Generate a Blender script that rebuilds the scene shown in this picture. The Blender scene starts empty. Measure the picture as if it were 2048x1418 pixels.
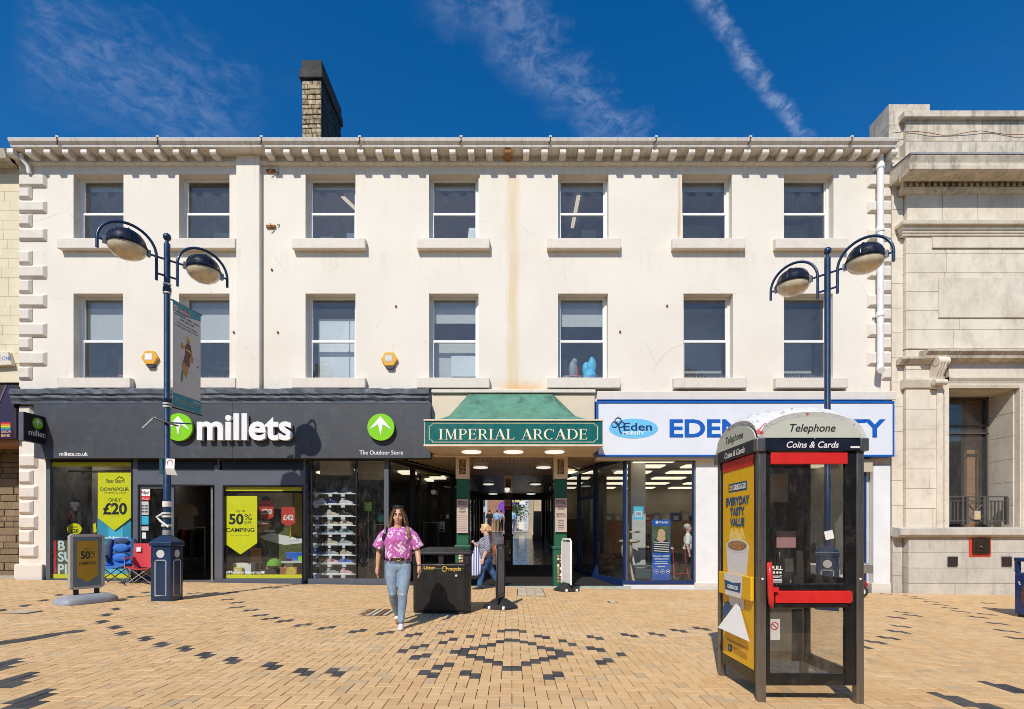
import bpy, bmesh, math, random
import numpy as np
from mathutils import Vector, Matrix, Quaternion
R = math.radians
random.seed(7)
sc = bpy.context.scene
C = sc.collection
# ------------------------------------------------------------------ camera, sky, sun, exposure
FPX, CAMH, CX, CY = 1050.0, 1.36, 1024.0, 1067.0       # focal length in photo pixels, eye height, vanishing point
cam_d = bpy.data.cameras.new('camera'); cam = bpy.data.objects.new('camera', cam_d); C.objects.link(cam)
cam.location = (0, 0, CAMH); cam.rotation_euler = (R(90), 0, 0)
cam_d.sensor_width = 36; cam_d.lens = FPX / 2048 * 36
cam_d.shift_y = (CY - 709) / 2048
cam_d.clip_start = 0.05; cam_d.clip_end = 3000
sc.camera = cam
SUN_AZ, SUN_EL = 19.0, 44.0                            # light travels +Y turned this far to +X
ld = Vector((math.sin(R(SUN_AZ)) * math.cos(R(SUN_EL)), math.cos(R(SUN_AZ)) * math.cos(R(SUN_EL)), -math.sin(R(SUN_EL))))
sun_d = bpy.data.lights.new('sun', 'SUN'); sun = bpy.data.objects.new('sun', sun_d); C.objects.link(sun)
sun_d.energy = 4.2; sun_d.angle = R(0.5); sun_d.color = (1.0, 0.94, 0.84)
sun.rotation_euler = ld.to_track_quat('-Z', 'Y').to_euler(); sun.location = (-8, -20, 25)
sc.view_settings.view_transform = 'Standard'; sc.view_settings.look = 'None'
sc.view_settings.gamma = 1.0; sc.view_settings.use_curve_mapping = False
sc.view_settings.exposure = 0.04
sc.cycles.use_denoising = True
sc.cycles.max_bounces = 8; sc.cycles.transparent_max_bounces = 24; sc.cycles.caustics_reflective = False; sc.cycles.caustics_refractive = False
sc.cycles.sample_clamp_indirect = 6.0; sc.cycles.filter_width = 0.9

class NT:
    """tiny helper for node trees"""
    def __init__(s, tree): s.t = tree; s.n = tree.nodes; s.l = tree.links
    def new(s, typ, **kw):
        n = s.n.new(typ)
        for k, v in kw.items(): setattr(n, k, v)
        return n
    def put(s, sock, v):
        if v is None: return
        if hasattr(v, 'is_output'): s.l.new(v, sock)
        elif isinstance(v, (int, float)):
            sock.default_value = v if not hasattr(sock.default_value, '__len__') else (v,) * len(sock.default_value)
        else:
            v = tuple(v)
            if len(sock.default_value) == 4 and len(v) == 3: v += (1.0,)
            sock.default_value = v
    def m(s, op, a, b=None, c=None, clamp=False):
        n = s.new('ShaderNodeMath', operation=op, use_clamp=clamp)
        for i, v in enumerate((a, b, c)):
            if v is not None: s.put(n.inputs[i], v)
        return n.outputs[0]
    def vm(s, op, a, b=None):
        n = s.new('ShaderNodeVectorMath', operation=op); s.put(n.inputs[0], a)
        if b is not None: s.put(n.inputs[1], b)
        return n
    def mix(s, fac, a, b, mode='MIX'):
        n = s.new('ShaderNodeMix', data_type='RGBA', blend_type=mode)
        s.put(n.inputs['Factor'], fac); s.put(n.inputs['A'], a); s.put(n.inputs['B'], b)
        return n.outputs['Result']
    def noise(s, vec, scale, detail=4, rough=0.6, dist=0.0):
        n = s.new('ShaderNodeTexNoise'); s.put(n.inputs['Vector'], vec)
        n.inputs['Scale'].default_value = scale; n.inputs['Detail'].default_value = detail
        n.inputs['Roughness'].default_value = rough; n.inputs['Distortion'].default_value = dist
        return n.outputs['Fac']
    def ramp(s, fac, a, b, lo=0.0, hi=1.0):      # smoothstep between a and b
        n = s.new('ShaderNodeMapRange', interpolation_type='SMOOTHSTEP')
        s.put(n.inputs['Value'], fac); n.inputs['From Min'].default_value = a; n.inputs['From Max'].default_value = b
        n.inputs['To Min'].default_value = lo; n.inputs['To Max'].default_value = hi
        return n.outputs[0]
    def sep(s, v):
        n = s.new('ShaderNodeSeparateXYZ'); s.put(n.inputs[0], v); return n.outputs
    def scaled(s, v, sx, sy, sz):
        return s.vm('MULTIPLY', v, (sx, sy, sz)).outputs[0]

world = bpy.data.worlds.new('World'); sc.world = world; world.use_nodes = True
w = NT(world.node_tree); w.n.clear()
sky = w.new('ShaderNodeTexSky', sky_type='NISHITA')
sky.sun_disc = False; sky.sun_elevation = R(SUN_EL); sky.sun_rotation = R(180 + SUN_AZ)
sky.altitude = 200; sky.air_density = 1.2; sky.dust_density = 0.6; sky.ozone_density = 5.0
wo = w.new('ShaderNodeOutputWorld'); bg = w.new('ShaderNodeBackground')
geo = w.new('ShaderNodeTexCoord').outputs['Generated']
dx, dy, dz = w.sep(geo)
# thin cirrus streaks and an old vapour trail, laid on a flat layer high above
den = w.m('MAXIMUM', dz, 0.06)
plx = w.m('DIVIDE', dx, den); ply = w.m('DIVIDE', dy, den)
cv = w.new('ShaderNodeCombineXYZ'); w.put(cv.inputs[0], plx); w.put(cv.inputs[1], ply)
pl = cv.outputs[0]
def streak(ax, ay, bx, by, wid, wob, seed):
    """distance of the sky point to the line a-b on the cloud layer, wobbled by noise"""
    ux, uy = bx - ax, by - ay; L = math.hypot(ux, uy); ux /= L; uy /= L
    px_ = w.m('SUBTRACT', plx, ax); py_ = w.m('SUBTRACT', ply, ay)
    t = w.m('DIVIDE', w.m('ADD', w.m('MULTIPLY', px_, ux), w.m('MULTIPLY', py_, uy)), L)
    d = w.m('ADD', w.m('MULTIPLY', px_, -uy), w.m('MULTIPLY', py_, ux))
    nz = w.noise(w.vm('ADD', pl, (seed, seed * 2, 0)).outputs[0], 7.0, 6, 0.62)
    n2 = w.noise(w.vm('ADD', pl, (seed * 3, seed, 0)).outputs[0], 22.0, 9, 0.68, 0.6)
    d = w.m('ADD', d, w.m('MULTIPLY', w.m('SUBTRACT', nz, 0.5), wob))
    d = w.m('ABSOLUTE', w.m('ADD', d, w.m('MULTIPLY', w.m('SUBTRACT', n2, 0.5), wob * 0.5)))
    band = w.ramp(d, 0.0, wid, 1.0, 0.0)
    ends = w.m('MULTIPLY', w.ramp(t, -0.05, 0.12), w.ramp(t, 0.95, 1.35, 1.0, 0.0))
    return w.m('MULTIPLY', w.m('MULTIPLY', band, ends), w.ramp(n2, 0.34, 0.70, 0.10, 1.0))
def skypt(px, py):
    v = Vector(((px - CX) / FPX, 1.0, (CY - py) / FPX)); return v.x / v.z, v.y / v.z
trail = streak(*skypt(1360, -60), *skypt(1600, 265), 0.028, 0.07, 3.1)
c1 = streak(*skypt(880, -60), *skypt(1230, 265), 0.11, 0.22, 8.4)
c2 = streak(*skypt(40, 60), *skypt(420, 250), 0.30, 0.35, 15.2)
wisp = w.ramp(w.noise(w.vm('MULTIPLY', pl, (0.8, 1.6, 1)).outputs[0], 1.7, 7, 0.65, 1.2), 0.60, 0.9, 0.0, 0.5)
cl = w.m('MAXIMUM', w.m('MULTIPLY', trail, 0.40), w.m('MULTIPLY', c1, 0.21))
cl = w.m('MAXIMUM', cl, w.m('MULTIPLY', c2, 0.15)); cl = w.m('MAXIMUM', cl, w.m('MULTIPLY', wisp, 0.04))
cl = w.m('MULTIPLY', cl, w.ramp(dz, 0.03, 0.15))
hsv = w.new('ShaderNodeHueSaturation'); w.put(hsv.inputs['Color'], sky.outputs[0])
hsv.inputs['Saturation'].default_value = 1.36; hsv.inputs['Value'].default_value = 1.2; hsv.inputs['Hue'].default_value = 0.505
skyc = w.mix(cl, hsv.outputs[0], (6.2, 7.0, 8.6))
w.put(bg.inputs['Color'], skyc); bg.inputs['Strength'].default_value = 0.1
w.l.new(bg.outputs[0], wo.inputs[0])

# ------------------------------------------------------------------ geometry helpers
def PX(px, Y): return (px - CX) * Y / FPX
def PZ(py, Y): return CAMH + (CY - py) * Y / FPX
SLOPE = -0.0155
def gz(x): return SLOPE * x

class MB:
    def __init__(s): s.v = []; s.f = []
    def add(s, vs, fs):
        n = len(s.v); s.v += [tuple(v) for v in vs]; s.f += [tuple(i + n for i in q) for q in fs]; return s
    def box(s, x0, x1, y0, y1, z0, z1):
        return s.add([(x0,y0,z0),(x1,y0,z0),(x1,y1,z0),(x0,y1,z0),(x0,y0,z1),(x1,y0,z1),(x1,y1,z1),(x0,y1,z1)],
                     [(0,3,2,1),(4,5,6,7),(0,1,5,4),(1,2,6,5),(2,3,7,6),(3,0,4,7)])
    def obox(s, c, a, b, d):
        c, a, b, d = map(Vector, (c, a, b, d)); vs = []
        for k in (-1, 1):
            for i, j in ((-1,-1),(1,-1),(1,1),(-1,1)): vs.append(c + a*i + b*j + d*k)
        return s.add(vs, [(0,3,2,1),(4,5,6,7),(0,1,5,4),(1,2,6,5),(2,3,7,6),(3,0,4,7)])
    def prism(s, poly, a, b, axis='y'):
        def mk(p, t): return (p[0], t, p[1]) if axis == 'y' else ((t, p[0], p[1]) if axis == 'x' else (p[0], p[1], t))
        n = len(poly); vs = [mk(p, a) for p in poly] + [mk(p, b) for p in poly]
        return s.add(vs, [tuple(range(n)), tuple(range(2*n-1, n-1, -1))] + [(i, (i+1) % n, (i+1) % n + n, i + n) for i in range(n)])
    def plate(s, poly, o, u, v, t=0.004):
        """polygon given in the plane (o, u, v), with a thickness along u x v"""
        o, u, v = Vector(o), Vector(u), Vector(v); nn = u.cross(v).normalized() * t; k = len(poly)
        vs = [o + u*p[0] + v*p[1] + nn for p in poly] + [o + u*p[0] + v*p[1] for p in poly]
        return s.add(vs, [tuple(range(k)), tuple(range(2*k-1, k-1, -1))] + [(i, i + k, (i+1) % k + k, (i+1) % k) for i in range(k)])
    def tube(s, path, r, n=8, cap=True, flat=None):
        path = [Vector(p) for p in path]; rs = r if isinstance(r, (list, tuple)) else [r] * len(path)
        vs, fs = [], []; up = None
        for i, p in enumerate(path):
            d = (path[min(i+1, len(path)-1)] - path[max(i-1, 0)]).normalized()
            if up is None:
                up = Vector((0,0,1)) if abs(d.z) < 0.9 else Vector((0,1,0))
            a = d.cross(up).normalized(); b = a.cross(d).normalized(); up = b
            fl = flat or 1.0
            for k in range(n):
                t = 2*math.pi*k/n; vs.append(p + (a*math.cos(t) + b*math.sin(t)*fl) * rs[i])
        for i in range(len(path)-1):
            for k in range(n): fs.append((i*n+k, i*n+(k+1) % n, (i+1)*n+(k+1) % n, (i+1)*n+k))
        if cap: fs += [tuple(range(n-1, -1, -1)), tuple(range((len(path)-1)*n, len(path)*n))]
        return s.add(vs, fs)
    def lathe(s, prof, c=(0,0,0), n=16, sx=1, sy=1):
        vs, fs = [], []; m = len(prof)
        for r, z in prof:
            for k in range(n):
                t = 2*math.pi*k/n; vs.append((c[0]+r*sx*math.cos(t), c[1]+r*sy*math.sin(t), c[2]+z))
        for i in range(m-1):
            for k in range(n): fs.append((i*n+k, i*n+(k+1) % n, (i+1)*n+(k+1) % n, (i+1)*n+k))
        fs += [tuple(range(n-1, -1, -1)), tuple(range((m-1)*n, m*n))]
        return s.add(vs, fs)
    def ell(s, c, r, n=14, m=9, rot=None):
        c = Vector(c); vs = []; fs = []
        if not hasattr(r, '__len__'): r = (r, r, r)
        for i in range(1, m):
            a = math.pi*i/m
            for k in range(n):
                t = 2*math.pi*k/n; p = Vector((r[0]*math.sin(a)*math.cos(t), r[1]*math.sin(a)*math.sin(t), r[2]*math.cos(a)))
                vs.append(c + (rot @ p if rot else p))
        top = Vector((0,0,r[2])); bot = -top
        vs += [c + (rot @ top if rot else top), c + (rot @ bot if rot else bot)]
        T, B = len(vs)-2, len(vs)-1
        for i in range(m-2):
            for k in range(n): fs.append((i*n+k, (i+1)*n+k, (i+1)*n+(k+1) % n, i*n+(k+1) % n))
        for k in range(n):
            fs.append((T, k, (k+1) % n)); fs.append((B, (m-2)*n+(k+1) % n, (m-2)*n+k))
        return s.add(vs, fs)
    def chain(s, pts, n=12):
        """tapered limb: list of (point, radius), round ends"""
        s.tube([p for p, r in pts], [r for p, r in pts], n)
        for p, r in pts: s.ell(p, r, n, 8)
        return s
    def build(s, name, mat, parent=None, smooth=0, bevel=0.0, seg=2, world=True, kind=None):
        me = bpy.data.meshes.new(name); vs = s.v
        if parent is not None and world:
            o = origin(parent); vs = [(a-o[0], b-o[1], c-o[2]) for a, b, c in vs]
        me.from_pydata(vs, [], s.f)
        bm = bmesh.new(); bm.from_mesh(me); bmesh.ops.recalc_face_normals(bm, faces=bm.faces); bm.to_mesh(me); bm.free()
        if smooth:
            me.polygons.foreach_set('use_smooth', [True]*len(me.polygons)); me.set_sharp_from_angle(angle=R(smooth))
        me.materials.append(M(mat) if isinstance(mat, str) else mat)
        return link(name, me, parent, bevel, seg, kind)

def link(name, me, parent=None, bevel=0.0, seg=2, kind=None):
    o = bpy.data.objects.new(name, me); C.objects.link(o)
    if parent is not None: o.parent = parent
    if bevel:
        b = o.modifiers.new('bevel', 'BEVEL'); b.width = bevel; b.segments = seg; b.limit_method = 'ANGLE'; b.angle_limit = R(40)
    if kind: o['kind'] = kind
    return o
def origin(o):
    v = Vector(o.location)
    while o.parent is not None: o = o.parent; v = v + Vector(o.location)
    return v
def thing(name, label, cat, loc=(0,0,0), rotz=0.0, group=None):
    o = bpy.data.objects.new(name, None); C.objects.link(o); o.empty_display_size = 0.2
    o.location = loc; o.rotation_euler = (0, 0, rotz); tag(o, label, cat, group); return o
def tag(o, label, cat, group=None):
    o['label'] = label; o['category'] = cat
    if group: o['group'] = group
    return o
def struct(o): o['kind'] = 'structure'; return o
def pbox(name, mat, parent, x0, x1, y0, y1, z0, z1, bevel=0.0, **k):
    return MB().box(min(x0,x1), max(x0,x1), y0, y1, min(z0,z1), max(z0,z1)).build(name, mat, parent, bevel=bevel, **k)
def copy_tree(o, parent=None):
    c = o.copy(); C.objects.link(c); c.parent = parent
    for ch in list(o.children): copy_tree(ch, c)
    return c

_tc = {}
def text_mesh(s, bold=0.0, shear=0.0, spacing=1.0, ext=0.0, bev=0.0):
    cu = bpy.data.curves.new('t', 'FONT'); cu.body = s; cu.size = 1.0; cu.offset = bold; cu.shear = shear
    cu.space_character = spacing; cu.extrude = ext; cu.bevel_depth = bev; cu.resolution_u = 4
    ob = bpy.data.objects.new('t', cu); C.objects.link(ob)
    me = bpy.data.meshes.new_from_object(ob)
    vs = np.empty(len(me.vertices)*3); me.vertices.foreach_get('co', vs); vs = vs.reshape(-1, 3)
    fs = [tuple(p.vertices) for p in me.polygons]
    bpy.data.objects.remove(ob); bpy.data.curves.remove(cu); bpy.data.meshes.remove(me)
    return vs, fs
def text(s, mat, parent, o, u, v, height=None, width=None, bold=0.0, shear=0.0, spacing=1.0, depth=0.002, align='C', bev=0.0, name='lettering', rise=0.0, split=False):
    """flat or raised lettering; o = centre (or left, align L) of the base line, u and v unit vectors; height = cap height"""
    ref, _ = text_mesh('H'); cap = ref[:,1].max()
    vs, fs = text_mesh(s, bold, shear, spacing, ext=0.5, bev=bev)
    x0, x1 = vs[:,0].min(), vs[:,0].max()
    k = height / cap if height else width / (x1 - x0)
    kx = width / (x1 - x0) if width else k
    xx = (vs[:,0] - ((x0+x1)/2 if align == 'C' else x0)) * kx
    yy = vs[:,1] * k; zz = (vs[:,2] + 0.5) * depth + rise
    o, u, v = np.array(o, float), np.array(u, float), np.array(v, float); nn = np.cross(u, v)
    P = o + np.outer(xx, u) + np.outer(yy, v) + np.outer(zz, nn)
    if split:                                        # one object for each letter
        par = list(range(len(P)))
        def find(i):
            while par[i] != i: par[i] = par[par[i]]; i = par[i]
            return i
        for q in fs:
            for i in q[1:]: par[find(i)] = find(q[0])
        comp = {}
        for i in range(len(P)): comp.setdefault(find(i), []).append(i)
        groups = []
        for c in sorted(comp.values(), key=lambda c: xx[c].min()):
            a, b = xx[c].min(), xx[c].max()
            for g_ in groups:
                if min(b, g_[1]) - max(a, g_[0]) > 0.5*min(b-a, g_[1]-g_[0]): g_[2] += c; g_[0] = min(a, g_[0]); g_[1] = max(b, g_[1]); break
            else: groups.append([a, b, list(c)])
        for g_ in groups:
            ids = {i: k for k, i in enumerate(g_[2])}; mb = MB(); mb.v = [tuple(P[i]) for i in g_[2]]; mb.f = [tuple(ids[i] for i in q) for q in fs if q[0] in ids]; mb.build('letter', mat, parent)
        return None
    mb = MB(); mb.v = [tuple(p) for p in P]; mb.f = fs
    return mb.build(name, mat, parent)
UX, UZ = (1,0,0), (0,0,1)

def wall_holes(x0, x1, z0, z1, y0, y1, holes):
    """a slab facing -Y with rectangular openings (x0,x1,z0,z1)"""
    xs = sorted({x0, x1} | {a for h in holes for a in h[:2]}); zs = sorted({z0, z1} | {a for h in holes for a in h[2:]})
    mb = MB()
    def solid(i, j):
        if i < 0 or j < 0 or i >= len(xs)-1 or j >= len(zs)-1: return False
        cx, cz = (xs[i]+xs[i+1])/2, (zs[j]+zs[j+1])/2
        return not any(h[0] < cx < h[1] and h[2] < cz < h[3] for h in holes)
    for i in range(len(xs)-1):
        for j in range(len(zs)-1):
            if not solid(i, j): continue
            a, b, c, d = xs[i], xs[i+1], zs[j], zs[j+1]
            mb.add([(a,y0,c),(b,y0,c),(b,y0,d),(a,y0,d)], [(0,1,2,3)]); mb.add([(a,y1,c),(b,y1,c),(b,y1,d),(a,y1,d)], [(3,2,1,0)])
            if not solid(i-1, j): mb.add([(a,y0,c),(a,y1,c),(a,y1,d),(a,y0,d)], [(3,2,1,0)])
            if not solid(i+1, j): mb.add([(b,y0,c),(b,y1,c),(b,y1,d),(b,y0,d)], [(0,1,2,3)])
            if not solid(i, j-1): mb.add([(a,y0,c),(b,y0,c),(b,y1,c),(a,y1,c)], [(3,2,1,0)])
            if not solid(i, j+1): mb.add([(a,y0,d),(b,y0,d),(b,y1,d),(a,y1,d)], [(0,1,2,3)])
    me = mb
    return me

def fused(name, mat, parent, fill, voxel=0.012, smooth_it=4, world=False):
    """overlapping solids grown together into one continuous skin"""
    mb = MB(); fill(mb)
    o = mb.build(name, mat, None, world=False)
    rm = o.modifiers.new('r', 'REMESH'); rm.mode = 'VOXEL'; rm.voxel_size = voxel
    sm = o.modifiers.new('s', 'SMOOTH'); sm.iterations = smooth_it; sm.factor = 0.5
    dg = bpy.context.evaluated_depsgraph_get()
    me = bpy.data.meshes.new_from_object(o.evaluated_get(dg)); me.name = name
    bpy.data.objects.remove(o)
    me.polygons.foreach_set('use_smooth', [True]*len(me.polygons))
    if not me.materials: me.materials.append(M(mat))
    q = bpy.data.objects.new(name, me); C.objects.link(q); q.parent = parent
    return q
# ------------------------------------------------------------------ materials
MATS = {}
def M(n): return MATS[n]
def pm(name, col, rough=0.6, metal=0.0, var=0.0, scale=3.0, bump=0.0, bscale=60.0, spec=0.5, coat=0.0, dirt=None, dirt_amt=0.0, dscale=2.0, stretch=None, emis=None, estr=0.0, sheen=0.0, bdist=0.01):
    m = bpy.data.materials.new(name); m.use_nodes = True; MATS[name] = m
    t = NT(m.node_tree); b = t.n['Principled BSDF']
    b.inputs['Roughness'].default_value = rough; b.inputs['Metallic'].default_value = metal
    b.inputs['Specular IOR Level'].default_value = spec; b.inputs['Coat Weight'].default_value = coat
    if sheen: b.inputs['Sheen Weight'].default_value = sheen
    pos = t.new('ShaderNodeNewGeometry').outputs['Position']
    vec = t.scaled(pos, *stretch) if stretch else pos
    c = tuple(col)
    if var:
        nz = t.noise(vec, scale, 5, 0.65)
        lo = tuple(max(0, x*(1-var)) for x in c); hi = tuple(min(1, x*(1+var)) for x in c)
        c = t.mix(t.ramp(nz, 0.3, 0.7), lo, hi)
    if dirt:
        dn = t.noise(vec, dscale, 7, 0.7, 0.4)
        c = t.mix(t.m('MULTIPLY', t.ramp(dn, 0.5, 0.75), dirt_amt), c, dirt)
    t.put(b.inputs['Base Color'], c)
    if var and rough > 0.15:
        rn = t.noise(vec, scale*3, 4)
        t.put(b.inputs['Roughness'], t.ramp(rn, 0.2, 0.8, max(0.03, rough-0.1), min(1, rough+0.12)))
    if bump:
        bn = t.new('ShaderNodeBump'); bn.inputs['Strength'].default_value = min(1, bump); bn.inputs['Distance'].default_value = bdist
        t.put(bn.inputs['Height'], t.noise(pos, bscale, 6, 0.65)); t.l.new(bn.outputs[0], b.inputs['Normal'])
    if emis:
        t.put(b.inputs['Emission Color'], emis); b.inputs['Emission Strength'].default_value = estr
    return m
def glass(name, tint=(0.93,0.96,0.97), rough=0.0, ior=1.5, boost=1.0, dirt=0.0, base=0.15):
    m = bpy.data.materials.new(name); m.use_nodes = True; MATS[name] = m
    t = NT(m.node_tree); t.n.remove(t.n['Principled BSDF']); out = t.n['Material Output']
    tr = t.new('ShaderNodeBsdfTransparent'); t.put(tr.inputs[0], tint)
    gl = t.new('ShaderNodeBsdfGlossy'); gl.inputs['Roughness'].default_value = rough
    lw_ = t.new('ShaderNodeLayerWeight'); lw_.inputs['Blend'].default_value = 0.5
    sch = t.m('ADD', 0.042, t.m('MULTIPLY', t.m('POWER', lw_.outputs['Facing'], 5.0), 0.958))      # Schlick, the same from both sides
    mx = t.new('ShaderNodeMixShader'); t.put(mx.inputs[0], t.m('MULTIPLY', sch, boost, clamp=True))
    t.l.new(tr.outputs[0], mx.inputs[1]); t.l.new(gl.outputs[0], mx.inputs[2]); last = mx.outputs[0]
    if dirt:
        pos = t.new('ShaderNodeNewGeometry').outputs['Position']
        d = t.new('ShaderNodeBsdfDiffuse'); t.put(d.inputs[0], (0.55,0.52,0.47))
        n = t.m('MULTIPLY', t.ramp(t.noise(t.scaled(pos, 1.6, 1, 0.6), 7, 9, 0.7, 0.2), 0.42, 0.8), dirt)
        n = t.m('ADD', n, dirt * base)
        m2 = t.new('ShaderNodeMixShader'); t.put(m2.inputs[0], n); t.l.new(last, m2.inputs[1]); t.l.new(d.outputs[0], m2.inputs[2]); last = m2.outputs[0]
    t.l.new(last, out.inputs[0]); return m

# painted render of the main front: faint patching, hairline runs, two rust runs below the gutter
F_ = 13.5
def stucco_mat():
    m = pm('stucco', (0.80,0.745,0.665), 0.75, bump=0.22, bscale=35)
    t = NT(m.node_tree); b = t.n['Principled BSDF']; pos = t.new('ShaderNodeNewGeometry').outputs['Position']; x, y, z = t.sep(pos)
    c = t.mix(t.ramp(t.noise(pos, 0.6, 6, 0.6), 0.3, 0.7), (0.735,0.678,0.588), (0.782,0.73,0.645))
    c = t.mix(t.m('MULTIPLY', t.ramp(t.noise(t.scaled(pos, 6, 6, 0.35), 1.0, 5, 0.6), 0.55, 0.8), 0.18), c, (0.60,0.52,0.42))
    c = t.mix(t.m('MULTIPLY', t.ramp(t.noise(pos, 2.2, 8, 0.75, 1.0), 0.62, 0.72), 0.20), c, (0.62,0.57,0.50))
    wob = t.m('MULTIPLY', t.m('SUBTRACT', t.noise(t.scaled(pos, 1.2, 1.2, 0.5), 2.0, 4), 0.5), 0.16)
    fine = t.noise(t.scaled(pos, 30, 30, 0.6), 1.0, 4)
    def run(x0, wid, z0, z1, amt):
        d = t.m('ABSOLUTE', t.m('ADD', t.m('SUBTRACT', x, x0), wob))
        k = t.m('MULTIPLY', t.ramp(d, wid*0.15, wid, 1, 0), t.ramp(fine, 0.25, 0.7, 0.25, 1.0))
        k = t.m('MULTIPLY', k, t.m('MULTIPLY', t.ramp(z, z0, z0+0.4), t.ramp(z, z1-0.1, z1+0.05, 1, 0)))
        return t.m('MULTIPLY', k, amt)
    c = t.mix(run(PX(1026,13.5), 0.24, 4.3, 10.7, 0.75), c, (0.66,0.47,0.22))
    c = t.mix(run(PX(1360,13.5), 0.06, 8.7, 10.6, 0.9), c, (0.60,0.36,0.12))
    c = t.mix(run(PX(694,13.5), 0.04, 8.3, 9.2, 0.6), c, (0.60,0.36,0.12))
    vor = t.new('ShaderNodeTexVoronoi', feature='DISTANCE_TO_EDGE'); vor.inputs['Scale'].default_value = 0.55
    wv = t.vm('ADD', pos, t.vm('MULTIPLY', t.new('ShaderNodeTexNoise').outputs['Color'], (0.5,0.5,0.5)).outputs[0]).outputs[0]
    t.put(vor.inputs['Vector'], wv)
    crack = t.m('MULTIPLY', t.ramp(vor.outputs['Distance'], 0.0, 0.006, 1, 0), t.ramp(t.noise(pos, 0.8, 3), 0.52, 0.62))
    c = t.mix(t.m('MULTIPLY', crack, 0.45), c, (0.42,0.37,0.30))
    for zs in (PZ(482,F_)-0.27, PZ(758,F_)-0.27):    # dirt washed down below the sills and the eaves
        k = t.m('MULTIPLY', t.ramp(z, zs-0.9, zs, 0.0, 1.0), t.ramp(z, zs, zs+0.02, 1.0, 0.0))
        k = t.m('MULTIPLY', k, t.ramp(t.noise(t.scaled(pos, 9, 9, 0.25), 1.0, 5, 0.6), 0.48, 0.72))
        c = t.mix(t.m('MULTIPLY', k, 0.22), c, (0.44,0.38,0.30))
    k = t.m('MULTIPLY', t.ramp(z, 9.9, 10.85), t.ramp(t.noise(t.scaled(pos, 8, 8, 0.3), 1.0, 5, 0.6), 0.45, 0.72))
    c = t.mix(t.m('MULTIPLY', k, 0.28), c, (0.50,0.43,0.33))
    k = t.m('MULTIPLY', t.ramp(z, 5.0, 5.5, 1, 0), t.ramp(t.noise(pos, 3, 7, 0.7), 0.4, 0.7))
    c = t.mix(t.m('MULTIPLY', k, 0.25), c, (0.45,0.39,0.31))
    pool = t.m('MULTIPLY', t.ramp(t.m('ABSOLUTE', t.m('SUBTRACT', x, PX(1045,13.5))), 0.1, 0.9, 1, 0), t.ramp(t.m('ADD', z, t.m('MULTIPLY', t.noise(pos, 6, 5), 0.3)), 5.15, 5.55, 1, 0))
    c = t.mix(t.m('MULTIPLY', pool, 0.85), c, (0.70,0.40,0.10))
    t.put(b.inputs['Base Color'], c)
stucco_mat()
def stone_mat(name, c1, c2, stain=(0.16,0.14,0.11), amt=0.5, sscale=1.2, bump=0.4, lo=0.46, hi=0.68, rnd=0.45, streak=0.35, grain=0.25):
    m = pm(name, c1, 0.85, bump=bump, bscale=28); t = NT(m.node_tree); b = t.n['Principled BSDF']
    pos = t.new('ShaderNodeNewGeometry').outputs['Position']; oi = t.new('ShaderNodeObjectInfo').outputs['Random']
    c = t.mix(t.ramp(t.noise(pos, 1.7, 7, 0.65), 0.3, 0.7), c1, c2)
    c = t.mix(t.m('MULTIPLY', oi, rnd), c, tuple(v*0.55 for v in c1))
    c = t.mix(t.m('MULTIPLY', t.ramp(t.noise(pos, 38, 4, 0.7), 0.5, 0.75), grain), c, tuple(v*0.6 for v in c1))
    c = t.mix(t.m('MULTIPLY', t.ramp(t.noise(t.scaled(pos, 6, 6, 0.45), 1.0, 7, 0.7, 0.3), 0.48, 0.7), streak), c, stain)
    c = t.mix(t.m('MULTIPLY', t.ramp(t.noise(t.scaled(pos, 1, 1, 0.6), sscale*2.4, 9, 0.78, 0.3), lo, hi), amt), c, stain)
    t.put(b.inputs['Base Color'], c)
stone_mat('bank_stone', (0.68,0.60,0.48), (0.78,0.705,0.585), (0.34,0.285,0.21), amt=0.38, streak=0.10, rnd=0.14, grain=0.15)
stone_mat('bank_plinth', (0.50,0.47,0.41), (0.60,0.56,0.49), amt=0.3, rnd=0.15, streak=0.15)
stone_mat('bank_weathered', (0.58,0.51,0.40), (0.78,0.69,0.565), (0.13,0.105,0.08), 0.55, 1.6, streak=0.5, rnd=0.25)
stone_mat('chimney_stone', (0.44,0.31,0.16), (0.68,0.55,0.36), (0.045,0.036,0.024), 0.95, 3.2, lo=0.44, hi=0.62, rnd=0.45)
stone_mat('chimney_side', (0.030,0.028,0.027), (0.075,0.07,0.066), (0.02,0.02,0.02), 0.8, 3.0)  # shade of the chimney's right side put into a darker stone colour
stone_mat('alley_stone', (0.22,0.15,0.085), (0.33,0.23,0.13), (0.05,0.04,0.03), 0.5, 2.0)
stone_mat('pier_stone', (0.55,0.45,0.31), (0.68,0.58,0.42), (0.3,0.24,0.16), 0.3, 2.0)
pm('cream_stone', (0.72,0.63,0.44), 0.8, var=0.06, scale=1.5, bump=0.15)
pm('mortar_cream', (0.58,0.50,0.36), 0.9)
pm('mortar', (0.40,0.36,0.30), 0.95, var=0.1)
pm('mortar_dark', (0.05,0.042,0.032), 0.95, var=0.2)
pm('quoin_paint', (0.70,0.64,0.56), 0.7, var=0.05, scale=2, bump=0.25, bscale=25, dirt=(0.38,0.32,0.25), dirt_amt=0.35)
pm('gutter_paint', (0.70,0.66,0.60), 0.6, var=0.08, scale=4, stretch=(4,1,1), dirt=(0.30,0.25,0.19), dirt_amt=0.55, dscale=2.2, bump=0.1)
pm('lead', (0.26,0.27,0.29), 0.6, var=0.2, scale=6, dirt=(0.55,0.55,0.55), dirt_amt=0.4, bump=0.2)
pm('slate', (0.08,0.085,0.095), 0.7, var=0.25, scale=2)
pm('white_paint', (0.80,0.80,0.78), 0.45, var=0.04, scale=4)
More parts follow.
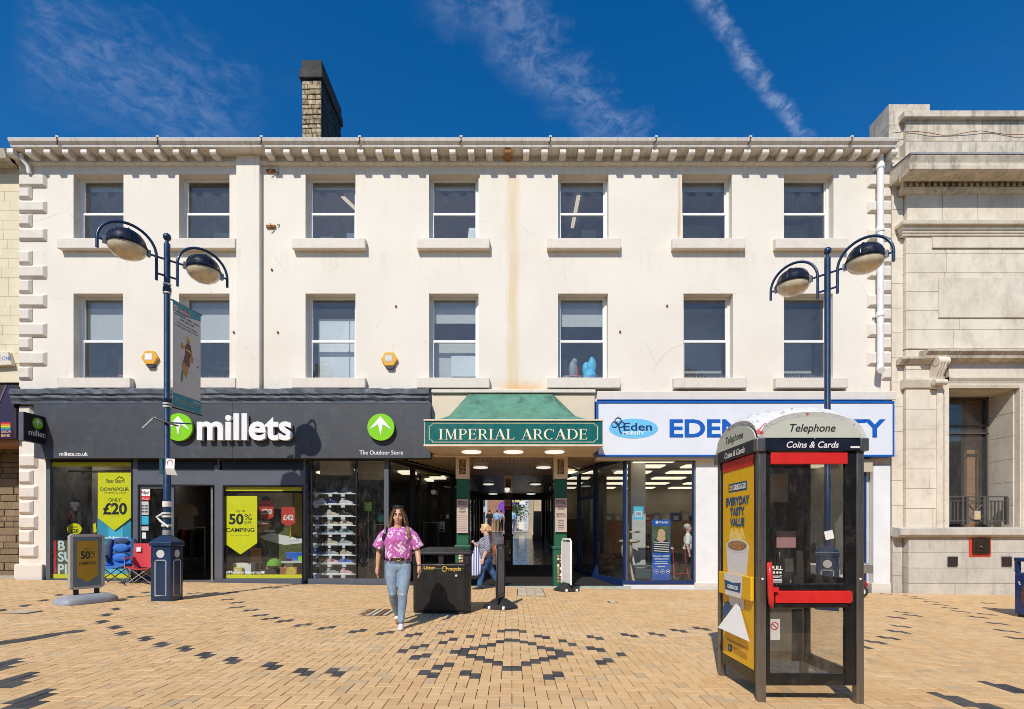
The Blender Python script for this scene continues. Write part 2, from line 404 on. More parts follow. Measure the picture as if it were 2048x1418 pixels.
pm('white_wall', (0.76,0.77,0.78), 0.6, var=0.05, scale=1.5, bump=0.1, dirt=(0.5,0.49,0.47), dirt_amt=0.25)
pm('white_pipe', (0.80,0.80,0.79), 0.4, var=0.04, dirt=(0.55,0.45,0.32), dirt_amt=0.3)
pm('spike', (0.55,0.53,0.48), 0.4, metal=0.6)
pm('rust', (0.28,0.11,0.035), 0.9, var=0.4, scale=20, bump=0.5)
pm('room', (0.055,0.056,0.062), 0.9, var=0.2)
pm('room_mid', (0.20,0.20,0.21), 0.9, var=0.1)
pm('shop_white', (0.66,0.64,0.60), 0.9, var=0.05)
pm('room_light', (0.55,0.54,0.51), 0.9, var=0.06)
pm('blind', (0.58,0.57,0.54), 0.9, var=0.08, scale=8, stretch=(1,1,14))
pm('tube_light', (0.9,0.85,0.75), 0.5, emis=(1.0,0.80,0.56), estr=0.75)
pm('panel_light', (0.9,0.9,0.85), 0.5, emis=(1.0,0.88,0.66), estr=1.25)
pm('disc_light', (0.9,0.9,0.9), 0.5, emis=(1.0,0.97,0.92), estr=0.75)
pm('charcoal', (0.053,0.058,0.068), 0.5, var=0.10, scale=2.5, spec=0.45, dirt=(0.14,0.14,0.15), dirt_amt=0.25, dscale=3.0)
pm('charcoal_frame', (0.10,0.112,0.135), 0.38, var=0.06, scale=3)
pm('moulding_paint', (0.065,0.078,0.098), 0.6, var=0.25, scale=5, bump=0.8, bscale=9, dirt=(0.33,0.33,0.33), dirt_amt=0.35, dscale=4)
pm('black_frame', (0.010,0.010,0.012), 0.35, var=0.2)
pm('sign_white', (0.80,0.80,0.80), 0.4, var=0.02)
pm('sign_edge', (0.55,0.50,0.45), 0.5)
pm('lime', (0.22,0.60,0.005), 0.35, var=0.03)
pm('lime_dark', (0.12,0.36,0.01), 0.4)
pm('shop_black', (0.008,0.008,0.010), 0.6)
pm('yellow_print', (0.74,0.72,0.0), 0.5, var=0.03)
pm('yellow_poster', (0.80,0.79,0.0), 0.45, var=0.02)
pm('ink', (0.012,0.014,0.012), 0.5)
pm('ink_grey', (0.28,0.28,0.05), 0.5)
pm('green_canopy', (0.085,0.24,0.165), 0.55, var=0.18, scale=3, dirt=(0.02,0.035,0.03), dirt_amt=0.8, dscale=3.5, bump=0.1)
pm('green_sign', (0.0,0.115,0.105), 0.35, var=0.04)
pm('green_pillar', (0.018,0.115,0.060), 0.35, var=0.06)
pm('cream_paint', (0.70,0.58,0.43), 0.5, var=0.05, scale=3)
pm('cream_letter', (0.80,0.76,0.55), 0.45)
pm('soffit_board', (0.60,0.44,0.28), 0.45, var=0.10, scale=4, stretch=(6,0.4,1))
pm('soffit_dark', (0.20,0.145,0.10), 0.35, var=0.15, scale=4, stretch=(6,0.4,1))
pm('gold_mosaic', (0.40,0.29,0.13), 0.5, var=0.8, scale=45)
pm('mosaic_dark', (0.06,0.045,0.03), 0.5)
pm('pink_board', (0.52,0.40,0.355), 0.5, var=0.03)
pm('eden_white', (0.70,0.735,0.79), 0.4, var=0.03, scale=1.2)
pm('eden_blue', (0.004,0.10,0.46), 0.4, var=0.04)
pm('eden_sky', (0.16,0.52,0.80), 0.4)
pm('eden_navy', (0.005,0.025,0.14), 0.4)
pm('frame_blue', (0.008,0.030,0.125), 0.4, var=0.1)
pm('carpet_dark', (0.035,0.033,0.034), 0.95, var=0.25, scale=30)
pm('mat_black', (0.012,0.011,0.011), 0.9, var=0.3, scale=25)
pm('step_green', (0.36,0.43,0.38), 0.7, var=0.12)
pm('tile_floor', (0.36,0.30,0.23), 0.16, var=0.15, scale=3)
pm('lamp_blue', (0.008,0.030,0.085), 0.35, var=0.2, scale=5, dirt=(0.02,0.03,0.05), dirt_amt=0.5, dscale=6, coat=0.3)
pm('lamp_black', (0.010,0.011,0.018), 0.28, var=0.2, dirt=(0.16,0.17,0.20), dirt_amt=0.25, dscale=9)
pm('lamp_lens', (0.66,0.57,0.40), 0.22, var=0.16, scale=7, coat=0.5)
pm('silver_line', (0.55,0.55,0.54), 0.45)
pm('grey_metal', (0.36,0.35,0.33), 0.4, metal=0.8, var=0.15, scale=12, stretch=(4,4,0.3))
pm('steel', (0.25,0.235,0.22), 0.38, metal=0.85, var=0.18, scale=10, stretch=(6,6,0.3))
pm('banner_grey', (0.62,0.60,0.58), 0.7, var=0.04)
pm('banner_teal', (0.045,0.27,0.34), 0.6, var=0.06)
pm('covid_red', (0.62,0.14,0.10), 0.6)
pm('maroon', (0.20,0.075,0.075), 0.7)
pm('skin_print', (0.50,0.29,0.10), 0.7)
pm('yellow_flat', (0.66,0.50,0.08), 0.6)
pm('green_flat', (0.10,0.26,0.08), 0.6)
pm('paper', (0.74,0.73,0.71), 0.8, var=0.03)
pm('tape_white', (0.72,0.72,0.70), 0.5, var=0.1, scale=30)
pm('bin_black', (0.011,0.011,0.012), 0.42, var=0.2, scale=4, dirt=(0.10,0.09,0.08), dirt_amt=0.2, dscale=5, stretch=(1,1,0.5), bump=0.06)
pm('bin_gold', (0.66,0.42,0.05), 0.5)
pm('bin_edge', (0.085,0.075,0.07), 0.5, var=0.2)
pm('base_grey', (0.30,0.32,0.35), 0.45, var=0.08, scale=6)
pm('sign_frame', (0.52,0.50,0.48), 0.35, metal=0.4, var=0.05)
pm('sign_amber', (0.52,0.31,0.015), 0.4, var=0.06, scale=6)
pm('sign_backing', (0.14,0.22,0.255), 0.4, var=0.12, scale=7)
pm('rubber', (0.018,0.018,0.018), 0.7, var=0.3, scale=12, dirt=(0.13,0.12,0.11), dirt_amt=0.4)
pm('phone_inner', (0.075,0.065,0.058), 0.5, var=0.2, scale=5)
pm('phone_red', (0.62,0.022,0.020), 0.35, var=0.08, scale=6, coat=0.3)
pm('phone_black', (0.008,0.008,0.009), 0.35, var=0.3, scale=8, dirt=(0.13,0.12,0.11), dirt_amt=0.25, dscale=7)
pm('phone_navy', (0.010,0.013,0.028), 0.3, var=0.1)
pm('phone_light', (0.52,0.54,0.46), 0.35, var=0.03)
pm('ad_yellow', (0.80,0.46,0.008), 0.4, var=0.04, scale=2)
pm('ad_blue', (0.012,0.085,0.22), 0.4)
pm('cup_white', (0.74,0.74,0.74), 0.5, var=0.03)
pm('coffee', (0.36,0.19,0.08), 0.7, var=0.6, scale=60)
pm('steam', (0.84,0.62,0.16), 0.6, var=0.1, scale=10)
def roof_paint():
    m = pm('phone_roof', (0.72,0.71,0.70), 0.7, bump=0.5, bscale=40); t = NT(m.node_tree); b = t.n['Principled BSDF']
    pos = t.new('ShaderNodeNewGeometry').outputs['Position']
    c = t.mix(t.ramp(t.noise(pos, 6, 8, 0.7, 0.6), 0.62, 0.66), (0.72,0.71,0.69), (0.55,0.05,0.06))
    c = t.mix(t.ramp(t.noise(t.scaled(pos, 1, 1, 1.5), 15, 9, 0.8, 0.6), 0.53, 0.66), c, (0.12,0.11,0.10))
    t.put(b.inputs['Base Color'], c)
roof_paint()
glass('window_glass', boost=1.7, dirt=0.035, base=1.0)  # dust and pale haze put evenly into the pane colour
glass('shop_glass', (0.93,0.95,0.95), boost=1.1, dirt=0.035)  # dirt here is a pale veil standing in for reflected haze
glass('booth_glass', (0.88,0.86,0.84), boost=1.3, dirt=0.06)
glass('booth_glass_low', (0.95,0.95,0.94), boost=1.0, dirt=0.06)
pm('skin', (0.60,0.33,0.21), 0.5, var=0.05, scale=12)
pm('skin_pale', (0.66,0.40,0.30), 0.5, var=0.06, scale=12)
pm('lips', (0.50,0.16,0.13), 0.45)
pm('hair_brown', (0.060,0.031,0.016), 0.45, var=0.8, scale=34, stretch=(3,3,0.35), bump=0.9, bscale=60, bdist=0.015)
pm('hair_tips', (0.23,0.12,0.052), 0.5, var=0.4, scale=25, stretch=(3,3,0.5), bump=0.5, bscale=50)
pm('hair_blonde', (0.62,0.44,0.22), 0.55, var=0.25, scale=30, bump=0.5, bscale=45)
pm('hair_grey', (0.50,0.47,0.44), 0.6, var=0.2, scale=30)
pm('hair_dark', (0.03,0.022,0.016), 0.6)
def leaf_tee():
    m = pm('tee_print', (0.66,0.20,0.56), 0.85, bump=0.9, bscale=9, bdist=0.03); t = NT(m.node_tree); b = t.n['Principled BSDF']
    pos = t.new('ShaderNodeNewGeometry').outputs['Position']
    wv = t.new('ShaderNodeTexVoronoi', feature='F1'); wv.inputs['Scale'].default_value = 24
    rot = t.new('ShaderNodeMapping'); rot.inputs['Rotation'].default_value = (0.3, 0.7, 0.4); rot.inputs['Scale'].default_value = (1.0, 1.0, 4.2); rot.vector_type = 'TEXTURE'
    t.l.new(pos, rot.inputs[0]); t.l.new(rot.outputs[0], wv.inputs['Vector'])
    rot2 = t.new('ShaderNodeMapping'); rot2.inputs['Rotation'].default_value = (0.2, -0.9, 0.3); rot2.inputs['Scale'].default_value = (1.0, 1.0, 4.2); rot2.vector_type = 'TEXTURE'
    w2 = t.new('ShaderNodeTexVoronoi', feature='F1'); w2.inputs['Scale'].default_value = 26
    t.l.new(pos, rot2.inputs[0]); t.l.new(rot2.outputs[0], w2.inputs['Vector'])
    sel = t.ramp(t.noise(pos, 10, 2), 0.47, 0.53)
    d = t.m('ADD', t.m('MULTIPLY', wv.outputs['Distance'], sel), t.m('MULTIPLY', w2.outputs['Distance'], t.m('SUBTRACT', 1.0, sel)))
    c = t.mix(t.ramp(d, 0.34, 0.41, 1, 0), (0.50,0.13,0.40), (0.80,0.66,0.78))
    t.put(b.inputs['Base Color'], c)
leaf_tee()
def dots_blouse():
    m = pm('blouse_dots', (0.05,0.06,0.13), 0.85); t = NT(m.node_tree); b = t.n['Principled BSDF']
    oc = t.new('ShaderNodeTexCoord').outputs['Object']
    x, y, z = t.sep(oc)
    s1 = t.m('SINE', t.m('MULTIPLY', t.m('ADD', y, t.m('MULTIPLY', z, 0.9)), 165.0)); s2 = t.m('SINE', t.m('MULTIPLY', t.m('SUBTRACT', t.m('ADD', y, x), z), 165.0))
    c = t.mix(t.ramp(t.m('ADD', s1, s2), 0.05, 0.5), (0.035,0.042,0.10), (0.55,0.55,0.60))
    t.put(b.inputs['Base Color'], c)
dots_blouse()
def stripe_bag():
    m = pm('bag_stripe', (0.7,0.7,0.75), 0.7); t = NT(m.node_tree); b = t.n['Principled BSDF']
    x, y, z = t.sep(t.new('ShaderNodeTexCoord').outputs['Object'])
    c = t.mix(t.ramp(t.m('SINE', t.m('MULTIPLY', x, 110.0)), -0.1, 0.2), (0.66,0.68,0.76), (0.06,0.09,0.30))
    t.put(b.inputs['Base Color'], c)
stripe_bag()
def denim(name, a, bcol, fade):
    m = pm(name, a, 0.9, bump=0.9, bscale=14, bdist=0.02); t = NT(m.node_tree); b = t.n['Principled BSDF']
    pos = t.new('ShaderNodeNewGeometry').outputs['Position']
    c = t.mix(t.ramp(t.noise(pos, 7, 6, 0.6), 0.3, 0.7), a, bcol)
    c = t.mix(t.m('MULTIPLY', t.ramp(t.noise(t.scaled(pos, 2, 2, 7), 6, 5), 0.55, 0.8), 0.5), c, fade)
    t.put(b.inputs['Base Color'], c)
denim('jeans_light', (0.17,0.25,0.35), (0.27,0.36,0.46), (0.50,0.56,0.62))
denim('jeans_blue', (0.025,0.075,0.22), (0.05,0.13,0.32), (0.12,0.22,0.42))
pm('trainer', (0.78,0.70,0.70), 0.5, var=0.04)
pm('shoe_black', (0.012,0.012,0.012), 0.5)
pm('bag_black', (0.012,0.012,0.014), 0.45)
pm('gold', (0.70,0.45,0.12), 0.3, metal=0.9)
pm('tan_leather', (0.33,0.11,0.04), 0.5)
pm('cloth_black', (0.016,0.016,0.018), 0.9, var=0.2)
pm('cloth_plum', (0.06,0.022,0.035), 0.9)
pm('cloth_cream', (0.42,0.37,0.28), 0.9, var=0.08)
pm('cloth_orange', (0.62,0.10,0.01), 0.8)
pm('cloth_sky', (0.25,0.42,0.66), 0.85)
pm('cloth_pink', (0.60,0.35,0.40), 0.85)
pm('cloth_khaki', (0.20,0.15,0.09), 0.9)
pm('cloth_red', (0.50,0.02,0.03), 0.8)
pm('chair_blue', (0.035,0.16,0.52), 0.8, var=0.1, scale=9, bump=0.3, bscale=14)
pm('chair_navy', (0.035,0.055,0.12), 0.8, var=0.1, bump=0.3, bscale=14)
pm('chair_red', (0.60,0.045,0.06), 0.75, var=0.08, scale=9, bump=0.3, bscale=14)
pm('tube_black', (0.012,0.012,0.013), 0.4)
pm('tube_silver', (0.52,0.52,0.54), 0.35, metal=0.7)
pm('mannequin', (0.74,0.74,0.72), 0.35)
pm('poster_blue', (0.03,0.36,0.56), 0.5, var=0.1, scale=2)
pm('poster_sky', (0.08,0.55,0.80), 0.5)
pm('flag_blue', (0.01,0.04,0.22), 0.5)
pm('flag_red', (0.60,0.015,0.03), 0.5)
pm('pale_letter', (0.62,0.76,0.76), 0.5)
pm('olive_panel', (0.10,0.11,0.05), 0.7, var=0.4, scale=6)
pm('poster_red', (0.55,0.04,0.02), 0.5)
pm('parcel_red', (0.60,0.02,0.03), 0.5)
pm('shelf_white', (0.72,0.72,0.70), 0.5)
pm('price_card', (0.62,0.68,0.74), 0.6)
pm('wood', (0.42,0.20,0.09), 0.6, var=0.2, scale=4, stretch=(1,1,8))
pm('tent_green', (0.14,0.36,0.02), 0.7)
pm('box_orange', (0.42,0.16,0.05), 0.8)
pm('stove_blue', (0.02,0.12,0.55), 0.5)
pm('teal', (0.10,0.42,0.46), 0.8)
pm('olive_throw', (0.36,0.26,0.005), 0.9, var=0.15, scale=5, stretch=(8,1,0.6))
pm('photo_dark', (0.045,0.035,0.025), 0.6, var=0.7, scale=4)
pm('grass_print', (0.09,0.105,0.025), 0.8, var=0.5, scale=20)
pm('scooter_red', (0.25,0.01,0.015), 0.3)
pm('armchair', (0.20,0.10,0.06), 0.9, var=0.15)
pm('beige', (0.50,0.43,0.32), 0.7)
pm('teal_dark', (0.015,0.07,0.085), 0.6)
pm('alarm_yellow', (0.72,0.38,0.03), 0.45)
pm('alarm_dark', (0.03,0.045,0.09), 0.5)
pm('alarm_cream', (0.70,0.66,0.52), 0.5)
pm('purple', (0.030,0.007,0.028), 0.25, coat=0.5)
pm('lilac_edge', (0.16,0.11,0.20), 0.4)
pm('gold_text', (0.60,0.40,0.20), 0.5)
for nm, cc in (('rb_red',(0.6,0.03,0.02)),('rb_orange',(0.65,0.22,0.02)),('rb_yellow',(0.7,0.55,0.02)),('rb_green',(0.05,0.35,0.08)),('rb_blue',(0.03,0.12,0.5))): pm(nm, cc, 0.5)
pm('safe_bronze', (0.085,0.060,0.040), 0.35, metal=0.7, var=0.2, scale=12)
pm('safe_red', (0.62,0.055,0.025), 0.5)
pm('vent_dark', (0.012,0.010,0.010), 0.7)
pm('vent_bar', (0.045,0.028,0.024), 0.7)
pm('rail_iron', (0.085,0.078,0.070), 0.5, var=0.15)
pm('bin_navy', (0.008,0.035,0.155), 0.3, var=0.12, scale=3, coat=0.3)
pm('choc', (0.10,0.05,0.045), 0.4, var=0.3, scale=8)
pm('brick_opp', (0.30,0.15,0.09), 0.9, var=0.2, scale=6)
pm('render_opp', (0.50,0.46,0.40), 0.9, var=0.08)
pm('dark_opp', (0.03,0.032,0.036), 0.3)
pm('asphalt', (0.055,0.055,0.058), 0.9, var=0.15, scale=8)
pm('sand_joint', (0.060,0.042,0.026), 0.95, var=0.4, scale=20)
pm('iron_cover', (0.05,0.045,0.04), 0.7, var=0.3, scale=30)
pm('leaf', (0.06,0.11,0.03), 0.6, var=0.4, scale=3)
pm('purple_sign', (0.18,0.04,0.42), 0.5)
pm('white_far', (0.42,0.44,0.46), 0.6, var=0.05)
pm('blue_far', (0.05,0.38,0.62), 0.5)
def paver_mat():
    m = pm('paver', (0.5,0.33,0.16), 0.85, bump=0.35, bscale=150); t = NT(m.node_tree); b = t.n['Principled BSDF']
    a = t.new('ShaderNodeAttribute', attribute_name='tone'); r, g, bl = t.sep(a.outputs['Vector'])
    pos = t.new('ShaderNodeNewGeometry').outputs['Position']
    c = t.mix(r, (0.595,0.372,0.170), (0.69,0.460,0.230))
    c = t.mix(t.m('MULTIPLY', t.ramp(g, 0.86, 1.0), 0.6), c, (0.42,0.34,0.22))
    c = t.mix(t.m('MULTIPLY', t.ramp(t.noise(pos, 0.55, 7, 0.62, 0.6), 0.52, 0.75), 0.42), c, (0.70,0.52,0.30))
    c = t.mix(t.m('MULTIPLY', t.ramp(t.noise(pos, 1.3, 8, 0.7, 0.4), 0.56, 0.80), 0.38), c, (0.32,0.22,0.12))
    c = t.mix(t.m('MULTIPLY', t.ramp(t.noise(pos, 170, 3, 0.6), 0.60, 0.8), 0.35), c, (0.26,0.17,0.08))
    spots = t.ramp(t.noise(pos, 26, 2, 0.5), 0.735, 0.765)
    c = t.mix(t.m('MULTIPLY', spots, 0.6), c, (0.10,0.08,0.06))
    vg = t.new('ShaderNodeTexVoronoi', feature='F1'); vg.inputs['Scale'].default_value = 3.2; t.put(vg.inputs['Vector'], pos)
    gum = t.m('MULTIPLY', t.ramp(vg.outputs['Distance'], 0.045, 0.07, 1, 0), t.ramp(t.noise(pos, 2, 2), 0.45, 0.55))
    c = t.mix(t.m('MULTIPLY', gum, 0.55), c, (0.16,0.13,0.10))
    c = t.mix(t.m('MULTIPLY', t.ramp(t.noise(t.scaled(pos, 0.25, 1.1, 1), 1.0, 6, 0.6, 0.5), 0.50, 0.72), 0.35), c, (0.72,0.55,0.34))
    dk = t.mix(t.ramp(t.noise(pos, 3, 6, 0.6), 0.3, 0.75), (0.034,0.034,0.038), (0.105,0.096,0.088))
    c = t.mix(bl, c, dk)
    t.put(b.inputs['Base Color'], c)
    t.put(b.inputs['Roughness'], t.ramp(t.noise(pos, 5, 4), 0.3, 0.7, 0.7, 0.95))
paver_mat()
# ------------------------------------------------------------------ ground and paving
gm = MB()
gm.add([(-600,-600,-0.7),(600,-600,-0.7),(600,600,-0.7),(-600,600,-0.7)], [(0,1,2,3)])
g = struct(gm.build('ground', 'asphalt'))
bedm = MB(); bedm.add([(-22,-12,gz(-22)-0.012),(22,-12,gz(22)-0.012),(22,13.45,gz(22)-0.012),(-22,13.45,gz(-22)-0.012),(-22,-12,gz(-22)-0.2),(22,-12,gz(22)-0.2),(22,13.45,gz(22)-0.2),(-22,13.45,gz(-22)-0.2)],
  [(0,1,2,3),(7,6,5,4),(0,4,5,1),(1,5,6,2),(2,6,7,3),(3,7,4,0)])
paving = struct(bedm.build('paving', 'sand_joint'))
CELL = 0.1
X0c, X1c, Y0c, Y1c = -150, 150, 12, 133            # cell range of the laid field (100 mm cells), Y from 1.2 m
dark = set()
def gpt(px, py):
    """photo point on the sloping pavement"""
    k = (px - CX) / FPX; h = (py - CY) / FPX
    Y = CAMH / (h + SLOPE * k); return k * Y, Y
def dcell(px, py):
    x, y = gpt(px, py); return int(math.floor(x / CELL)), int(round(y / CELL - 1))
def brick_at(px, py):
    c = dcell(px, py); dark.add(c); return c
def pair(px, py, d):
    """two dark bricks stepping by d rows to the right"""
    c = dcell(px, py); dark.add((c[0]-1, c[1] + (1 if d < 0 else 0))); dark.add((c[0], c[1] + (0 if d < 0 else 1)))
def zz(ox, oy, s, pts): return [(ox + a*s, oy + b*s) for a, b in pts]
for p in zz(0, 1160, 0.3418, [(2000,548),(1770,548),(1578,517),(1400,478),(1238,443),(1085,412),(945,386),(845,349),(753,313),(672,283),(625,247),(622,208),(655,174),(728,120),(785,98),(865,73),(345,88),(238,122),(118,155),(20,178)]): pair(*p, -1)
for p in [(471,1206),(481,1215),(501,1222),(520,1231),(542,1238),(572,1243),(617,1250),(665,1256),(716,1263),(771,1266),(836,1270),(470,1186),(430,1186),(386,1187),(461,1200)]: pair(*p, 1)
for p in zz(820, 1240, 0.19531, [(900,120),(972,104),(1048,105),(1128,120),(655,166),(740,151),(355,132),(440,117),(25,163),(108,149),(385,221),(472,203),(95,273),(192,257),
  (885,228),(800,246),(711,264),(618,285),(525,305),(510,345),(425,325),(970,210),(1052,211),(1138,229),(1225,249),(1317,272),(1408,296),(1505,323),(1525,365),(1605,348),
  (595,375),(680,398),(775,422),(872,450),(972,483),(1070,483),(1170,457),(1265,430),(1357,407),(1442,387),(378,446),(268,473),(130,533),(222,568),(548,543),(645,578),(1392,587),(1493,556),
  (1285,163),(1372,181),(1547,217),(1640,241),(1832,288),(1932,310),(1920,426),(1997,402),(25,390),(120,367)]): brick_at(*p)
for p in zz(420, 1200, 0.1953, [(1930,522)]) + zz(1180, 1180, 0.1679, [(350,770)]): brick_at(*p)
for p in zz(1180, 1180, 0.1679, [(158,582),(482,545),(815,530),(1105,498),(1380,470)]): pair(*p, -1)
for p in zz(1680, 1100, 0.2243, [(250,870),(380,830),(500,785),(565,735),(570,680),(530,607),(560,555),(680,585),(430,395),(645,412),(735,436),(835,464),(940,493),(1055,523),(1130,553),(1300,605),(1360,576),(1385,523),(1395,480),(1445,662),(1550,728),(1620,790)]): pair(*p, -1)
for ox, oy, pts in ((0,1160,[(20,500),(75,600),(225,695)]), (1680,1100,[(1100,1350),(1560,1240)])):
    for p in zz(ox, oy, 0.3418 if ox == 0 else 0.2243, pts):
        c = dcell(*p)
        for da, db in ((-1,0),(0,1),(1,-1),(0,-1),(-1,2)): dark.add((c[0]+da, c[1]+db))
dcells = {}
for (cx_, cy_) in dark:
    dcells[(cx_, cy_)] = (cx_, cy_); dcells[(cx_, cy_+1)] = (cx_, cy_)
bricks = []                                         # (x cell, y cell, w cells, d cells, dark)
for d_ in set(dcells.values()): bricks.append((d_[0], d_[1], 1, 2 if dcells.get((d_[0], d_[1]+1)) == d_ else 1, True))
for cx_ in range(X0c, X1c):
    for cy_ in range(Y0c, Y1c):
        if (cx_, cy_) in dcells: continue
        mx = cx_ if cx_ >= 0 else -cx_ - 1           # herringbone, mirrored about the middle line
        k = (mx + cy_) % 4
        if k == 0:                                   # first half of a brick laid across
            other = (cx_ + 1 if cx_ >= 0 else cx_ - 1, cy_)
            if other in dcells or not (X0c <= other[0] < X1c): bricks.append((cx_, cy_, 1, 1, False))
            else: bricks.append((min(cx_, other[0]), cy_, 2, 1, False))
        elif k == 1:
            other = (cx_ - 1 if cx_ >= 0 else cx_ + 1, cy_)
            if mx == 0:
                if cx_ == 0 and (-1, cy_) not in dcells: bricks.append((-1, cy_, 2, 1, False))
                elif (0 if cx_ < 0 else -1, cy_) in dcells: bricks.append((cx_, cy_, 1, 1, False))
            elif other in dcells: bricks.append((cx_, cy_, 1, 1, False))
        elif k == 2:                                 # first half of a brick laid along
            if (cx_, cy_+1) in dcells or cy_+1 >= Y1c: bricks.append((cx_, cy_, 1, 1, False))
            else: bricks.append((cx_, cy_, 1, 2, False))
        else:
            if (cx_, cy_-1) in dcells or cy_ == Y0c: bricks.append((cx_, cy_, 1, 1, False))
def in_view(b):
    x, y = (b[0]+b[2]/2)*CELL, (b[1]+b[3]/2)*CELL
    if y < 3: return None
    px = CX + FPX*x/y; py = CY - FPX*(gz(x)-CAMH)/y
    return (px, py) if 6 < px < 2042 and py < 1412 else None
rng = random.Random(3)
def brick_geo(b):
    x0, y0 = b[0]*CELL, b[1]*CELL; x1, y1 = x0 + b[2]*CELL, y0 + b[3]*CELL
    gx, gy, ch = rng.uniform(0.0018, 0.0040), rng.uniform(0.001, 0.002), 0.0028
    x0 += gx; x1 -= gx; y0 += gy; y1 -= gy
    dz = rng.gauss(0, 0.0010); tx, ty = rng.gauss(0, 0.006), rng.gauss(0, 0.006); xm, ym = (x0+x1)/2, (y0+y1)/2
    def p(x, y, z): return (x, y, gz(x) + dz + z + (x-xm)*tx + (y-ym)*ty)
    return ([p(x0+ch,y0+ch,0),p(x1-ch,y0+ch,0),p(x1-ch,y1-ch,0),p(x0+ch,y1-ch,0),
             p(x0,y0,-ch),p(x1,y0,-ch),p(x1,y1,-ch),p(x0,y1,-ch), p(x0,y0,-0.02),p(x1,y0,-0.02),p(x1,y1,-0.02),p(x0,y1,-0.02)],
            [(0,1,2,3),(4,5,1,0),(5,6,2,1),(6,7,3,2),(7,4,0,3),(8,9,5,4),(9,10,6,5),(10,11,7,6),(11,8,4,7)])
def brick_mesh(name, lst, parent, kind=None):
    vs, fs, tone = [], [], []
    for b in lst:
        a, q = brick_geo(b); n = len(vs); vs += a; fs += [tuple(i+n for i in f) for f in q]
        t = (rng.random(), rng.random(), 1.0 if b[4] else 0.0); tone += [t]*len(a)
    me = bpy.data.meshes.new(name); me.from_pydata(vs, [], fs); me.materials.append(M('paver'))
    at = me.attributes.new('tone', 'FLOAT_VECTOR', 'POINT'); at.data.foreach_set('vector', np.array(tone, dtype=np.float32).ravel())
    return link(name, me, parent, kind=kind)
vis = sorted([b for b in bricks if in_view(b)], key=lambda b: (b[1]+b[3]/2) / math.sqrt(b[2]*b[3]))
near = set(vis[:300])
for b in vis[:300]: brick_mesh('paver', [b], paving)
brick_mesh('paver_field', [b for b in bricks if b not in near], paving, 'stuff')
cov = MB()
def cover(px0, px1, py0, py1, name, label, slots):
    x0, y0 = gpt(px0, py1); x1, _ = gpt(px1, py1); _, y1 = gpt(px0, py0)
    t = thing(name, label, 'drain', ((x0+x1)/2, (y0+y1)/2, gz((x0+x1)/2)))
    n = slots
    zc = gz((x0+x1)/2) + 0.006
    if n:
        pbox('frame', 'iron_cover', t, x0, x1, y0, y1, zc-0.02, zc-0.004)
        wd = (x1-x0)/n
        for k in range(n): pbox('bar', 'rust' if k % 3 == 1 else 'pier_stone', t, x0+k*wd+wd*0.17, x0+(k+1)*wd-wd*0.17, y0+0.01, y1-0.01, zc-0.003, zc+0.005)
    else:
        pbox('frame', 'iron_cover', t, x0, x1, y0, y1, zc-0.02, zc)
        for i in range(3):
            for j in range(3): pbox('lid_brick', 'pier_stone', t, x0+0.015+(x1-x0-0.03)*i/3+0.004, x0+0.015+(x1-x0-0.03)*(i+1)/3-0.004, y0+0.015+(y1-y0-0.03)*j/3+0.004, y0+0.015+(y1-y0-0.03)*(j+1)/3-0.004, zc+0.001, zc+0.006)
cover(707, 775, 1218, 1231, 'drain_grate', 'slotted drain grate in the paving behind the walking woman', 6)
cover(1035, 1092, 1176, 1192, 'inspection_cover', 'brick filled inspection cover in front of the arcade entrance', 0)
cover(1219, 1236, 1202, 1206, 'valve_cover', 'small dark valve cover in paving before the mobility shop', 1)
cover(0, 60, 1221, 1227, 'inspection_cover', 'pale inspection cover in the paving at far left edge', 0)

# ------------------------------------------------------------------ main building
F = 13.5                                             # plane of the painted front
bx0, bx1 = PX(38, F), PX(1783, F)
bld = thing('arcade_building', 'long cream rendered three storey building with bracketed eaves and sash windows', 'building', ((bx0+bx1)/2, F, 0))
UP = [(147,247),(358,459),(611,711),(858,957),(1116,1217),(1364,1464),(1568,1667)]
LO = [(147,246),(358,459),(611,711),(858,957),(1116,1216),(1367,1466),(1568,1666)]
holes = [(PX(a,F), PX(b,F), PZ(482,F), PZ(348,F)) for a, b in UP] + [(PX(a,F), PX(b,F), PZ(758,F), PZ(587,F)) for a, b in LO]
TOPZ = 10.998
wall_holes(bx0, bx1, PZ(803,F), TOPZ, F, F+0.34, holes).build('wall', 'stucco', bld)
WY = F + 0.22
def interior(i, low):                                # what stands behind the glass
    a, b, z0, z1 = holes[i + (7 if low else 0)]
    return a, b, z0, z1
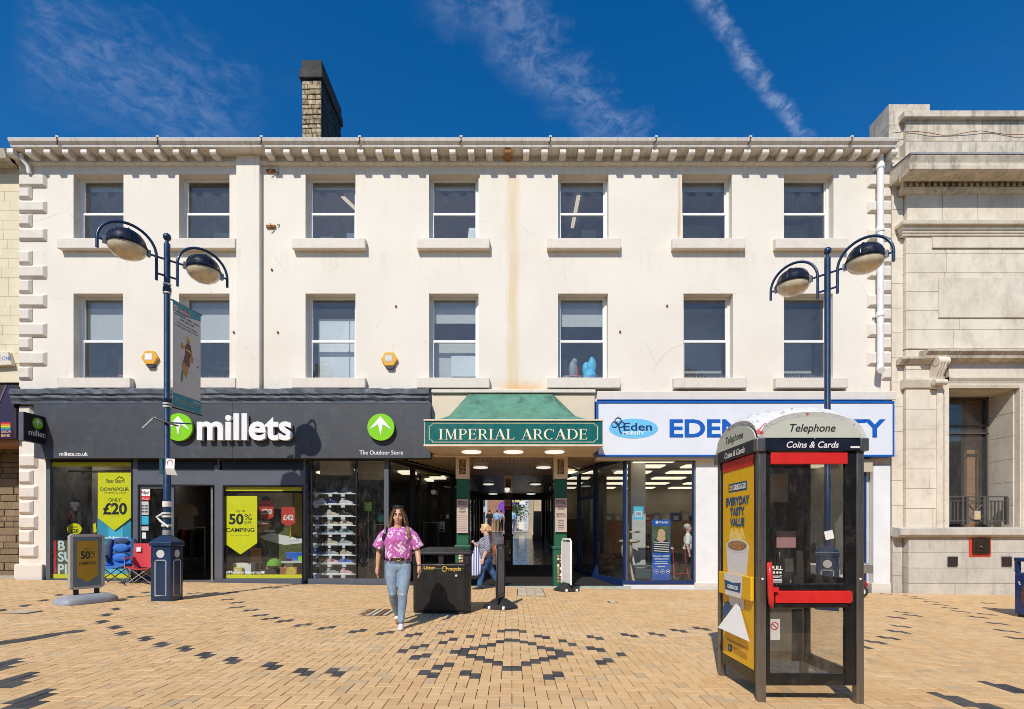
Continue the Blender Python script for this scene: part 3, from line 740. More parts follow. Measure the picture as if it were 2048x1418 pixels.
for k, h in enumerate(holes):
    a, b, z0, z1 = h; low = k >= 7; i = k % 7
    win = pbox('window', 'white_paint', bld, a, b, WY, WY+0.06, z1-0.055, z1, 0.004)
    pbox('frame', 'white_paint', win, a, a+0.055, WY, WY+0.06, z0, z1-0.056)
    pbox('frame', 'white_paint', win, b-0.055, b, WY, WY+0.06, z0, z1-0.056)
    pbox('frame', 'white_paint', win, a+0.056, b-0.056, WY-0.01, WY+0.06, z0, z0+0.06)
    mz = PZ(682 if low else 427, F+0.2)
    mid = (a+b)/2
    pbox('meeting_rail', 'white_paint', win, a+0.056, b-0.056, WY+0.004, WY+0.075, mz-0.035, mz+0.03, 0.006)
    for s in (0, 1):
        zz0, zz1, yy = ((mz+0.03, z1-0.056, WY+0.05) if s else (z0+0.06, mz-0.035, WY+0.02))
        st = 0.038
        for q0 in (a+0.056, b-0.056-st): pbox('sash_stile', 'white_paint', win, q0, q0+st, yy-0.012, yy+0.03, zz0, zz1)
        pbox('pane', 'window_glass', win, a+0.056+st, b-0.056-st, yy+0.006, yy+0.012, zz0, zz1)
    # room behind
    rm = MB(); d = 3.2; e = 0.5
    rm.add([(a-e,F+0.36,z0-0.25),(b+e,F+0.36,z0-0.25),(b+e,F+d,z0-0.25),(a-e,F+d,z0-0.25),(a-e,F+0.36,z1+0.5),(b+e,F+0.36,z1+0.5),(b+e,F+d,z1+0.5),(a-e,F+d,z1+0.5)],
           [(0,1,2,3),(1,5,6,2),(2,6,7,3),(3,7,4,0)])
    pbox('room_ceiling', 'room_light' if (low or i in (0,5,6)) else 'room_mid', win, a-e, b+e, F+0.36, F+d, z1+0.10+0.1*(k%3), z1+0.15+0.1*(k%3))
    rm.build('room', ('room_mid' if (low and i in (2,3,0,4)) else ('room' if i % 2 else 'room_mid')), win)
    # blinds
    bl = {0:0.10,1:0.0,2:0.06,3:0.08,4:0.10,5:0.10,6:0.09,7:0.50,8:0.48,9:0.0,10:0.26,11:0.30,12:0.0,13:0.0}[k]
    if bl: pbox('blind', 'blind', win, a+0.06, b-0.06, WY+0.16, WY+0.17, z1-bl*(z1-z0)-0.05, z1)
    if k in (2, 4):                                  # lit strip lights on the ceiling
        xm = mid + (0.25 if k == 2 else 0.0)
        m = MB(); m.obox((xm, F+1.7, z1+0.05), (0.0,0.75,0) if k == 4 else (0.25,0.7,0), (0.05,0,0), (0,0,0.02)); m.build('strip_light', 'tube_light', win)
    if k == 2: pbox('board', 'blind', win, a+0.15, a+0.5, F+0.6, F+0.62, z0+0.0, z0+0.45); pbox('board', 'eden_navy', win, b-0.45, b-0.1, F+0.7, F+0.72, z0, z0+0.6)
    if k == 3:
        m = MB(); m.obox((b-0.22,F+0.42,z0+0.3),(0.09,0,0),(0,0.004,0),(0.03,0,0.28)); m.build('paper', 'white_paint', win)
    if k == 4: pbox('cabinet', 'beige', win, b-0.5, b-0.1, F+1.4, F+1.6, z0-0.2, z0+1.1)
    if k == 7: pbox('cabinet', 'cloth_red', win, mid, b+0.1, F+1.0, F+1.2, z0, z0+0.85); pbox('cabinet', 'wood', win, mid-0.25, mid-0.1, F+1.0, F+1.1, z0, z0+0.9)
    if k == 8: pbox('cabinet', 'wood', win, a+0.3, b+0.2, F+1.0, F+1.1, z0+0.55, z0+0.63); pbox('cabinet', 'wood', win, mid+0.25, mid+0.33, F+0.98, F+1.05, z0-0.1, z0+0.9)
    if k == 9: pbox('boarding', 'white_wall', win, a+0.15, b, F+0.50, F+0.53, z0+0.05, z0+1.75); pbox('boarding', 'blind', win, b-0.32, b-0.3, F+0.47, F+0.495, z0+0.05, z0+1.7)
    if k in (12, 13): pbox('boarding', 'room_light', win, a-0.2, b+0.3, F+1.5, F+1.53, z0+0.6, z1+0.3); pbox('shelf', 'room', win, a-0.2, b+0.3, F+1.2, F+1.5, z0-0.2, z0+0.5)  # pale board added behind both panes to stand for grey haze
    if k in (0, 5, 6): pbox('boarding', 'blind', win, a-0.3, b+0.4, F+1.9, F+1.93, z0-0.2, z1-0.2)
    if k == 1: pbox('cabinet', 'room_light', win, a+0.2, a+0.7, F+1.2, F+1.5, z0-0.2, z0+0.9)
    if k == 10: pbox('boarding', 'blind', win, a, b, F+0.52, F+0.54, z0-0.1, z0+1.15); pbox('boarding', 'white_wall', win, b-0.75, b-0.05, F+0.46, F+0.47, z0+0.2, z0+0.75)
    # sill and bird spikes
    sy = F-0.16
    sill = MB(); sa, sb = a-0.29, b+0.29
    if i == 1: sb = PX(477, F)
    zt, zb = z0, z0-0.27
    sill.prism([(sy, zb), (F+WY-F-0.011, zb), (F+WY-F-0.011, zt+0.03), (sy, zt-0.01)], sa, sb, 'x')
    sill.build('sill', 'quoin_paint', win, bevel=0.015)
    sp = MB(); n = 26
    for q in range(n):
        xq = a+0.08 + (b-a-0.16)*q/(n-1); j = rng.uniform(-0.012, 0.012)
        if rng.random() < 0.1: continue
        sp.tube([(xq, WY-0.08, z0+0.02), (xq+j, WY-0.08+j, z0+0.02+0.11+j)], 0.0035, 4)
    sp.build('bird_spikes', 'spike', win, kind='stuff')
# pilaster strip
pbox('pilaster', 'stucco', bld, PX(478,F), PX(524,F), F-0.14, F-0.002, PZ(792,F), 10.995, 0.01)
# quoins
def zq(v): return PZ(240 + v*0.395, F)
Q = [(203,270,0),(276,345,1),(342,405,0),(411,475,1),(478,543,0),(550,616,1),(662,735,0),(737,806,1),(808,880,0),(883,952,1),(954,1022,0),(1028,1102,1),(1100,1168,0),(1173,1246,1),(1248,1318,0)]
def quoin(xa, xb, z0, z1):
    p, c = 0.075, 0.06
    m = MB(); m.add([(xa,F-0.003,z0),(xb,F-0.003,z0),(xb,F-0.003,z1),(xa,F-0.003,z1),(xa+c,F-p,z0+c),(xb-c,F-p,z0+c),(xb-c,F-p,z1-c),(xa+c,F-p,z1-c)],
                    [(4,5,6,7),(0,1,5,4),(1,2,6,5),(2,3,7,6),(3,0,4,7),(0,3,2,1)])
    m.build('quoin', 'quoin_paint', bld, bevel=0.012)
for t0, t1, wdt in Q:
    quoin(bx0+0.01, PX(95 if wdt else 66, F), zq(t1), zq(t0))
    quoin(PX(1733 if wdt else 1761, F), bx1-0.004, zq(t1), zq(t0))
LQ = [(500,595,1),(607,703,0),(712,805,1),(813,908,0),(914,1010,1),(1012,1107,0),(1112,1203,1)]
for t0, t1, wdt in LQ: quoin(bx0+0.01, PX(77 if wdt else 68, F), PZ(760+t1*0.296, F), PZ(760+t0*0.296, F))
quoin(bx0+0.01, PX(68,F), PZ(882,F), PZ(810,F))
# left pier and base
pbox('pier', 'stucco', bld, bx0, PX(92,F), F, F+0.5, gz(bx0)+0.02, PZ(803,F)-0.002)
m = MB(); m.box(bx0-0.05, PX(91,F), F-0.10, F-0.004, gz(bx0)-0.05, PZ(1128,F)); m.build('pier_base', 'quoin_paint', bld, bevel=0.03)
# eaves: soffit, fascia gutter, brackets, frieze
ex0, ex1 = PX(18, 13.05), PX(1795, 13.05)
pr = MB(); pr.prism([(F+0.3,11.19),(13.03,11.19),(13.0,11.16),(13.02,11.10),(13.08,11.05),(13.09,11.0),(F-0.001,11.0)], ex0, ex1, 'x')
pr.build('eaves_gutter', 'gutter_paint', bld, bevel=0.008)
for q in range(9):                                   # gutter joints
    xj = ex0 + (ex1-ex0)*(q+0.55)/9 + rng.uniform(-0.2, 0.2)
    m = MB(); m.prism([(12.990,11.21),(13.10,11.21),(13.06,11.18),(12.99,11.18)], xj, xj+0.07, 'x'); m.build('gutter_joint', 'gutter_paint', bld)
    m = MB(); m.tube([(xj+0.02,12.995,11.18),(xj+0.04,13.0,11.12),(xj-0.01,13.06,11.03)], 0.012, 5); m.build('gutter_seam', 'mortar_dark', bld)
nb = 49
frz = MB(); frz.box(bx0, bx1, F-0.05, F-0.002, 10.86, 10.998); frz.build('frieze', 'gutter_paint', bld)
frz = MB(); frz.prism([(F-0.10,10.86),(F-0.002,10.86),(F-0.002,10.79),(F-0.05,10.80),(F-0.10,10.83)], bx0, bx1, 'x'); frz.build('frieze_moulding', 'gutter_paint', bld)
for k in range(nb):
    xk = bx0 + 0.12 + (bx1-bx0-0.3)*k/(nb-1)
    if abs(xk - PX(501,F)) < 0.45: continue
    m = MB(); m.prism([(F-0.052,10.997),(13.13,10.997),(13.12,10.90),(13.14,10.86),(13.20,10.845),(F-0.052,10.865)], xk-0.08, xk+0.08, 'x')
    m.build('bracket', 'rust' if abs(xk-PX(1028,F)) < 0.2 else 'gutter_paint', bld, bevel=0.008)
# roof and chimney
m = MB(); m.add([(bx0,13.2,11.23),(bx1,13.2,11.23),(bx1,16.4,12.9),(bx0,16.4,12.9),(bx1,19.4,11.23),(bx0,19.4,11.23),(bx0,19.4,4.2),(bx1,19.4,4.2)], [(0,1,2,3),(3,2,4,5),(5,4,7,6)]); roof = m.build('roof', 'slate', bld)
for xx in (bx0, bx1-0.3): pbox('side_wall', 'alley_stone', bld, xx, xx+0.3, F+0.35, 19.3, -0.5, 11.0)
cx0, cx1, cy0, cy1 = -6.17, -5.64, 15.5, 17.25
chim = pbox('chimney', 'mortar_dark', bld, cx0, cx1, cy0, cy1, 10.9, 14.75)
zc = 11.2; rc = random.Random(5); row = 0
while zc < 14.70:
    hgt = rc.uniform(0.11, 0.17); big = 12.20 < zc < 12.42
    if big: hgt = 0.24
    x = cx0 - 0.02
    while x < cx1 - 0.02:
        wdt = 0.60 if big else rc.uniform(0.16, 0.32)
        x2 = min(x + wdt, cx1 + 0.015)
        if cx1 - x2 < 0.10: x2 = cx1 + 0.015
        pr = rc.uniform(0.01, 0.045) + (0.03 if zc < 12.3 else 0)
        pbox('stone', 'chimney_stone', chim, x+0.006, x2-0.006, cy0-pr, cy0+0.06, zc+0.010, min(zc+hgt, 14.74)-0.012, 0.012)
        x = x2
    y = cy0 + 0.075
    while y < cy1:
        wdt = rc.uniform(0.25, 0.5); y2 = min(y+wdt, cy1)
        pbox('stone', 'chimney_side', chim, cx1-0.05, cx1+rc.uniform(0.012,0.03), y+0.006, y2-0.006, zc+0.006, min(zc+hgt, 14.74)-0.008)
        y = y2
    zc += hgt; row += 1
pbox('cap', 'chimney_side', chim, cx0-0.09, cx1+0.07, cy0-0.09, cy1+0.07, 14.76, 15.0, 0.015)
pbox('cap', 'chimney_side', chim, cx0-0.03, cx1+0.03, cy0-0.03, cy1+0.03, 15.003, 15.32, 0.015)
# moulding above the shop signs
def ragged(xa, xb, mat, lumps):
    m = MB(); n = int((xb-xa)/0.18)
    prof = [(-0.30,5.04),(-0.36,5.0),(-0.37,4.90),(-0.31,4.86),(-0.33,4.80),(-0.26,4.73),(-0.26,4.66)]
    vs = []; fs = []; k = len(prof)+1
    for i in range(n+1):
        x = xa + (xb-xa)*i/n; j = rng.uniform(-lumps, lumps)
        vs.append((x, F-0.002, 5.07+j*0.3))
        for (py, pz) in prof: vs.append((x, F+py*0.62+rng.uniform(-lumps,lumps), pz+j*0.6+rng.uniform(-lumps,lumps)*0.6))
    for i in range(n):
        for q in range(k-1): fs.append((i*k+q, (i+1)*k+q, (i+1)*k+q+1, i*k+q+1))
    m.add(vs, fs); return m.build('moulding', mat, bld)
ragged(bx0-0.05, PX(860,F), 'moulding_paint', 0.012)
pbox('moulding', 'quoin_paint', bld, PX(864,F), PX(1190,F), F-0.13, F-0.002, PZ(788,F), PZ(781,F), 0.02)
pbox('moulding', 'quoin_paint', bld, PX(1193,F), bx1+0.05, F-0.10, F-0.002, PZ(803,F)+0.02, PZ(784,F), 0.02)
# downpipe on the right
dp = MB(); xp = PX(1753,F); dp.tube([(xp,F-0.14,10.99),(xp,F-0.14,PZ(735,F))], 0.075, 14); dp.tube([(xp,F-0.14,PZ(735,F)),(xp-0.02,F-0.16,PZ(742,F)),(xp-0.08,F-0.30,PZ(748,F))], 0.08, 14)
pipe = dp.build('downpipe', 'white_pipe', bld, smooth=40)
for py in (345, 470, 638):
    m = MB(); m.lathe([(0.09,0),(0.095,0.02),(0.095,0.10),(0.085,0.12)], (xp,F-0.14,PZ(py,F)), 14); m.box(xp-0.12,xp+0.12,F-0.06,F-0.004,PZ(py,F)+0.02,PZ(py,F)+0.08); m.build('collar', 'white_pipe', pipe, smooth=40)
m = MB(); m.tube([(PX(57,F),F-0.2,10.97),(PX(58,F),F-0.2,10.86),(PX(64,F),F-0.12,10.74),(PX(66,F),F-0.1,10.55)], 0.05, 10); m.build('gutter_outlet', 'white_pipe', bld, smooth=40)
# small fixings on the render
for px, py, s in ((544,343,'1 0'),(544,454,'9')):
    m = MB(); x, z = PX(px,F), PZ(py,F); m.box(x-0.13,x+0.10,F-0.05,F-0.003,z-0.035,z+0.03); m.tube([(x-0.02,F-0.06,z+0.05),(x+0.03,F-0.09,z-0.02),(x-0.03,F-0.07,z-0.09)],0.014,6); m.build('fixing', 'rust', bld)
    if s == '9': text('9', 'ink', bld, (x+0.17,F-0.003,z-0.03), UX, UZ, height=0.11)
    else: text('1', 'ink', bld, (x+0.16,F-0.003,z+0.03), UX, UZ, height=0.09); text('0', 'ink', bld, (x+0.16,F-0.003,z-0.09), UX, UZ, height=0.09)
for px, py in ((544,540),(468,665),(556,665),(792,613),(1334,612),(1240,664)):
    m = MB(); x, z = PX(px,F), PZ(py,F); m.lathe([(0.02,-0.02),(0.03,0),(0.015,0.03)],(x,F-0.015,z),8); m.build('fixing', 'rust', bld)
def alarm(px, py, label, letters=None):
    x, z = PX(px,F), PZ(py,F); t = thing('alarm_box', label, 'alarm box', (x,F,z))
    r = 0.215; hexa = [(x+r*math.cos(R(a))*1.0, z+r*math.sin(R(a))*0.95) for a in (0,60,120,180,240,300)]
    m = MB(); m.prism(hexa, F-0.09, F-0.003); b = m.build('cover', 'alarm_yellow', t, bevel=0.02)
    pbox('label', 'white_paint' if not letters else 'silver_line', t, x-0.11, x+0.07, F-0.0935, F-0.0905, z-0.06, z+0.10)
    if letters: text(letters, 'white_paint', t, (x-0.02,F-0.094,z-0.02), UX, UZ, height=0.08, width=0.15, bold=0.01)
    m = MB(); m.prism([(x-0.09,z-0.19),(x+0.13,z-0.19),(x+0.09,z-0.245),(x-0.05,z-0.245)], F-0.085, F-0.004); m.build('strobe', 'alarm_dark', t)
alarm(303, 717, 'yellow hexagonal alarm box between the two left lower windows')
alarm(780, 720, 'yellow hexagonal alarm box with silver label near the arcade canopy', 'ADT')
# sleeping bags and lamp left on the inside of the window ledge
a, b, z0, z1 = holes[7+4]
def lumps(name, label, cat, x, parts):
    t = thing(name, label, cat, (x, F+0.55, z0))
    for nm, mt, ls in parts: fused(nm, mt, t, lambda m, ls=ls: [m.ell(c, r) for c, r in ls], 0.018, 2)
lumps('sleeping_bag', 'grey sleeping bag with orange piping slumped inside first floor window', 'bag', a+0.40, [('sack','base_grey',[((0.08,0,0.12),(0.26,0.14,0.13)),((-0.12,0,0.14),(0.16,0.13,0.12)),((0.05,0.02,0.42),(0.12,0.10,0.26)),((0.09,0,0.62),(0.08,0.08,0.10))]),('piping','cloth_orange',[((0.10,-0.12,0.20),(0.20,0.03,0.025)),((0.14,-0.09,0.36),(0.025,0.03,0.16)),((-0.10,-0.12,0.12),(0.10,0.03,0.02))])])
lumps('blue_sack', 'bright blue nylon sack standing inside first floor window', 'bag', a+0.90, [('sack','poster_sky',[((0,0,0.20),(0.19,0.16,0.20)),((-0.10,0,0.42),(0.11,0.10,0.20)),((0.06,0,0.50),(0.12,0.10,0.24)),((0.05,0,0.70),(0.06,0.06,0.08))]),('mouth','stove_blue',[((0.06,-0.13,0.14),(0.12,0.05,0.11))])])
lumps('dark_coat', 'dark coat heaped at the left inside first floor window', 'coat', a+0.16, [('cloth','cloth_black',[((0,0.1,0.3),(0.18,0.12,0.32)),((0.05,0.1,0.6),(0.12,0.1,0.2))])])

# ------------------------------------------------------------------ bank on the right
BK = 13.42
bk0, bk1 = PX(1784, BK), 19.0
bank = thing('stone_bank', 'tall ashlar stone bank front with deep cornice and railed window', 'building', (15.5, BK, gz(15)))
wx0, wx1, wz0, wz1 = PX(1893,BK), PX(2030,BK), PZ(1057,BK), PZ(778,BK)
wall_holes(bk0, bk1, gz(15)-0.1, 11.0, BK+0.02, BK+0.75, [(wx0,wx1,wz0,wz1)]).build('wall', 'mortar', bank)
def blocks(xa, xb, z0, z1, y, rows, wmin, wmax, mat, skip=None, rr=random.Random(11), jt=0.004):
    hh = (z1-z0)/rows
    for r_ in range(rows):
        x = xa
        while x < xb - 0.01:
            x2 = min(xb, x + rr.uniform(wmin, wmax))
            if xb - x2 < wmin*0.5: x2 = xb
            za, zb = z0+r_*hh, z0+(r_+1)*hh
            segs = [(x, x2)]
            if skip:
                sx0, sx1, sz0, sz1 = skip
                if zb > sz0+0.02 and za < sz1-0.02: segs = [(p, q) for p, q in ((x, min(x2, sx0)), (max(x, sx1), x2)) if q - p > 0.03]
            for p, q in segs: pbox('block', mat, bank, p+jt, q-jt, y-rr.uniform(0.0,0.003), BK+0.03, za+jt, zb-jt, 0.004)
            x = x2
blocks(bk0, PX(1806,BK), PZ(1060,BK), 10.9, BK, 15, 0.3, 0.5, 'bank_stone')
blocks(PX(1806,BK), bk1, PZ(700,BK), PZ(474,BK), BK-0.10, 6, 0.9, 1.5, 'bank_stone')
blocks(PX(1806,BK), bk1, PZ(1057,BK), PZ(702,BK), BK-0.10, 9, 0.55, 1.1, 'bank_stone', skip=(PX(1868,BK),PX(2060,BK),0,wz1+1.2))
blocks(bk0, PX(1804,BK), gz(15)-0.05, PZ(1060,BK)-0.01, BK-0.02, 3, 0.3, 0.4, 'bank_plinth')
blocks(PX(1805,BK), bk1, gz(15)-0.05, PZ(1075,BK), BK-0.20, 4, 0.9, 1.7, 'bank_plinth')
def course(name, mat, xa, xb, prof, bev=0.006):
    m = MB(); m.prism(prof, xa, xb, 'x'); return m.build(name, mat, bank, bevel=bev)
zl = PZ(1072,BK-0.3)
course('ledge', 'bank_plinth', PX(1800,BK-0.32), bk1, [(BK-0.34,PZ(1057,BK-0.34)),(BK+0.01,PZ(1055,BK-0.34)+0.02),(BK+0.01,zl),(BK-0.22,zl-0.04),(BK-0.34,zl+0.03)])
# window surround
sx = (PX(1868,BK), PX(2056,BK))
for (p, q, mat, dy, nm) in ((PX(1866,BK), PX(1877,BK), 'bank_stone', 0.14, 'architrave'), (PX(1878,BK), wx0-0.02, 'bank_stone', 0.11, 'architrave'), (wx1+0.02, PX(2046,BK), 'bank_stone', 0.11, 'architrave')):
    pbox(nm, mat, bank, p, q, BK-dy, BK+0.02, wz0, wz1+0.12, 0.008)
pbox('architrave', 'bank_stone', bank, wx0-0.018, wx1+0.018, BK-0.11, BK+0.02, wz1, wz1+0.118, 0.008)
for xs in (PX(1881,BK), PX(2036,BK)):
    m = MB()
    for k in range(60): zb = wz0+0.03+(wz1-wz0)*k/60; m.box(xs-0.02, xs+0.02, BK-0.125, BK-0.112, zb, zb+0.035)
    m.build('bead_moulding', 'bank_stone', bank, kind='stuff')
m = MB()
for k in range(32): xb_ = wx0+(wx1-wx0)*k/32; m.box(xb_, xb_+0.035, BK-0.125, BK-0.112, wz1+0.05, wz1+0.085)
m.build('bead_moulding', 'bank_stone', bank, kind='stuff')
pbox('frieze', 'bank_stone', bank, PX(1890,BK), bk1, BK-0.12, BK-0.02, wz1+0.13, PZ(716,BK))
course('hood', 'bank_weathered', PX(1856,BK-0.4), bk1, [(BK-0.02,PZ(697,BK-0.4)+0.05),(BK-0.42,PZ(699,BK-0.4)),(BK-0.42,PZ(702,BK-0.4)),(BK-0.34,PZ(708,BK-0.4)),(BK-0.32,PZ(714,BK-0.4)),(BK-0.12,PZ(718,BK-0.4)),(BK-0.02,PZ(718,BK-0.4))])
course('impost', 'bank_weathered', PX(1803,BK-0.2), PX(1868,BK), [(BK-0.02,PZ(714,BK-0.2)),(BK-0.24,PZ(714,BK-0.2)),(BK-0.24,PZ(718,BK-0.2)),(BK-0.14,PZ(726,BK-0.2)),(BK-0.02,PZ(726,BK-0.2))])
course('impost', 'bank_stone', PX(1806,BK-0.1), PX(1864,BK), [(BK-0.02,PZ(758,BK-0.1)),(BK-0.2,PZ(758,BK-0.1)),(BK-0.2,PZ(762,BK-0.1)),(BK-0.14,PZ(776,BK-0.1)),(BK-0.02,PZ(778,BK-0.1))])
course('band', 'bank_stone', PX(1890,BK), bk1, [(BK-0.02,PZ(756,BK)),(BK-0.17,PZ(756,BK)),(BK-0.17,PZ(760,BK)),(BK-0.13,PZ(765,BK)),(BK-0.02,PZ(765,BK))])
# scrolled console bracket
m = MB(); xc = PX(1876,BK-0.2); zt, zb = PZ(716,BK-0.2), PZ(782,BK-0.2)
path = [(BK-0.36,zt-0.02),(BK-0.40,zt-0.14),(BK-0.34,zt-0.30),(BK-0.24,zt-0.46),(BK-0.2,zt-0.6),(BK-0.24,zt-0.68),(BK-0.19,zt-0.75),(BK-0.1,zt-0.76),(BK-0.1,zt)]
m.prism(path, xc-0.14, xc+0.12, 'x'); con = m.build('console', 'bank_stone', bank, bevel=0.02)
for dxx in (-0.10, -0.03, 0.04):
    m = MB(); m.tube([(xc+dxx,p[0]-0.008,p[1]) for p in path[:7]], 0.028, 8); m.build('scroll_rib', 'bank_stone', con, smooth=60)
m = MB(); m.tube([(xc-0.16,BK-0.27,zt-0.63),(xc+0.14,BK-0.27,zt-0.63)], 0.075, 12); m.build('scroll', 'bank_stone', con, smooth=40); m = MB(); m.tube([(xc-0.15,BK-0.33,zt-0.13),(xc+0.13,BK-0.33,zt-0.13)], 0.105, 14); m.build('scroll', 'bank_stone', con, smooth=40)
# raised panel
pz0, pz1 = PZ(636,BK-0.1), PZ(556,BK-0.1)
pbox('wall_panel', 'bank_stone', bank, PX(1869,BK), bk1, BK-0.135, BK-0.105, pz0, pz1, 0.006)
pbox('wall_panel', 'bank_stone', bank, PX(1857,BK), bk1, BK-0.14, BK-0.105, PZ(497,BK-0.1), PZ(476,BK-0.1), 0.006)
# architrave bands, frieze, cornice, parapet
for t0, t1, dy in ((440,447,0.30),(447,458,0.22),(459,465,0.18),(466,471,0.15)):
    course('architrave_band', 'bank_stone', PX(1806,BK-dy), bk1, [(BK-0.02,PZ(t0,BK-dy)),(BK-dy,PZ(t0,BK-dy)),(BK-dy+0.015,PZ(t1,BK-dy)+0.004),(BK-0.02,PZ(t1,BK-dy)+0.004)])
fz0, fz1 = PZ(441,BK-0.1), PZ(384,BK-0.1)
blocks(PX(1808,BK), bk1, fz0, fz1, BK-0.11, 1, 0.8, 1.0, 'bank_stone')
course('bed_mould', 'bank_weathered', PX(1806,BK-0.2), bk1, [(BK-0.02,PZ(372,BK-0.2)),(BK-0.22,PZ(374,BK-0.2)),(BK-0.20,PZ(380,BK-0.2)),(BK-0.13,PZ(384,BK-0.2)),(BK-0.02,PZ(384,BK-0.2))])
dz0, dz1 = PZ(371,BK-0.24), PZ(361,BK-0.24); nd = 60
for k in range(nd):
    xk = PX(1808,BK-0.24)+(bk1-PX(1808,BK-0.24))*k/nd; pbox('dentil', 'bank_weathered', bank, xk, xk+0.075, BK-0.23, BK-0.1, dz0, dz1)
CO = BK-0.72; cxl = PX(1822,CO)
course('cornice', 'bank_weathered', cxl, bk1, [(BK,PZ(306,CO)+0.06),(CO,PZ(306,CO)),(CO,PZ(311,CO)),(CO+0.05,PZ(322,CO)),(CO+0.05,PZ(326,CO)),(CO+0.03,PZ(327,CO)),(CO+0.03,PZ(336,CO)),(CO+0.06,PZ(337,CO)),(BK-0.33,PZ(341,CO)),(BK-0.30,dz1+0.08),(BK-0.24,dz1+0.003),(BK,dz1+0.003)])
course('lead_flashing', 'lead', cxl-0.02, bk1, [(BK-0.1,PZ(306,CO)+0.075),(CO-0.015,PZ(306,CO)+0.012),(CO-0.015,PZ(309,CO)),(CO-0.005,PZ(309,CO)),(CO-0.002,PZ(306,CO)+0.004),(BK-0.1,PZ(306,CO)+0.065)], 0.002)
PB = BK+0.15
blocks2 = [(1812,1838),(1838,1900),(1900,1965),(1965,2036),(2036,2130)]
for a_, b_ in blocks2: pbox('block', 'bank_weathered', bank, PX(a_,PB)+0.004, PX(b_,PB)-0.004, PB, PB+0.5, PZ(282,PB), PZ(236,PB), 0.006)
course('parapet_base', 'bank_weathered', PX(1810,PB-0.1), bk1, [(PB+0.6,PZ(284,PB-0.1)),(PB-0.12,PZ(284,PB-0.1)),(PB-0.12,PZ(306,PB-0.1)-0.4),(PB+0.6,PZ(306,PB-0.1)-0.4)])
course('coping', 'bank_weathered', PX(1808,PB-0.1), bk1, [(PB+0.6,PZ(222,PB-0.1)),(PB-0.12,PZ(222,PB-0.1)),(PB-0.12,PZ(234,PB-0.1)),(PB+0.6,PZ(234,PB-0.1))])
px0, px1 = PX(1778,PB+0.1), PX(1860,PB+0.1)
for q in range(5):
    za = 9.8 + (PZ(208,PB+0.1)-9.8)*q/5; zb = 9.8 + (PZ(208,PB+0.1)-9.8)*(q+1)/5
    pbox('block', 'bank_weathered', bank, px0, px1, PB+0.1, PB+0.85, za+0.003, zb-0.003, 0.008)
m = MB(); m.tube([(PX(1780,PB)+k*0.33,PB-0.03+0.02*math.sin(k*1.7),PZ(268,PB)+0.05*math.sin(k*1.1)) for k in range(12)], 0.008, 5); m.build('loose_wire', 'rust', bank)
# window
GY = 14.15
rm = MB(); rm.add([(wx0-0.5,GY+0.05,wz0-0.2),(wx1+2.5,GY+0.05,wz0-0.2),(wx1+2.5,GY+3,wz0-0.2),(wx0-0.5,GY+3,wz0-0.2),(wx0-0.5,GY+0.05,wz1+0.4),(wx1+2.5,GY+0.05,wz1+0.4),(wx1+2.5,GY+3,wz1+0.4),(wx0-0.5,GY+3,wz1+0.4)],[(0,1,2,3),(7,6,5,4),(1,5,6,2),(2,6,7,3),(3,7,4,0)])
win = rm.build('window', 'mortar_dark', bank)
def wbar(a_, b_, c_, d_): pbox('glazing_bar', 'rail_iron', win, a_, b_, GY-0.04, GY+0.03, c_, d_)
gl0, gl1 = wx0-0.2, PX(1978,GY)
wbar(PX(1971,GY), PX(1974,GY), wz0, wz1); wbar(gl0, gl1, PZ(866,GY)-0.03, PZ(866,GY)); wbar(gl0, gl1, PZ(850,GY)-0.04, PZ(850,GY)); wbar(gl0, gl1, PZ(796,GY)-0.03, PZ(796,GY)); wbar(gl0, wx1+0.05, PZ(778,GY), PZ(772,GY)+0.1)
pbox('pane', 'window_glass', win, gl0, wx1+0.05, GY+0.031, GY+0.037, wz0, wz1)
pbox('column', 'wood', win, PX(1934,GY+0.5), PX(1962,GY+0.5), GY+0.5, GY+0.6, wz0, wz1)
pbox('sill_floor', 'bank_plinth', win, wx0-0.1, wx1+0.1, BK+0.03, GY+1.5, wz0-0.1, wz0-0.003)
for q in range(6):                                   # ashlar of the right reveal
    za = wz0+(wz1-wz0)*q/6; pbox('block', 'bank_stone', bank, wx1+0.002-0.03, wx1+0.2, BK+0.025, GY-0.002, za+0.004, wz0+(wz1-wz0)*(q+1)/6-0.004, 0.004)
pbox('lintel', 'bank_stone', bank, wx0-0.1, wx1+0.1, BK+0.025, GY-0.002, wz1-0.03, wz1+0.2)
# railing
RY = BK+0.05; rz0, rz1 = PZ(1050,RY), PZ(992,RY)
rail = thing('balcony_railing', 'dark iron railing with crossed roundel in front of the bank window', 'railing', (PX(1950,RY), RY, rz0))
for za, zb in ((rz1-0.035, rz1), (rz1-0.14, rz1-0.115), (rz0+0.09, rz0+0.12)): pbox('rail', 'rail_iron', rail, PX(1893,RY)+0.03, PX(2015,RY), RY-0.02, RY+0.02, za, zb)
for px in (1901,1908,1915,1975,1983,1990,1997,2005): pbox('baluster', 'rail_iron', rail, PX(px,RY)-0.016, PX(px,RY)+0.016, RY-0.012, RY+0.012, rz0+0.121, rz1-0.141)
for px in (1896,1924,1933,1967,1973,2013): pbox('post', 'rail_iron', rail, PX(px,RY)-0.03, PX(px,RY)+0.03, RY-0.035, RY+0.035, rz0+0.01, rz1-0.036)
cxr, czr, rr_ = PX(1950,RY), (rz0+rz1)/2-0.02, 0.225
m = MB(); m.tube([(cxr+rr_*math.cos(t*math.pi/12), RY, czr+rr_*math.sin(t*math.pi/12)) for t in range(25)], 0.017, 6); m.build('ring', 'rail_iron', rail)
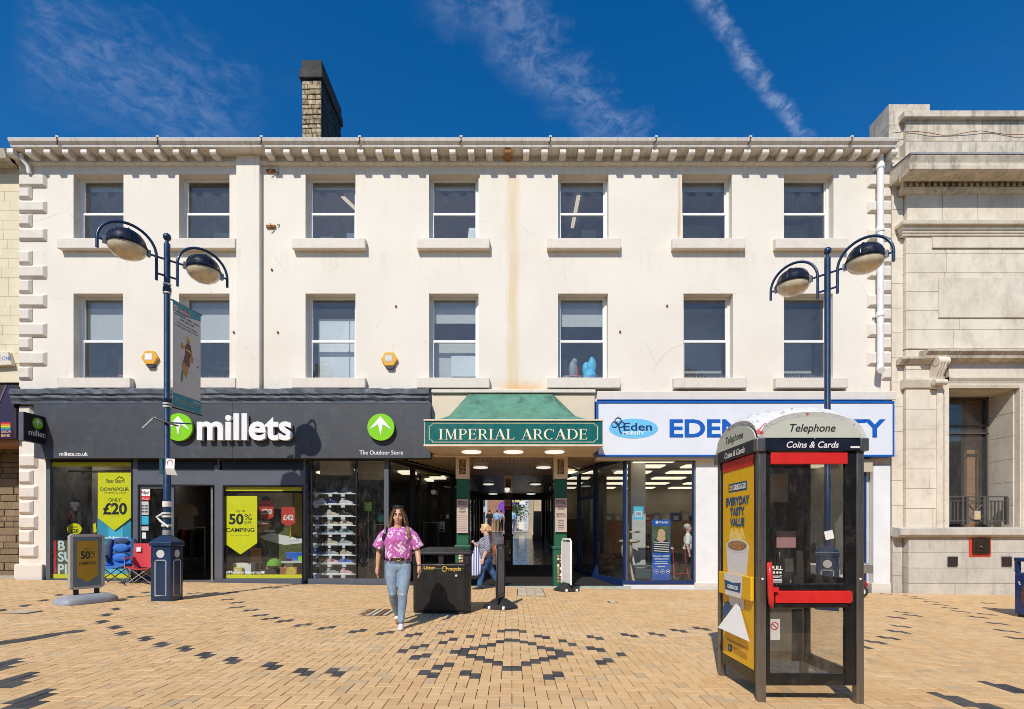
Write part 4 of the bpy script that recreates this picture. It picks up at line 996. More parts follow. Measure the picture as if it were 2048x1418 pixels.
for sg in (1, -1):
    m = MB(); m.tube([(cxr-0.17,RY,czr-0.17*sg),(cxr+0.17,RY,czr+0.17*sg)], 0.016, 6); m.build('cross_bar', 'rail_iron', rail)
m = MB(); m.ell((cxr,RY-0.02,czr),(0.04,0.02,0.04)); m.build('boss', 'rail_iron', rail)
wsg = thing('warning_sign', 'small cream warning plate with triangle on the iron railing', 'sign', (PX(1950,RY),RY-0.06,rz0+0.15))
pbox('plate', 'beige', wsg, PX(1945,RY), PX(1957,RY), RY-0.06, RY-0.05, rz0+0.14, rz0+0.36)
m = MB(); m.prism([(PX(1947,RY),rz0+0.19),(PX(1955,RY),rz0+0.19),(PX(1951,RY),rz0+0.29)], RY-0.064, RY-0.0605); m.build('triangle', 'yellow_flat', wsg)
# night safe and vents in the plinth
PY = BK-0.21
ns = thing('night_safe', 'bronze night safe hatch in a red frame on the bank plinth', 'night safe', (PX(1959,PY),PY,PZ(1112,PY)))
pbox('frame', 'safe_red', ns, PX(1938,PY), PX(1981,PY), PY-0.012, PY-0.002, PZ(1113,PY), PZ(1073,PY))
pbox('hatch', 'safe_bronze', ns, PX(1943,PY), PX(1977,PY), PY-0.06, PY-0.0125, PZ(1108,PY), PZ(1077,PY), 0.018)
pbox('door', 'safe_bronze', ns, PX(1948,PY), PX(1972,PY), PY-0.075, PY-0.061, PZ(1104,PY), PZ(1081,PY), 0.006)
m = MB(); m.tube([(PX(1955,PY),PY-0.08,PZ(1092,PY)),(PX(1957,PY),PY-0.11,PZ(1095,PY)),(PX(1963,PY),PY-0.11,PZ(1095,PY)),(PX(1965,PY),PY-0.08,PZ(1092,PY))], 0.012, 6); m.build('handle', 'safe_bronze', ns)
for pxa, wh in ((1895,'beside the night safe toward the white pier'), (2003,'beside the night safe toward the blue bin')):
    v = thing('wall_vent', 'square dark grid vent in stone plinth ' + wh, 'vent', (PX(pxa+10,PY),PY,PZ(1133,PY)), group='plinth vents')
    pbox('backing', 'vent_dark', v, PX(pxa,PY), PX(pxa+20,PY), PY-0.008, PY-0.002, PZ(1133,PY), PZ(1113,PY))
    for q in range(6):
        xk = PX(pxa,PY)+(PX(pxa+20,PY)-PX(pxa,PY))*(q+0.15)/6; zk = PZ(1133,PY)+(PZ(1113,PY)-PZ(1133,PY))*(q+0.15)/6
        pbox('grille_bar', 'vent_bar', v, xk, xk+0.018, PY-0.017, PY-0.0085, PZ(1133,PY), PZ(1113,PY)); pbox('grille_bar', 'vent_bar', v, PX(pxa,PY), PX(pxa+20,PY), PY-0.021, PY-0.0172, zk, zk+0.016)

# ------------------------------------------------------------------ building on the left
LB = 13.56
lx1 = bx0 - 0.01; lx0 = -18.0
left = thing('stone_shop_building', 'pale yellow stone block building at the left edge of the street', 'building', (-15.3, LB, gz(-15)))
pbox('wall', 'mortar_cream', left, lx0, lx1, LB+0.02, LB+0.4, PZ(765,LB), 10.9)
rr = random.Random(2); rows = 22; z0_, z1_ = PZ(765,LB), PZ(345,LB)
for r_ in range(rows):
    x = lx1; k = 0
    while x > lx0 + 0.05:
        x2 = max(lx0, x - (rr.uniform(0.25,0.55) if k == 0 else rr.uniform(0.5, 0.8))); k += 1
        pbox('block', 'cream_stone', left, x2+0.003, x-0.003, LB-rr.uniform(0,0.002), LB+0.03, z0_+(z1_-z0_)*r_/rows+0.003, z0_+(z1_-z0_)*(r_+1)/rows-0.003); x = x2
for t0, t1, dy in ((296,312,0.45),(314,322,0.3),(322,345,0.06)):
    m = MB(); m.prism([(LB-0.002,PZ(t0,LB-dy)),(LB-dy,PZ(t0,LB-dy)),(LB-dy+0.06,PZ(t1,LB-dy)),(LB-0.002,PZ(t1,LB-dy))], lx0, lx1, 'x'); m.build('cornice', 'bank_weathered', left)
pbox('roof', 'slate', left, lx0, lx1, LB, 19, PZ(300,LB), PZ(296,LB))
pbox('lintel', 'wood', left, lx0, lx1, LB-0.10, LB+0.6, PZ(890,LB), PZ(880,LB))
pbox('sign_backing', 'mortar_dark', left, lx0, lx1, LB+0.05, LB+0.6, PZ(879,LB), PZ(766,LB))
pbox('alley_wall', 'mortar_dark', left, lx0, lx1, LB+0.9, LB+1.2, gz(-13)-0.2, PZ(880,LB))
rr = random.Random(21); zr = gz(-13)
while zr < PZ(890,LB):
    hgt = rr.uniform(0.12, 0.26); x = lx1
    while x > lx1 - 3.5:
        wdt = rr.uniform(0.25, 0.6); pbox('stone', 'alley_stone', left, x-wdt+0.008, x-0.008, LB+0.9-rr.uniform(0.01,0.05), LB+0.95, zr+0.008, zr+hgt-0.008, 0.012); x -= wdt
    zr += hgt
pbox('threshold', 'pier_stone', left, lx0, lx1, 13.35, LB+0.9, gz(-13)-0.2, gz(-13)+0.01)
ab = thing('alarm_box', 'cream alarm box on the pale stone wall at far left', 'alarm box', (PX(12,LB),LB,PZ(735,LB)))
m = MB(); m.prism([(PX(-8,LB),PZ(735,LB)),(PX(33,LB),PZ(733,LB)),(PX(24,LB),PZ(706,LB)),(PX(-8,LB),PZ(706,LB))], LB-0.13, LB-0.004); m.build('cover', 'alarm_cream', ab, bevel=0.02)
text('SE ONE', 'eden_blue', ab, (PX(8,LB-0.13),LB-0.131,PZ(724,LB)), UX, UZ, height=0.10, width=0.36)
ub = thing('bank_sign', 'purple glossy bank fascia sign with rainbow flag at left edge', 'sign', (PX(5,LB-0.2),LB-0.2,PZ(880,LB)))
SY = LB-0.22
m = MB(); m.prism([(PX(-80,SY),PZ(878,SY)),(PX(28,SY),PZ(878,SY)),(PX(28,SY),PZ(770,SY)),(PX(14,SY),PZ(770,SY)),(PX(-14,SY),PZ(835,SY)),(PX(-80,SY),PZ(835,SY))], SY, LB-0.005); m.build('panel', 'purple', ub)
m = MB(); m.plate([(PX(12,SY),PZ(770,SY)),(PX(15,SY),PZ(770,SY)),(PX(-12,SY),PZ(835,SY)),(PX(-16,SY),PZ(835,SY))], (0,SY-0.001,0), UX, UZ, 0.012); m.build('edge_strip', 'lilac_edge', ub)
for q, nm in enumerate(('rb_red','rb_orange','rb_yellow','rb_green','rb_blue')): pbox('flag_stripe', nm, ub, PX(2,SY), PX(21,SY), SY-0.004, SY-0.001, PZ(845+q*3.2+3.2,SY)+0.001, PZ(845+q*3.2,SY))
text('UNION', 'gold_text', ub, (PX(12,SY),SY-0.001,PZ(866,SY)), UX, UZ, height=0.075, width=0.24, bold=0.015)
text('BANK', 'gold_text', ub, (PX(12,SY),SY-0.001,PZ(874,SY)), UX, UZ, height=0.075, width=0.24, bold=0.015)

# ------------------------------------------------------------------ the other side of the street, seen in the glass
OY = -9.5
opp = thing('opposite_shops', 'row of plain shops across the street seen in the windows', 'building', (-6, OY, 0))
rr = random.Random(8)
def opp_unit(xa, xb, h, mat):
    pbox('front', mat, opp, xa, xb, OY-3, OY, -0.6, h)
    pbox('shop_window', 'dark_opp', opp, xa+0.4, xb-0.4, OY+0.002, OY+0.03, 0.2, 3.4)
    pbox('fascia', 'dark_opp', opp, xa+0.1, xb-0.1, OY+0.002, OY+0.12, 4.2, 5.5)
    n = max(2, int((xb-xa)/3))
    for r_ in range(1):
        for k in range(n):
            xw = xa+(xb-xa)*(k+0.5)/n; pbox('window', 'dark_opp', opp, xw-0.6, xw+0.6, OY+0.002, OY+0.03, 6.0, 7.4)
for xa, xb, h, mat in ((-46,-34,8.6,'render_opp'),(-33.9,-21,8.0,'brick_opp'),(-20.9,-8,8.6,'render_opp'),(-7.9,3,7.8,'brick_opp'),(3.1,15,8.4,'render_opp'),(15.1,34,8.0,'brick_opp')): opp_unit(xa, xb, h, mat)
text('Poundland', 'sign_white', opp, (-10.9,OY+0.121,4.65), (-1,0,0), UZ, height=0.5, width=3.4, bold=0.01)
text('zone', 'sign_white', opp, (-29,OY+0.121,4.65), (-1,0,0), UZ, height=0.55, width=2.0, bold=0.01)
# ------------------------------------------------------------------ shopfronts
def rx(name, mat, parent, pa, pb, ya, yb, Y, dep=0.05, bevel=0.0):
    """box whose front face covers photo columns pa..pb and rows ya..yb at distance Y"""
    return pbox(name, mat, parent, PX(pa,Y), PX(pb,Y), Y, Y+dep, PZ(yb,Y), PZ(ya,Y), bevel)
def pennant(parent, pa, pb, ya, ye, yt, Y, mat, name='poster'):
    m = MB(); m.plate([(PX(pa,Y),PZ(ya,Y)),(PX(pa,Y),PZ(ye,Y)),(PX((pa+pb)/2,Y),PZ(yt,Y)),(PX(pb,Y),PZ(ye,Y)),(PX(pb,Y),PZ(ya,Y))], (0,Y,0), UX, UZ, 0.006); return m.build(name, mat, parent)
def ptext(s, mat, parent, pa, pb, base, cap, Y, **k):
    """lettering filling photo columns pa..pb, base line at row base, capitals up to row cap"""
    return text(s, mat, parent, ((PX(pa,Y)+PX(pb,Y))/2, Y, PZ(base,Y)), UX, UZ, height=PZ(cap,Y)-PZ(base,Y), width=PX(pb,Y)-PX(pa,Y), **k)
EMB = [(-0.04,0.80),(0.82,-0.20),(0.15,0.20),(-0.02,-0.60),(-0.20,0.20),(-0.86,-0.18)]
def emblem(parent, o, u, r, rise=0.0, dep=0.10):
    o = Vector(o); u = Vector(u); v = Vector((0,0,1)); n = u.cross(v)
    circ = [(r*math.cos(R(a)), r*math.sin(R(a))) for a in range(0,360,9)]
    m = MB(); m.plate(circ, o + n*rise, u, v, dep); d = m.build('emblem_disc', 'lime', parent)
    m = MB(); m.plate([(p[0]*r, p[1]*r) for p in EMB], o + n*(rise+dep+0.001), u, v, 0.006); m.build('emblem_arrow', 'sign_white', d)
MF = 13.2
ms = thing('outdoor_shop_sign', 'long charcoal fascia sign with raised white millets lettering', 'shop sign', (PX(460,MF), MF, PZ(915,MF)))
rx('board', 'charcoal', ms, 68, 465, 806, 916, MF, 0.28, 0.004); rx('board', 'charcoal', ms, 465.3, 861, 806, 916, MF, 0.28, 0.004)
rx('top_trim', 'charcoal_frame', ms, 68, 861, 804, 805.7, MF-0.01, 0.28)
ptext('millets', 'sign_white', ms, 400, 588, 880, 831, MF, depth=0.09, rise=0.045, bold=0.028, split=True)
emblem(ms, (PX(363,MF),MF,PZ(856,MF)), UX, 0.345, 0.05, 0.07); emblem(ms, (PX(764,MF),MF,PZ(856,MF)), UX, 0.335, 0.05, 0.07)
ptext('millets.co.uk', 'sign_white', ms, 119, 176, 911.5, 904, MF, bold=0.012); ptext('The Outdoor Store', 'sign_white', ms, 719, 806, 909, 901, MF, bold=0.008)
hs = thing('hanging_sign', 'black projecting shop sign with green emblem by the left quoins', 'shop sign', (-11.75, 13.0, 3.6))
HX = -11.73
pbox('box', 'shop_black', hs, HX-0.12, HX, 12.62, 13.49, 3.60, 4.29, 0.006)
pbox('edge', 'charcoal_frame', hs, HX-0.118, HX-0.002, 12.605, 12.619, 3.605, 4.285)
emblem(hs, (HX,12.98,4.08), (0,1,0), 0.14, 0.0, 0.008)
text('millets', 'sign_white', hs, (HX,13.0,3.76), (0,1,0), UZ, height=0.14, width=0.52, bold=0.012)

GS = 13.5
sf = thing('outdoor_shopfront', 'charcoal framed shopfront with yellow posters and an open door', 'shopfront', (PX(440,GS), GS, gz(-7)))
# frames
YF = GS-0.05
gl_ = gz(-8)-0.05
for a, b, ya, yb, mt in ((92,100,916,1166,'charcoal_frame'),(262,266,922,1160,'black_frame'),(266,275,916,1166,'charcoal_frame'),(429,436,930,1166,'charcoal_frame'),(436,445,940,1166,'charcoal_frame'),(607,611,916,1163,'charcoal_frame'),(611,616,916,1163,'black_frame'),(768,777,916,1163,'charcoal_frame'),
    (275,429,941,969,'charcoal_frame'),(445,607,941,970,'charcoal_frame'),(275,429,916,940.7,'black_frame'),(445,607,916,940.7,'black_frame'),(100,262,916,924,'black_frame'),(616,768,916,921,'black_frame'),  # tall black strips put the fascia's cast shade into colour
    (445,607,970.3,973.5,'black_frame'),(445,448,974,1157,'black_frame'),(604,607,974,1157,'black_frame')):
    rx('frame', mt, sf, a, b, ya, yb, YF, 0.10)
for a, b in ((100,262),(445,607),(616,775)): rx('plinth', 'charcoal_frame', sf, a+0.2, b-0.2, 1157.5, 1172, YF-0.02, 0.14)
rx('threshold', 'grey_metal', sf, 275.3, 428.7, 1161, 1173, YF-0.01, 0.2)
rx('mullion', 'black_frame', sf, 711, 714, 921, 1157, YF+0.01, 0.06); rx('mullion', 'black_frame', sf, 622, 624.5, 921, 1157, YF+0.03, 0.04)
# panes
for a, b, ya, yb in ((100,262,924,1157),(448,604,973.5,1157),(616,768,921,1157)): rx('pane', 'shop_glass', sf, a, b, ya, yb, GS+0.01, 0.006)
# door leaves: left leaf closed, right leaf swung in
door = MB(); Yd = GS+0.02
for a, b, ya, yb in ((276,282,972,1161),(342,348,972,1161),(282,342,972,977),(282,342,1150,1161)): door.box(PX(a,Yd),PX(b,Yd),Yd,Yd+0.05,PZ(yb,Yd),PZ(ya,Yd))
dl = door.build('door', 'charcoal_frame', sf); rx('pane', 'shop_glass', dl, 282, 342, 977, 1150, Yd+0.02, 0.006)
rx('frame', 'charcoal_frame', sf, 275.3, 428.7, 969.3, 971.7, Yd-0.03, 0.08)
m = MB(); xd = PX(419,GS)
m.box(xd,xd+0.05,GS+0.06,GS+0.12,gl_+0.05,PZ(974,GS)); m.box(xd,xd+0.05,GS+0.85,GS+0.91,gl_+0.05,PZ(974,GS)); m.box(xd,xd+0.05,GS+0.12,GS+0.85,gl_+0.05,gl_+0.2); m.box(xd,xd+0.05,GS+0.12,GS+0.85,PZ(974,GS)-0.1,PZ(974,GS))
dr = m.build('door', 'grey_metal', sf); pbox('pane', 'shop_glass', dr, xd+0.02, xd+0.026, GS+0.12, GS+0.85, gl_+0.2, PZ(974,GS)-0.1)
# splayed side glass of the lobby
A_, B_, D_ = Vector((PX(775,GS),GS,0)), Vector((-2.83,14.95,0)), Vector((-1.98,17.4,0))
ZT = 3.33; ZF = 0.0
def side_run(t, p, q, frame, pane, zb, zt, ends=True):
    d = (q-p); L = d.length; d.normalize(); n = Vector((-d.y, d.x, 0)) * 0.03
    m = MB(); m.obox((p+q)/2 + Vector((0,0,zb+0.10)), d*L/2, n, (0,0,0.10)); m.build('frame', frame, t)
    m = MB(); m.obox((p+q)/2 + Vector((0,0,zt-0.05)), d*L/2, n, (0,0,0.05)); m.build('frame', frame, t)
    for e in ((p + d*0.05, q - d*0.05) if ends else ()):
        m = MB(); m.obox(e + Vector((0,0,(zb+zt)/2)), d*0.045, n*1.3, (0,0,(zt-zb)/2)); m.build('post', frame, t)
    m = MB(); m.obox((p+q)/2 + Vector((0,0,(zb+zt)/2)), d*(L/2-0.1), n*0.1, (0,0,(zt-zb)/2-0.15)); m.build('pane', pane, t)
side_run(sf, A_, B_, 'black_frame', 'shop_glass', ZF, ZT); side_run(sf, B_, D_, 'black_frame', 'shop_glass', ZF, ZT)
side_run(sf, D_, Vector((-1.62,18.3,0)), 'black_frame', 'shop_glass', ZF, ZT)
# shop interior shell
rmx0, rmx1 = PX(93,GS), -1.7
m = MB(); m.add([(rmx0,13.56,0.02),(rmx1,13.56,0.02),(rmx1,21,0.02),(rmx0,21,0.02)], [(0,1,2,3)]); m.build('shop_floor', 'carpet_dark', sf)
m = MB(); m.add([(rmx0,13.56,3.36),(-3.3,13.56,3.36),(rmx1,17.9,3.36),(rmx1,21,3.36),(rmx0,21,3.36)], [(4,3,2,1,0)]); m.build('shop_ceiling', 'shop_white', sf)
pbox('back_wall', 'room', sf, rmx0, rmx1, 20.5, 20.6, 0, 3.36); pbox('side_wall', 'room_mid', sf, rmx0-0.1, rmx0, 13.6, 20.5, 0, 3.36)
pbox('partition', 'shop_white', sf, PX(100,GS), PX(264,GS), 14.85, 14.9, 0, 3.3); pbox('partition', 'shop_black', sf, PX(264,GS), PX(266,GS)+0.05, 13.6, 14.85, 0, 3.3)
pbox('partition', 'shop_black', sf, PX(436,GS), PX(440,GS), 13.6, 17.5, 0, 3.3)
pbox('bulkhead', 'room_light', sf, PX(617,GS), PX(705,14.5), 14.3, 14.5, 2.95, 3.35); pbox('bulkhead', 'room_light', sf, PX(705,14.5), PX(772,15), 15, 15.2, 2.9, 3.35)
for pa, pb, Y, mt in ((660,712,15.4,'yellow_print'),(715,755,16.5,'tube_light'),(750,775,15.8,'yellow_print'),(800,830,17,'panel_light'),(850,880,17.5,'yellow_print'),(862,890,18.5,'panel_light'),(640,690,17.2,'panel_light'),(520,570,17.5,'panel_light'),(330,380,16.0,'panel_light'),(350,395,18.5,'panel_light'),(140,190,14.3,'panel_light'),(470,520,14.0,'panel_light'),(840,865,19.3,'panel_light')):
    pbox('ceiling_panel', mt, sf, PX(pa,Y), PX(pb,Y), Y-0.35, Y+0.35, 3.30, 3.34)  # some of the lit panels are added to brighten the shop
# printed bands and posters on the glass
for a, b, ya, yb in ((100.4,261.6,924.5,933),(100.4,261.6,1148,1156.5),(448.2,603.8,974,982),(448.2,525,1149,1156.5),(525.4,603.8,1149,1156.5)): rx('poster_band', 'yellow_print', sf, a, b, ya, yb, GS+0.02, 0.004)
YP = GS+0.035
p1 = pennant(sf, 196, 262, 944, 1036, 1061, YP, 'yellow_poster')
YT = YP-0.007
ptext('Peter Storm', 'ink', p1, 211, 249, 966, 958, YT, bold=0.01, shear=0.2, depth=0.001)
m = MB(); m.tube([(PX(234,YT),YT,PZ(957,YT)),(PX(239,YT),YT,PZ(953,YT)),(PX(241,YT),YT,PZ(956,YT)),(PX(243,YT),YT,PZ(954,YT)),(PX(248,YT),YT,PZ(959,YT))],0.012,4); m.build('logo_peak', 'ink', p1)
ptext('DOWNPOUR', 'ink', p1, 201, 258, 982, 975, YT, bold=0.012, depth=0.001); ptext('WATERPROOF JACKET', 'ink', p1, 208, 252, 987, 984.5, YT, depth=0.001)
ptext('ONLY', 'ink', p1, 217, 242, 1003, 996.5, YT, bold=0.01, depth=0.001); ptext('£20', 'ink', p1, 206, 254, 1028, 1007, YT, bold=0.035, depth=0.001); rx('print_line','ink_grey',p1,219,241,1031.7,1032.6,YT,0.001)
p2 = pennant(sf, 448, 514.5, 992, 1086, 1109, YP, 'yellow_poster')
ptext('Up to', 'ink', p2, 471.5, 490, 1024, 1018, YT, depth=0.001); ptext('50', 'ink', p2, 458, 487, 1048, 1028.5, YT, bold=0.03, depth=0.001); ptext('%', 'ink', p2, 488.5, 504, 1040, 1028.5, YT, bold=0.0, depth=0.001)
ptext('OFF', 'ink', p2, 488.5, 503, 1047.5, 1042, YT, bold=0.005, depth=0.001); ptext('CAMPING', 'ink', p2, 452, 509, 1064, 1056, YT, bold=0.015, depth=0.001); ptext('DISCOUNT ALREADY APPLIED', 'ink_grey', p2, 461, 500, 1072, 1070, YT, depth=0.001)
text('#MadeForAdventure', 'sign_white', sf, (PX(490,GS),GS+0.008,PZ(1147,GS)), UX, UZ, height=0.07, width=PX(528,GS)-PX(452,GS), bold=0.01, depth=0.001)
text('#MadeForAdventure', 'sign_white', sf, (PX(217,GS),GS+0.008,PZ(1077,GS)), UX, UZ, height=0.06, width=PX(256,GS)-PX(178,GS), bold=0.01, depth=0.001)
# union flag and big letters low on the first window
rx('flag_ground', 'flag_blue', sf, 100.4, 113, 1081, 1147.5, GS+0.05, 0.004); rx('letter_ground', 'olive_panel', sf, 113.2, 150, 1081, 1147.5, GS+0.05, 0.004)
FYp = GS+0.045
def fq(pts, mt, k): m = MB(); m.plate([(PX(a,FYp),PZ(b,FYp)) for a, b in pts], (0,FYp-0.002*k,0), UX, UZ, 0.002); m.build('flag_stripe', mt, sf)
fq([(100.4,1120),(113,1120),(113,1105),(100.4,1105)], 'sign_white', 0); fq([(105,1147),(113,1147),(113,1081),(105,1081)], 'sign_white', 1)
fq([(100.4,1117),(113,1117),(113,1109),(100.4,1109)], 'flag_red', 2); fq([(108,1147),(113,1147),(113,1081),(108,1081)], 'flag_red', 3)
fq([(100.4,1092),(103,1087),(106,1100),(106,1106)], 'sign_white', 4); fq([(100.4,1130),(106,1122),(106,1128),(100.4,1140)], 'sign_white', 4)
for s, base in (('B',1100),('SU',1122.5),('PI',1147)): text(s, 'pale_letter', sf, (PX(116,FYp),FYp,PZ(base,FYp)), UX, UZ, height=PZ(base-18,FYp)-PZ(base,FYp), bold=0.03, align='L', depth=0.001)
rx('blue_poster', 'poster_blue', sf, 195, 262, 1030, 1148, GS+0.07, 0.004); rx('blue_poster', 'poster_sky', sf, 217, 246, 1040, 1148, GS+0.064, 0.004)
# stickers on the door glass
YD = Yd-0.006
st = rx('sticker', 'paper', dl, 274.5, 300, 978, 992, YD+0.02, 0.004); rx('sticker', 'parcel_red', dl, 274.5, 300, 992.2, 1000.5, YD+0.02, 0.004)
ptext('dpd', 'ink', st, 286, 298, 988, 982, YD+0.018, depth=0.001); ptext('Pickup', 'paper', st, 276, 297, 999, 994, YD+0.018, depth=0.001)
m = MB(); m.plate([(PX(281,YD)+0.045*math.cos(R(a)),PZ(984,YD)+0.045*math.sin(R(a))) for a in range(30,390,60)],(0,YD+0.018,0),UX,UZ,0.002); m.build('sticker_logo','parcel_red',st)
rx('opening_hours', 'silver_line', dl, 278.5, 297, 1003, 1030, YD+0.02, 0.004)
for r_ in range(6):
    for c_ in range(2): rx('hours_line', 'ink', dl, 281+c_*8, 287.5+c_*8, 1010+r_*3, 1011.4+r_*3, YD+0.017, 0.002)
rx('sticker', 'poster_blue', dl, 278.5, 297, 1032, 1049, YD+0.02, 0.004); rx('sticker', 'silver_line', dl, 278.5, 297, 1053, 1061, YD+0.02, 0.004); rx('sticker', 'paper', dl, 284, 292, 1065, 1077, YD+0.02, 0.004)
# scene behind the second window: photographic backdrop of a camp table
BY = 14.25
bd = thing('camping_backdrop', 'large camping photo backdrop behind the second shop window', 'poster', (PX(525,BY),BY,0.4))
rx('print', 'photo_dark', bd, 440, 610, 985, 1150, BY, 0.02); rx('print_sky', 'beige', bd, 475, 585, 986, 1018, BY-0.006, 0.004); rx('print_grass', 'grass_print', bd, 525, 607, 1055, 1135, BY-0.006, 0.004)
m = MB(); m.plate([(PX(a,BY),PZ(b,BY)) for a, b in ((520,1072),(545,1066),(607,1078),(607,1086),(570,1090),(530,1080))],(0,BY-0.012,0),UX,UZ,0.003); m.build('print_table','shelf_white',bd)
for a, b in ((540,1062),(588,1078)): m = MB(); m.plate([(PX(a,BY)+0.16*math.cos(R(t)),PZ(b,BY)+0.04*math.sin(R(t))) for t in range(0,360,24)],(0,BY-0.018,0),UX,UZ,0.003); m.build('print_plate','white_paint',bd)
m = MB(); m.plate([(PX(a,BY),PZ(b,BY)) for a, b in ((578,1078),(590,985),(604,988),(606,1070),(600,1075),(592,1068))],(0,BY-0.014,0),UX,UZ,0.003); m.build('print_throw','olive_throw',bd)
m = MB(); m.plate([(PX(a,BY),PZ(b,BY)) for a, b in ((510,1064),(526,1045),(540,1048),(545,1052),(524,1066))],(0,BY-0.014,0),UX,UZ,0.003); m.build('print_arm','skin',bd)
m = MB(); m.plate([(PX(533,BY)+0.14*math.cos(R(t)),PZ(1003,BY)+0.14*math.sin(R(t))) for t in range(0,360,24)],(0,BY-0.014,0),UX,UZ,0.003); m.build('print_hat','hair_dark',bd)
for a, b, ya, ye, yt, s, lab in ((519,547,1001,1034,1041,'£20','red pennant price card reading twenty pounds in the second shop window'),(563,590,1014,1046,1053,'£42','red pennant price card reading forty-two pounds in the second shop window')):
    t = thing('price_card', lab, 'price card', (PX((a+b)/2,13.9),13.9,PZ(yt,13.9))); pc = pennant(t, a, b, ya, ye, yt, 13.9, 'poster_red', 'card'); ptext(s, 'paper', pc, a+3, b-3, ye-6, ye-16, 13.893, bold=0.03, depth=0.001)
# goods in the second window
for nm, lab, cat, mt, a, b, ya, yb, Y, dp in (
    ('cool_box','orange brown cool box low in the second shop window','box','box_orange',560,594,1134,1149,13.75,0.3),
    ('stove','blue lidded camping stove standing on the cool box','stove','stove_blue',572,606,1104,1122,14.0,0.03),
    ('carton','grey product carton at left of the second shop window','carton','paper',465,502,1126,1149,13.8,0.25),
    ('carton','yellow product carton at left of the second shop window','carton','yellow_flat',467,484,1135,1149,13.7,0.08),
    ('carton','dark product carton in the middle of the second shop window','carton','cloth_black',520,552,1139,1149,13.75,0.25),
    ('folding_chair','brown folded chair behind the window near the yellow pennant','chair','box_orange',500,522,1096,1126,14.05,0.05)):
    t = thing(nm, lab, cat, (PX((a+b)/2,Y),Y,PZ(yb,Y))); rx('body', mt, t, a, b, ya, yb, Y, dp, 0.01)
    if nm == 'stove': rx('tray', 'silver_line', t, a-10, b-2, 1122.3, 1126, Y-0.3, 0.3); rx('burner', 'lamp_black', t, a-2, a+8, 1117, 1122, Y-0.2, 0.1); rx('canister', 'lime', t, b-10, b-2, 1112, 1122, Y-0.15, 0.08)
    if nm == 'carton': rx('label', 'lime' if mt == 'paper' else 'paper', t, a+2, a+9, ya+3, ya+8, Y-0.004, 0.003)
    if nm == 'cool_box': m = MB(); m.plate([(PX(582,Y)+0.13*math.cos(R(q)),PZ(1143,Y)+0.13*math.sin(R(q))) for q in range(0,360,20)],(0,Y-0.001,0),UX,UZ,0.002); m.build('price_disc','yellow_flat',t)
    if nm == 'folding_chair':
        for q in (a+2, b-3): rx('leg', 'tube_silver', t, q, q+1.5, 1126, 1149, Y, 0.03)
t = thing('mini_tent', 'small green display tent in the second shop window', 'tent', (PX(545,13.9),13.9,PZ(1149,13.9)))
m = MB(); m.lathe([(0.20,0),(0.19,0.09),(0.13,0.16),(0.04,0.20)],(PX(546,13.9),14.0,PZ(1132,13.9)),16); m.build('dome','tent_green',t,smooth=60); rx('stand','wood',t,532,560,1132.2,1149,13.95,0.2)
# first window: mannequin, jackets, price discs, small posters
rx('small_poster', 'ink', sf, 123, 138, 967, 994, 14.82, 0.02); rx('small_poster', 'cloth_red', sf, 123, 138, 999, 1024, 14.82, 0.02); rx('small_poster', 'ink', sf, 163, 181, 974, 1009, 14.82, 0.02)
for k, (x0_, x1_, yy) in enumerate(((110,262,14.2),(110,262,14.6))): m = MB(); m.tube([(PX(x0_,yy),yy,3.05),(PX(x1_,yy),yy,3.05)],0.02,6); m.build('ceiling_rail','tube_black',sf)
def mannequin(px, Y, lab, rot, jacket, top, head=True, pants=True):
    t = thing('mannequin', lab, 'mannequin', (PX(px,Y),Y,0.52), rot)
    def torso(m): m.ell((0,0,1.20),(0.20,0.14,0.26)); m.ell((0,0,0.95),(0.19,0.14,0.22)); m.chain([((-0.2,0,1.36),0.075),((-0.27,0.02,1.08),0.065),((-0.24,-0.05,0.85),0.055)]); m.chain([((0.2,0,1.36),0.075),((0.27,0.02,1.08),0.065),((0.24,-0.05,0.85),0.055)]); m.chain([((-0.15,0,1.38),0.07),((0.15,0,1.38),0.07)])
    fused('jacket', jacket, t, torso, 0.016, 3)
    if top: fused('collar', top, t, lambda m: (m.ell((0,-0.06,1.38),(0.08,0.085,0.09)), m.ell((0,-0.10,1.28),(0.05,0.06,0.12))), 0.012, 2)
    if head:
        fused('head', 'mannequin', t, lambda m: (m.ell((0,0,1.66),(0.078,0.098,0.115)), m.ell((0,-0.045,1.60),(0.058,0.062,0.07)), m.chain([((0,0.01,1.42),0.055),((0,0.0,1.55),0.05)]), m.ell((0,-0.105,1.635),(0.014,0.022,0.025)), m.ell((0.0,-0.09,1.675),(0.05,0.018,0.012))), 0.008, 3)
        fused('cap', 'cloth_black', t, lambda m: (m.ell((0,0.015,1.72),(0.088,0.11,0.07)), m.ell((0,-0.10,1.715),(0.07,0.07,0.012))), 0.01, 2)
    if pants: fused('trousers', 'cloth_black', t, lambda m: (m.chain([((-0.09,0,0.85),0.12),((-0.1,0,0.4),0.08),((-0.1,0,0.0),0.06)]), m.chain([((0.09,0,0.85),0.12),((0.1,0,0.4),0.08),((0.1,0,0.0),0.06)])), 0.016, 2)
    return t
mn = mannequin(150, 14.2, 'white faced mannequin in black waterproof jacket and red top', R(-25), 'cloth_black', 'cloth_red')
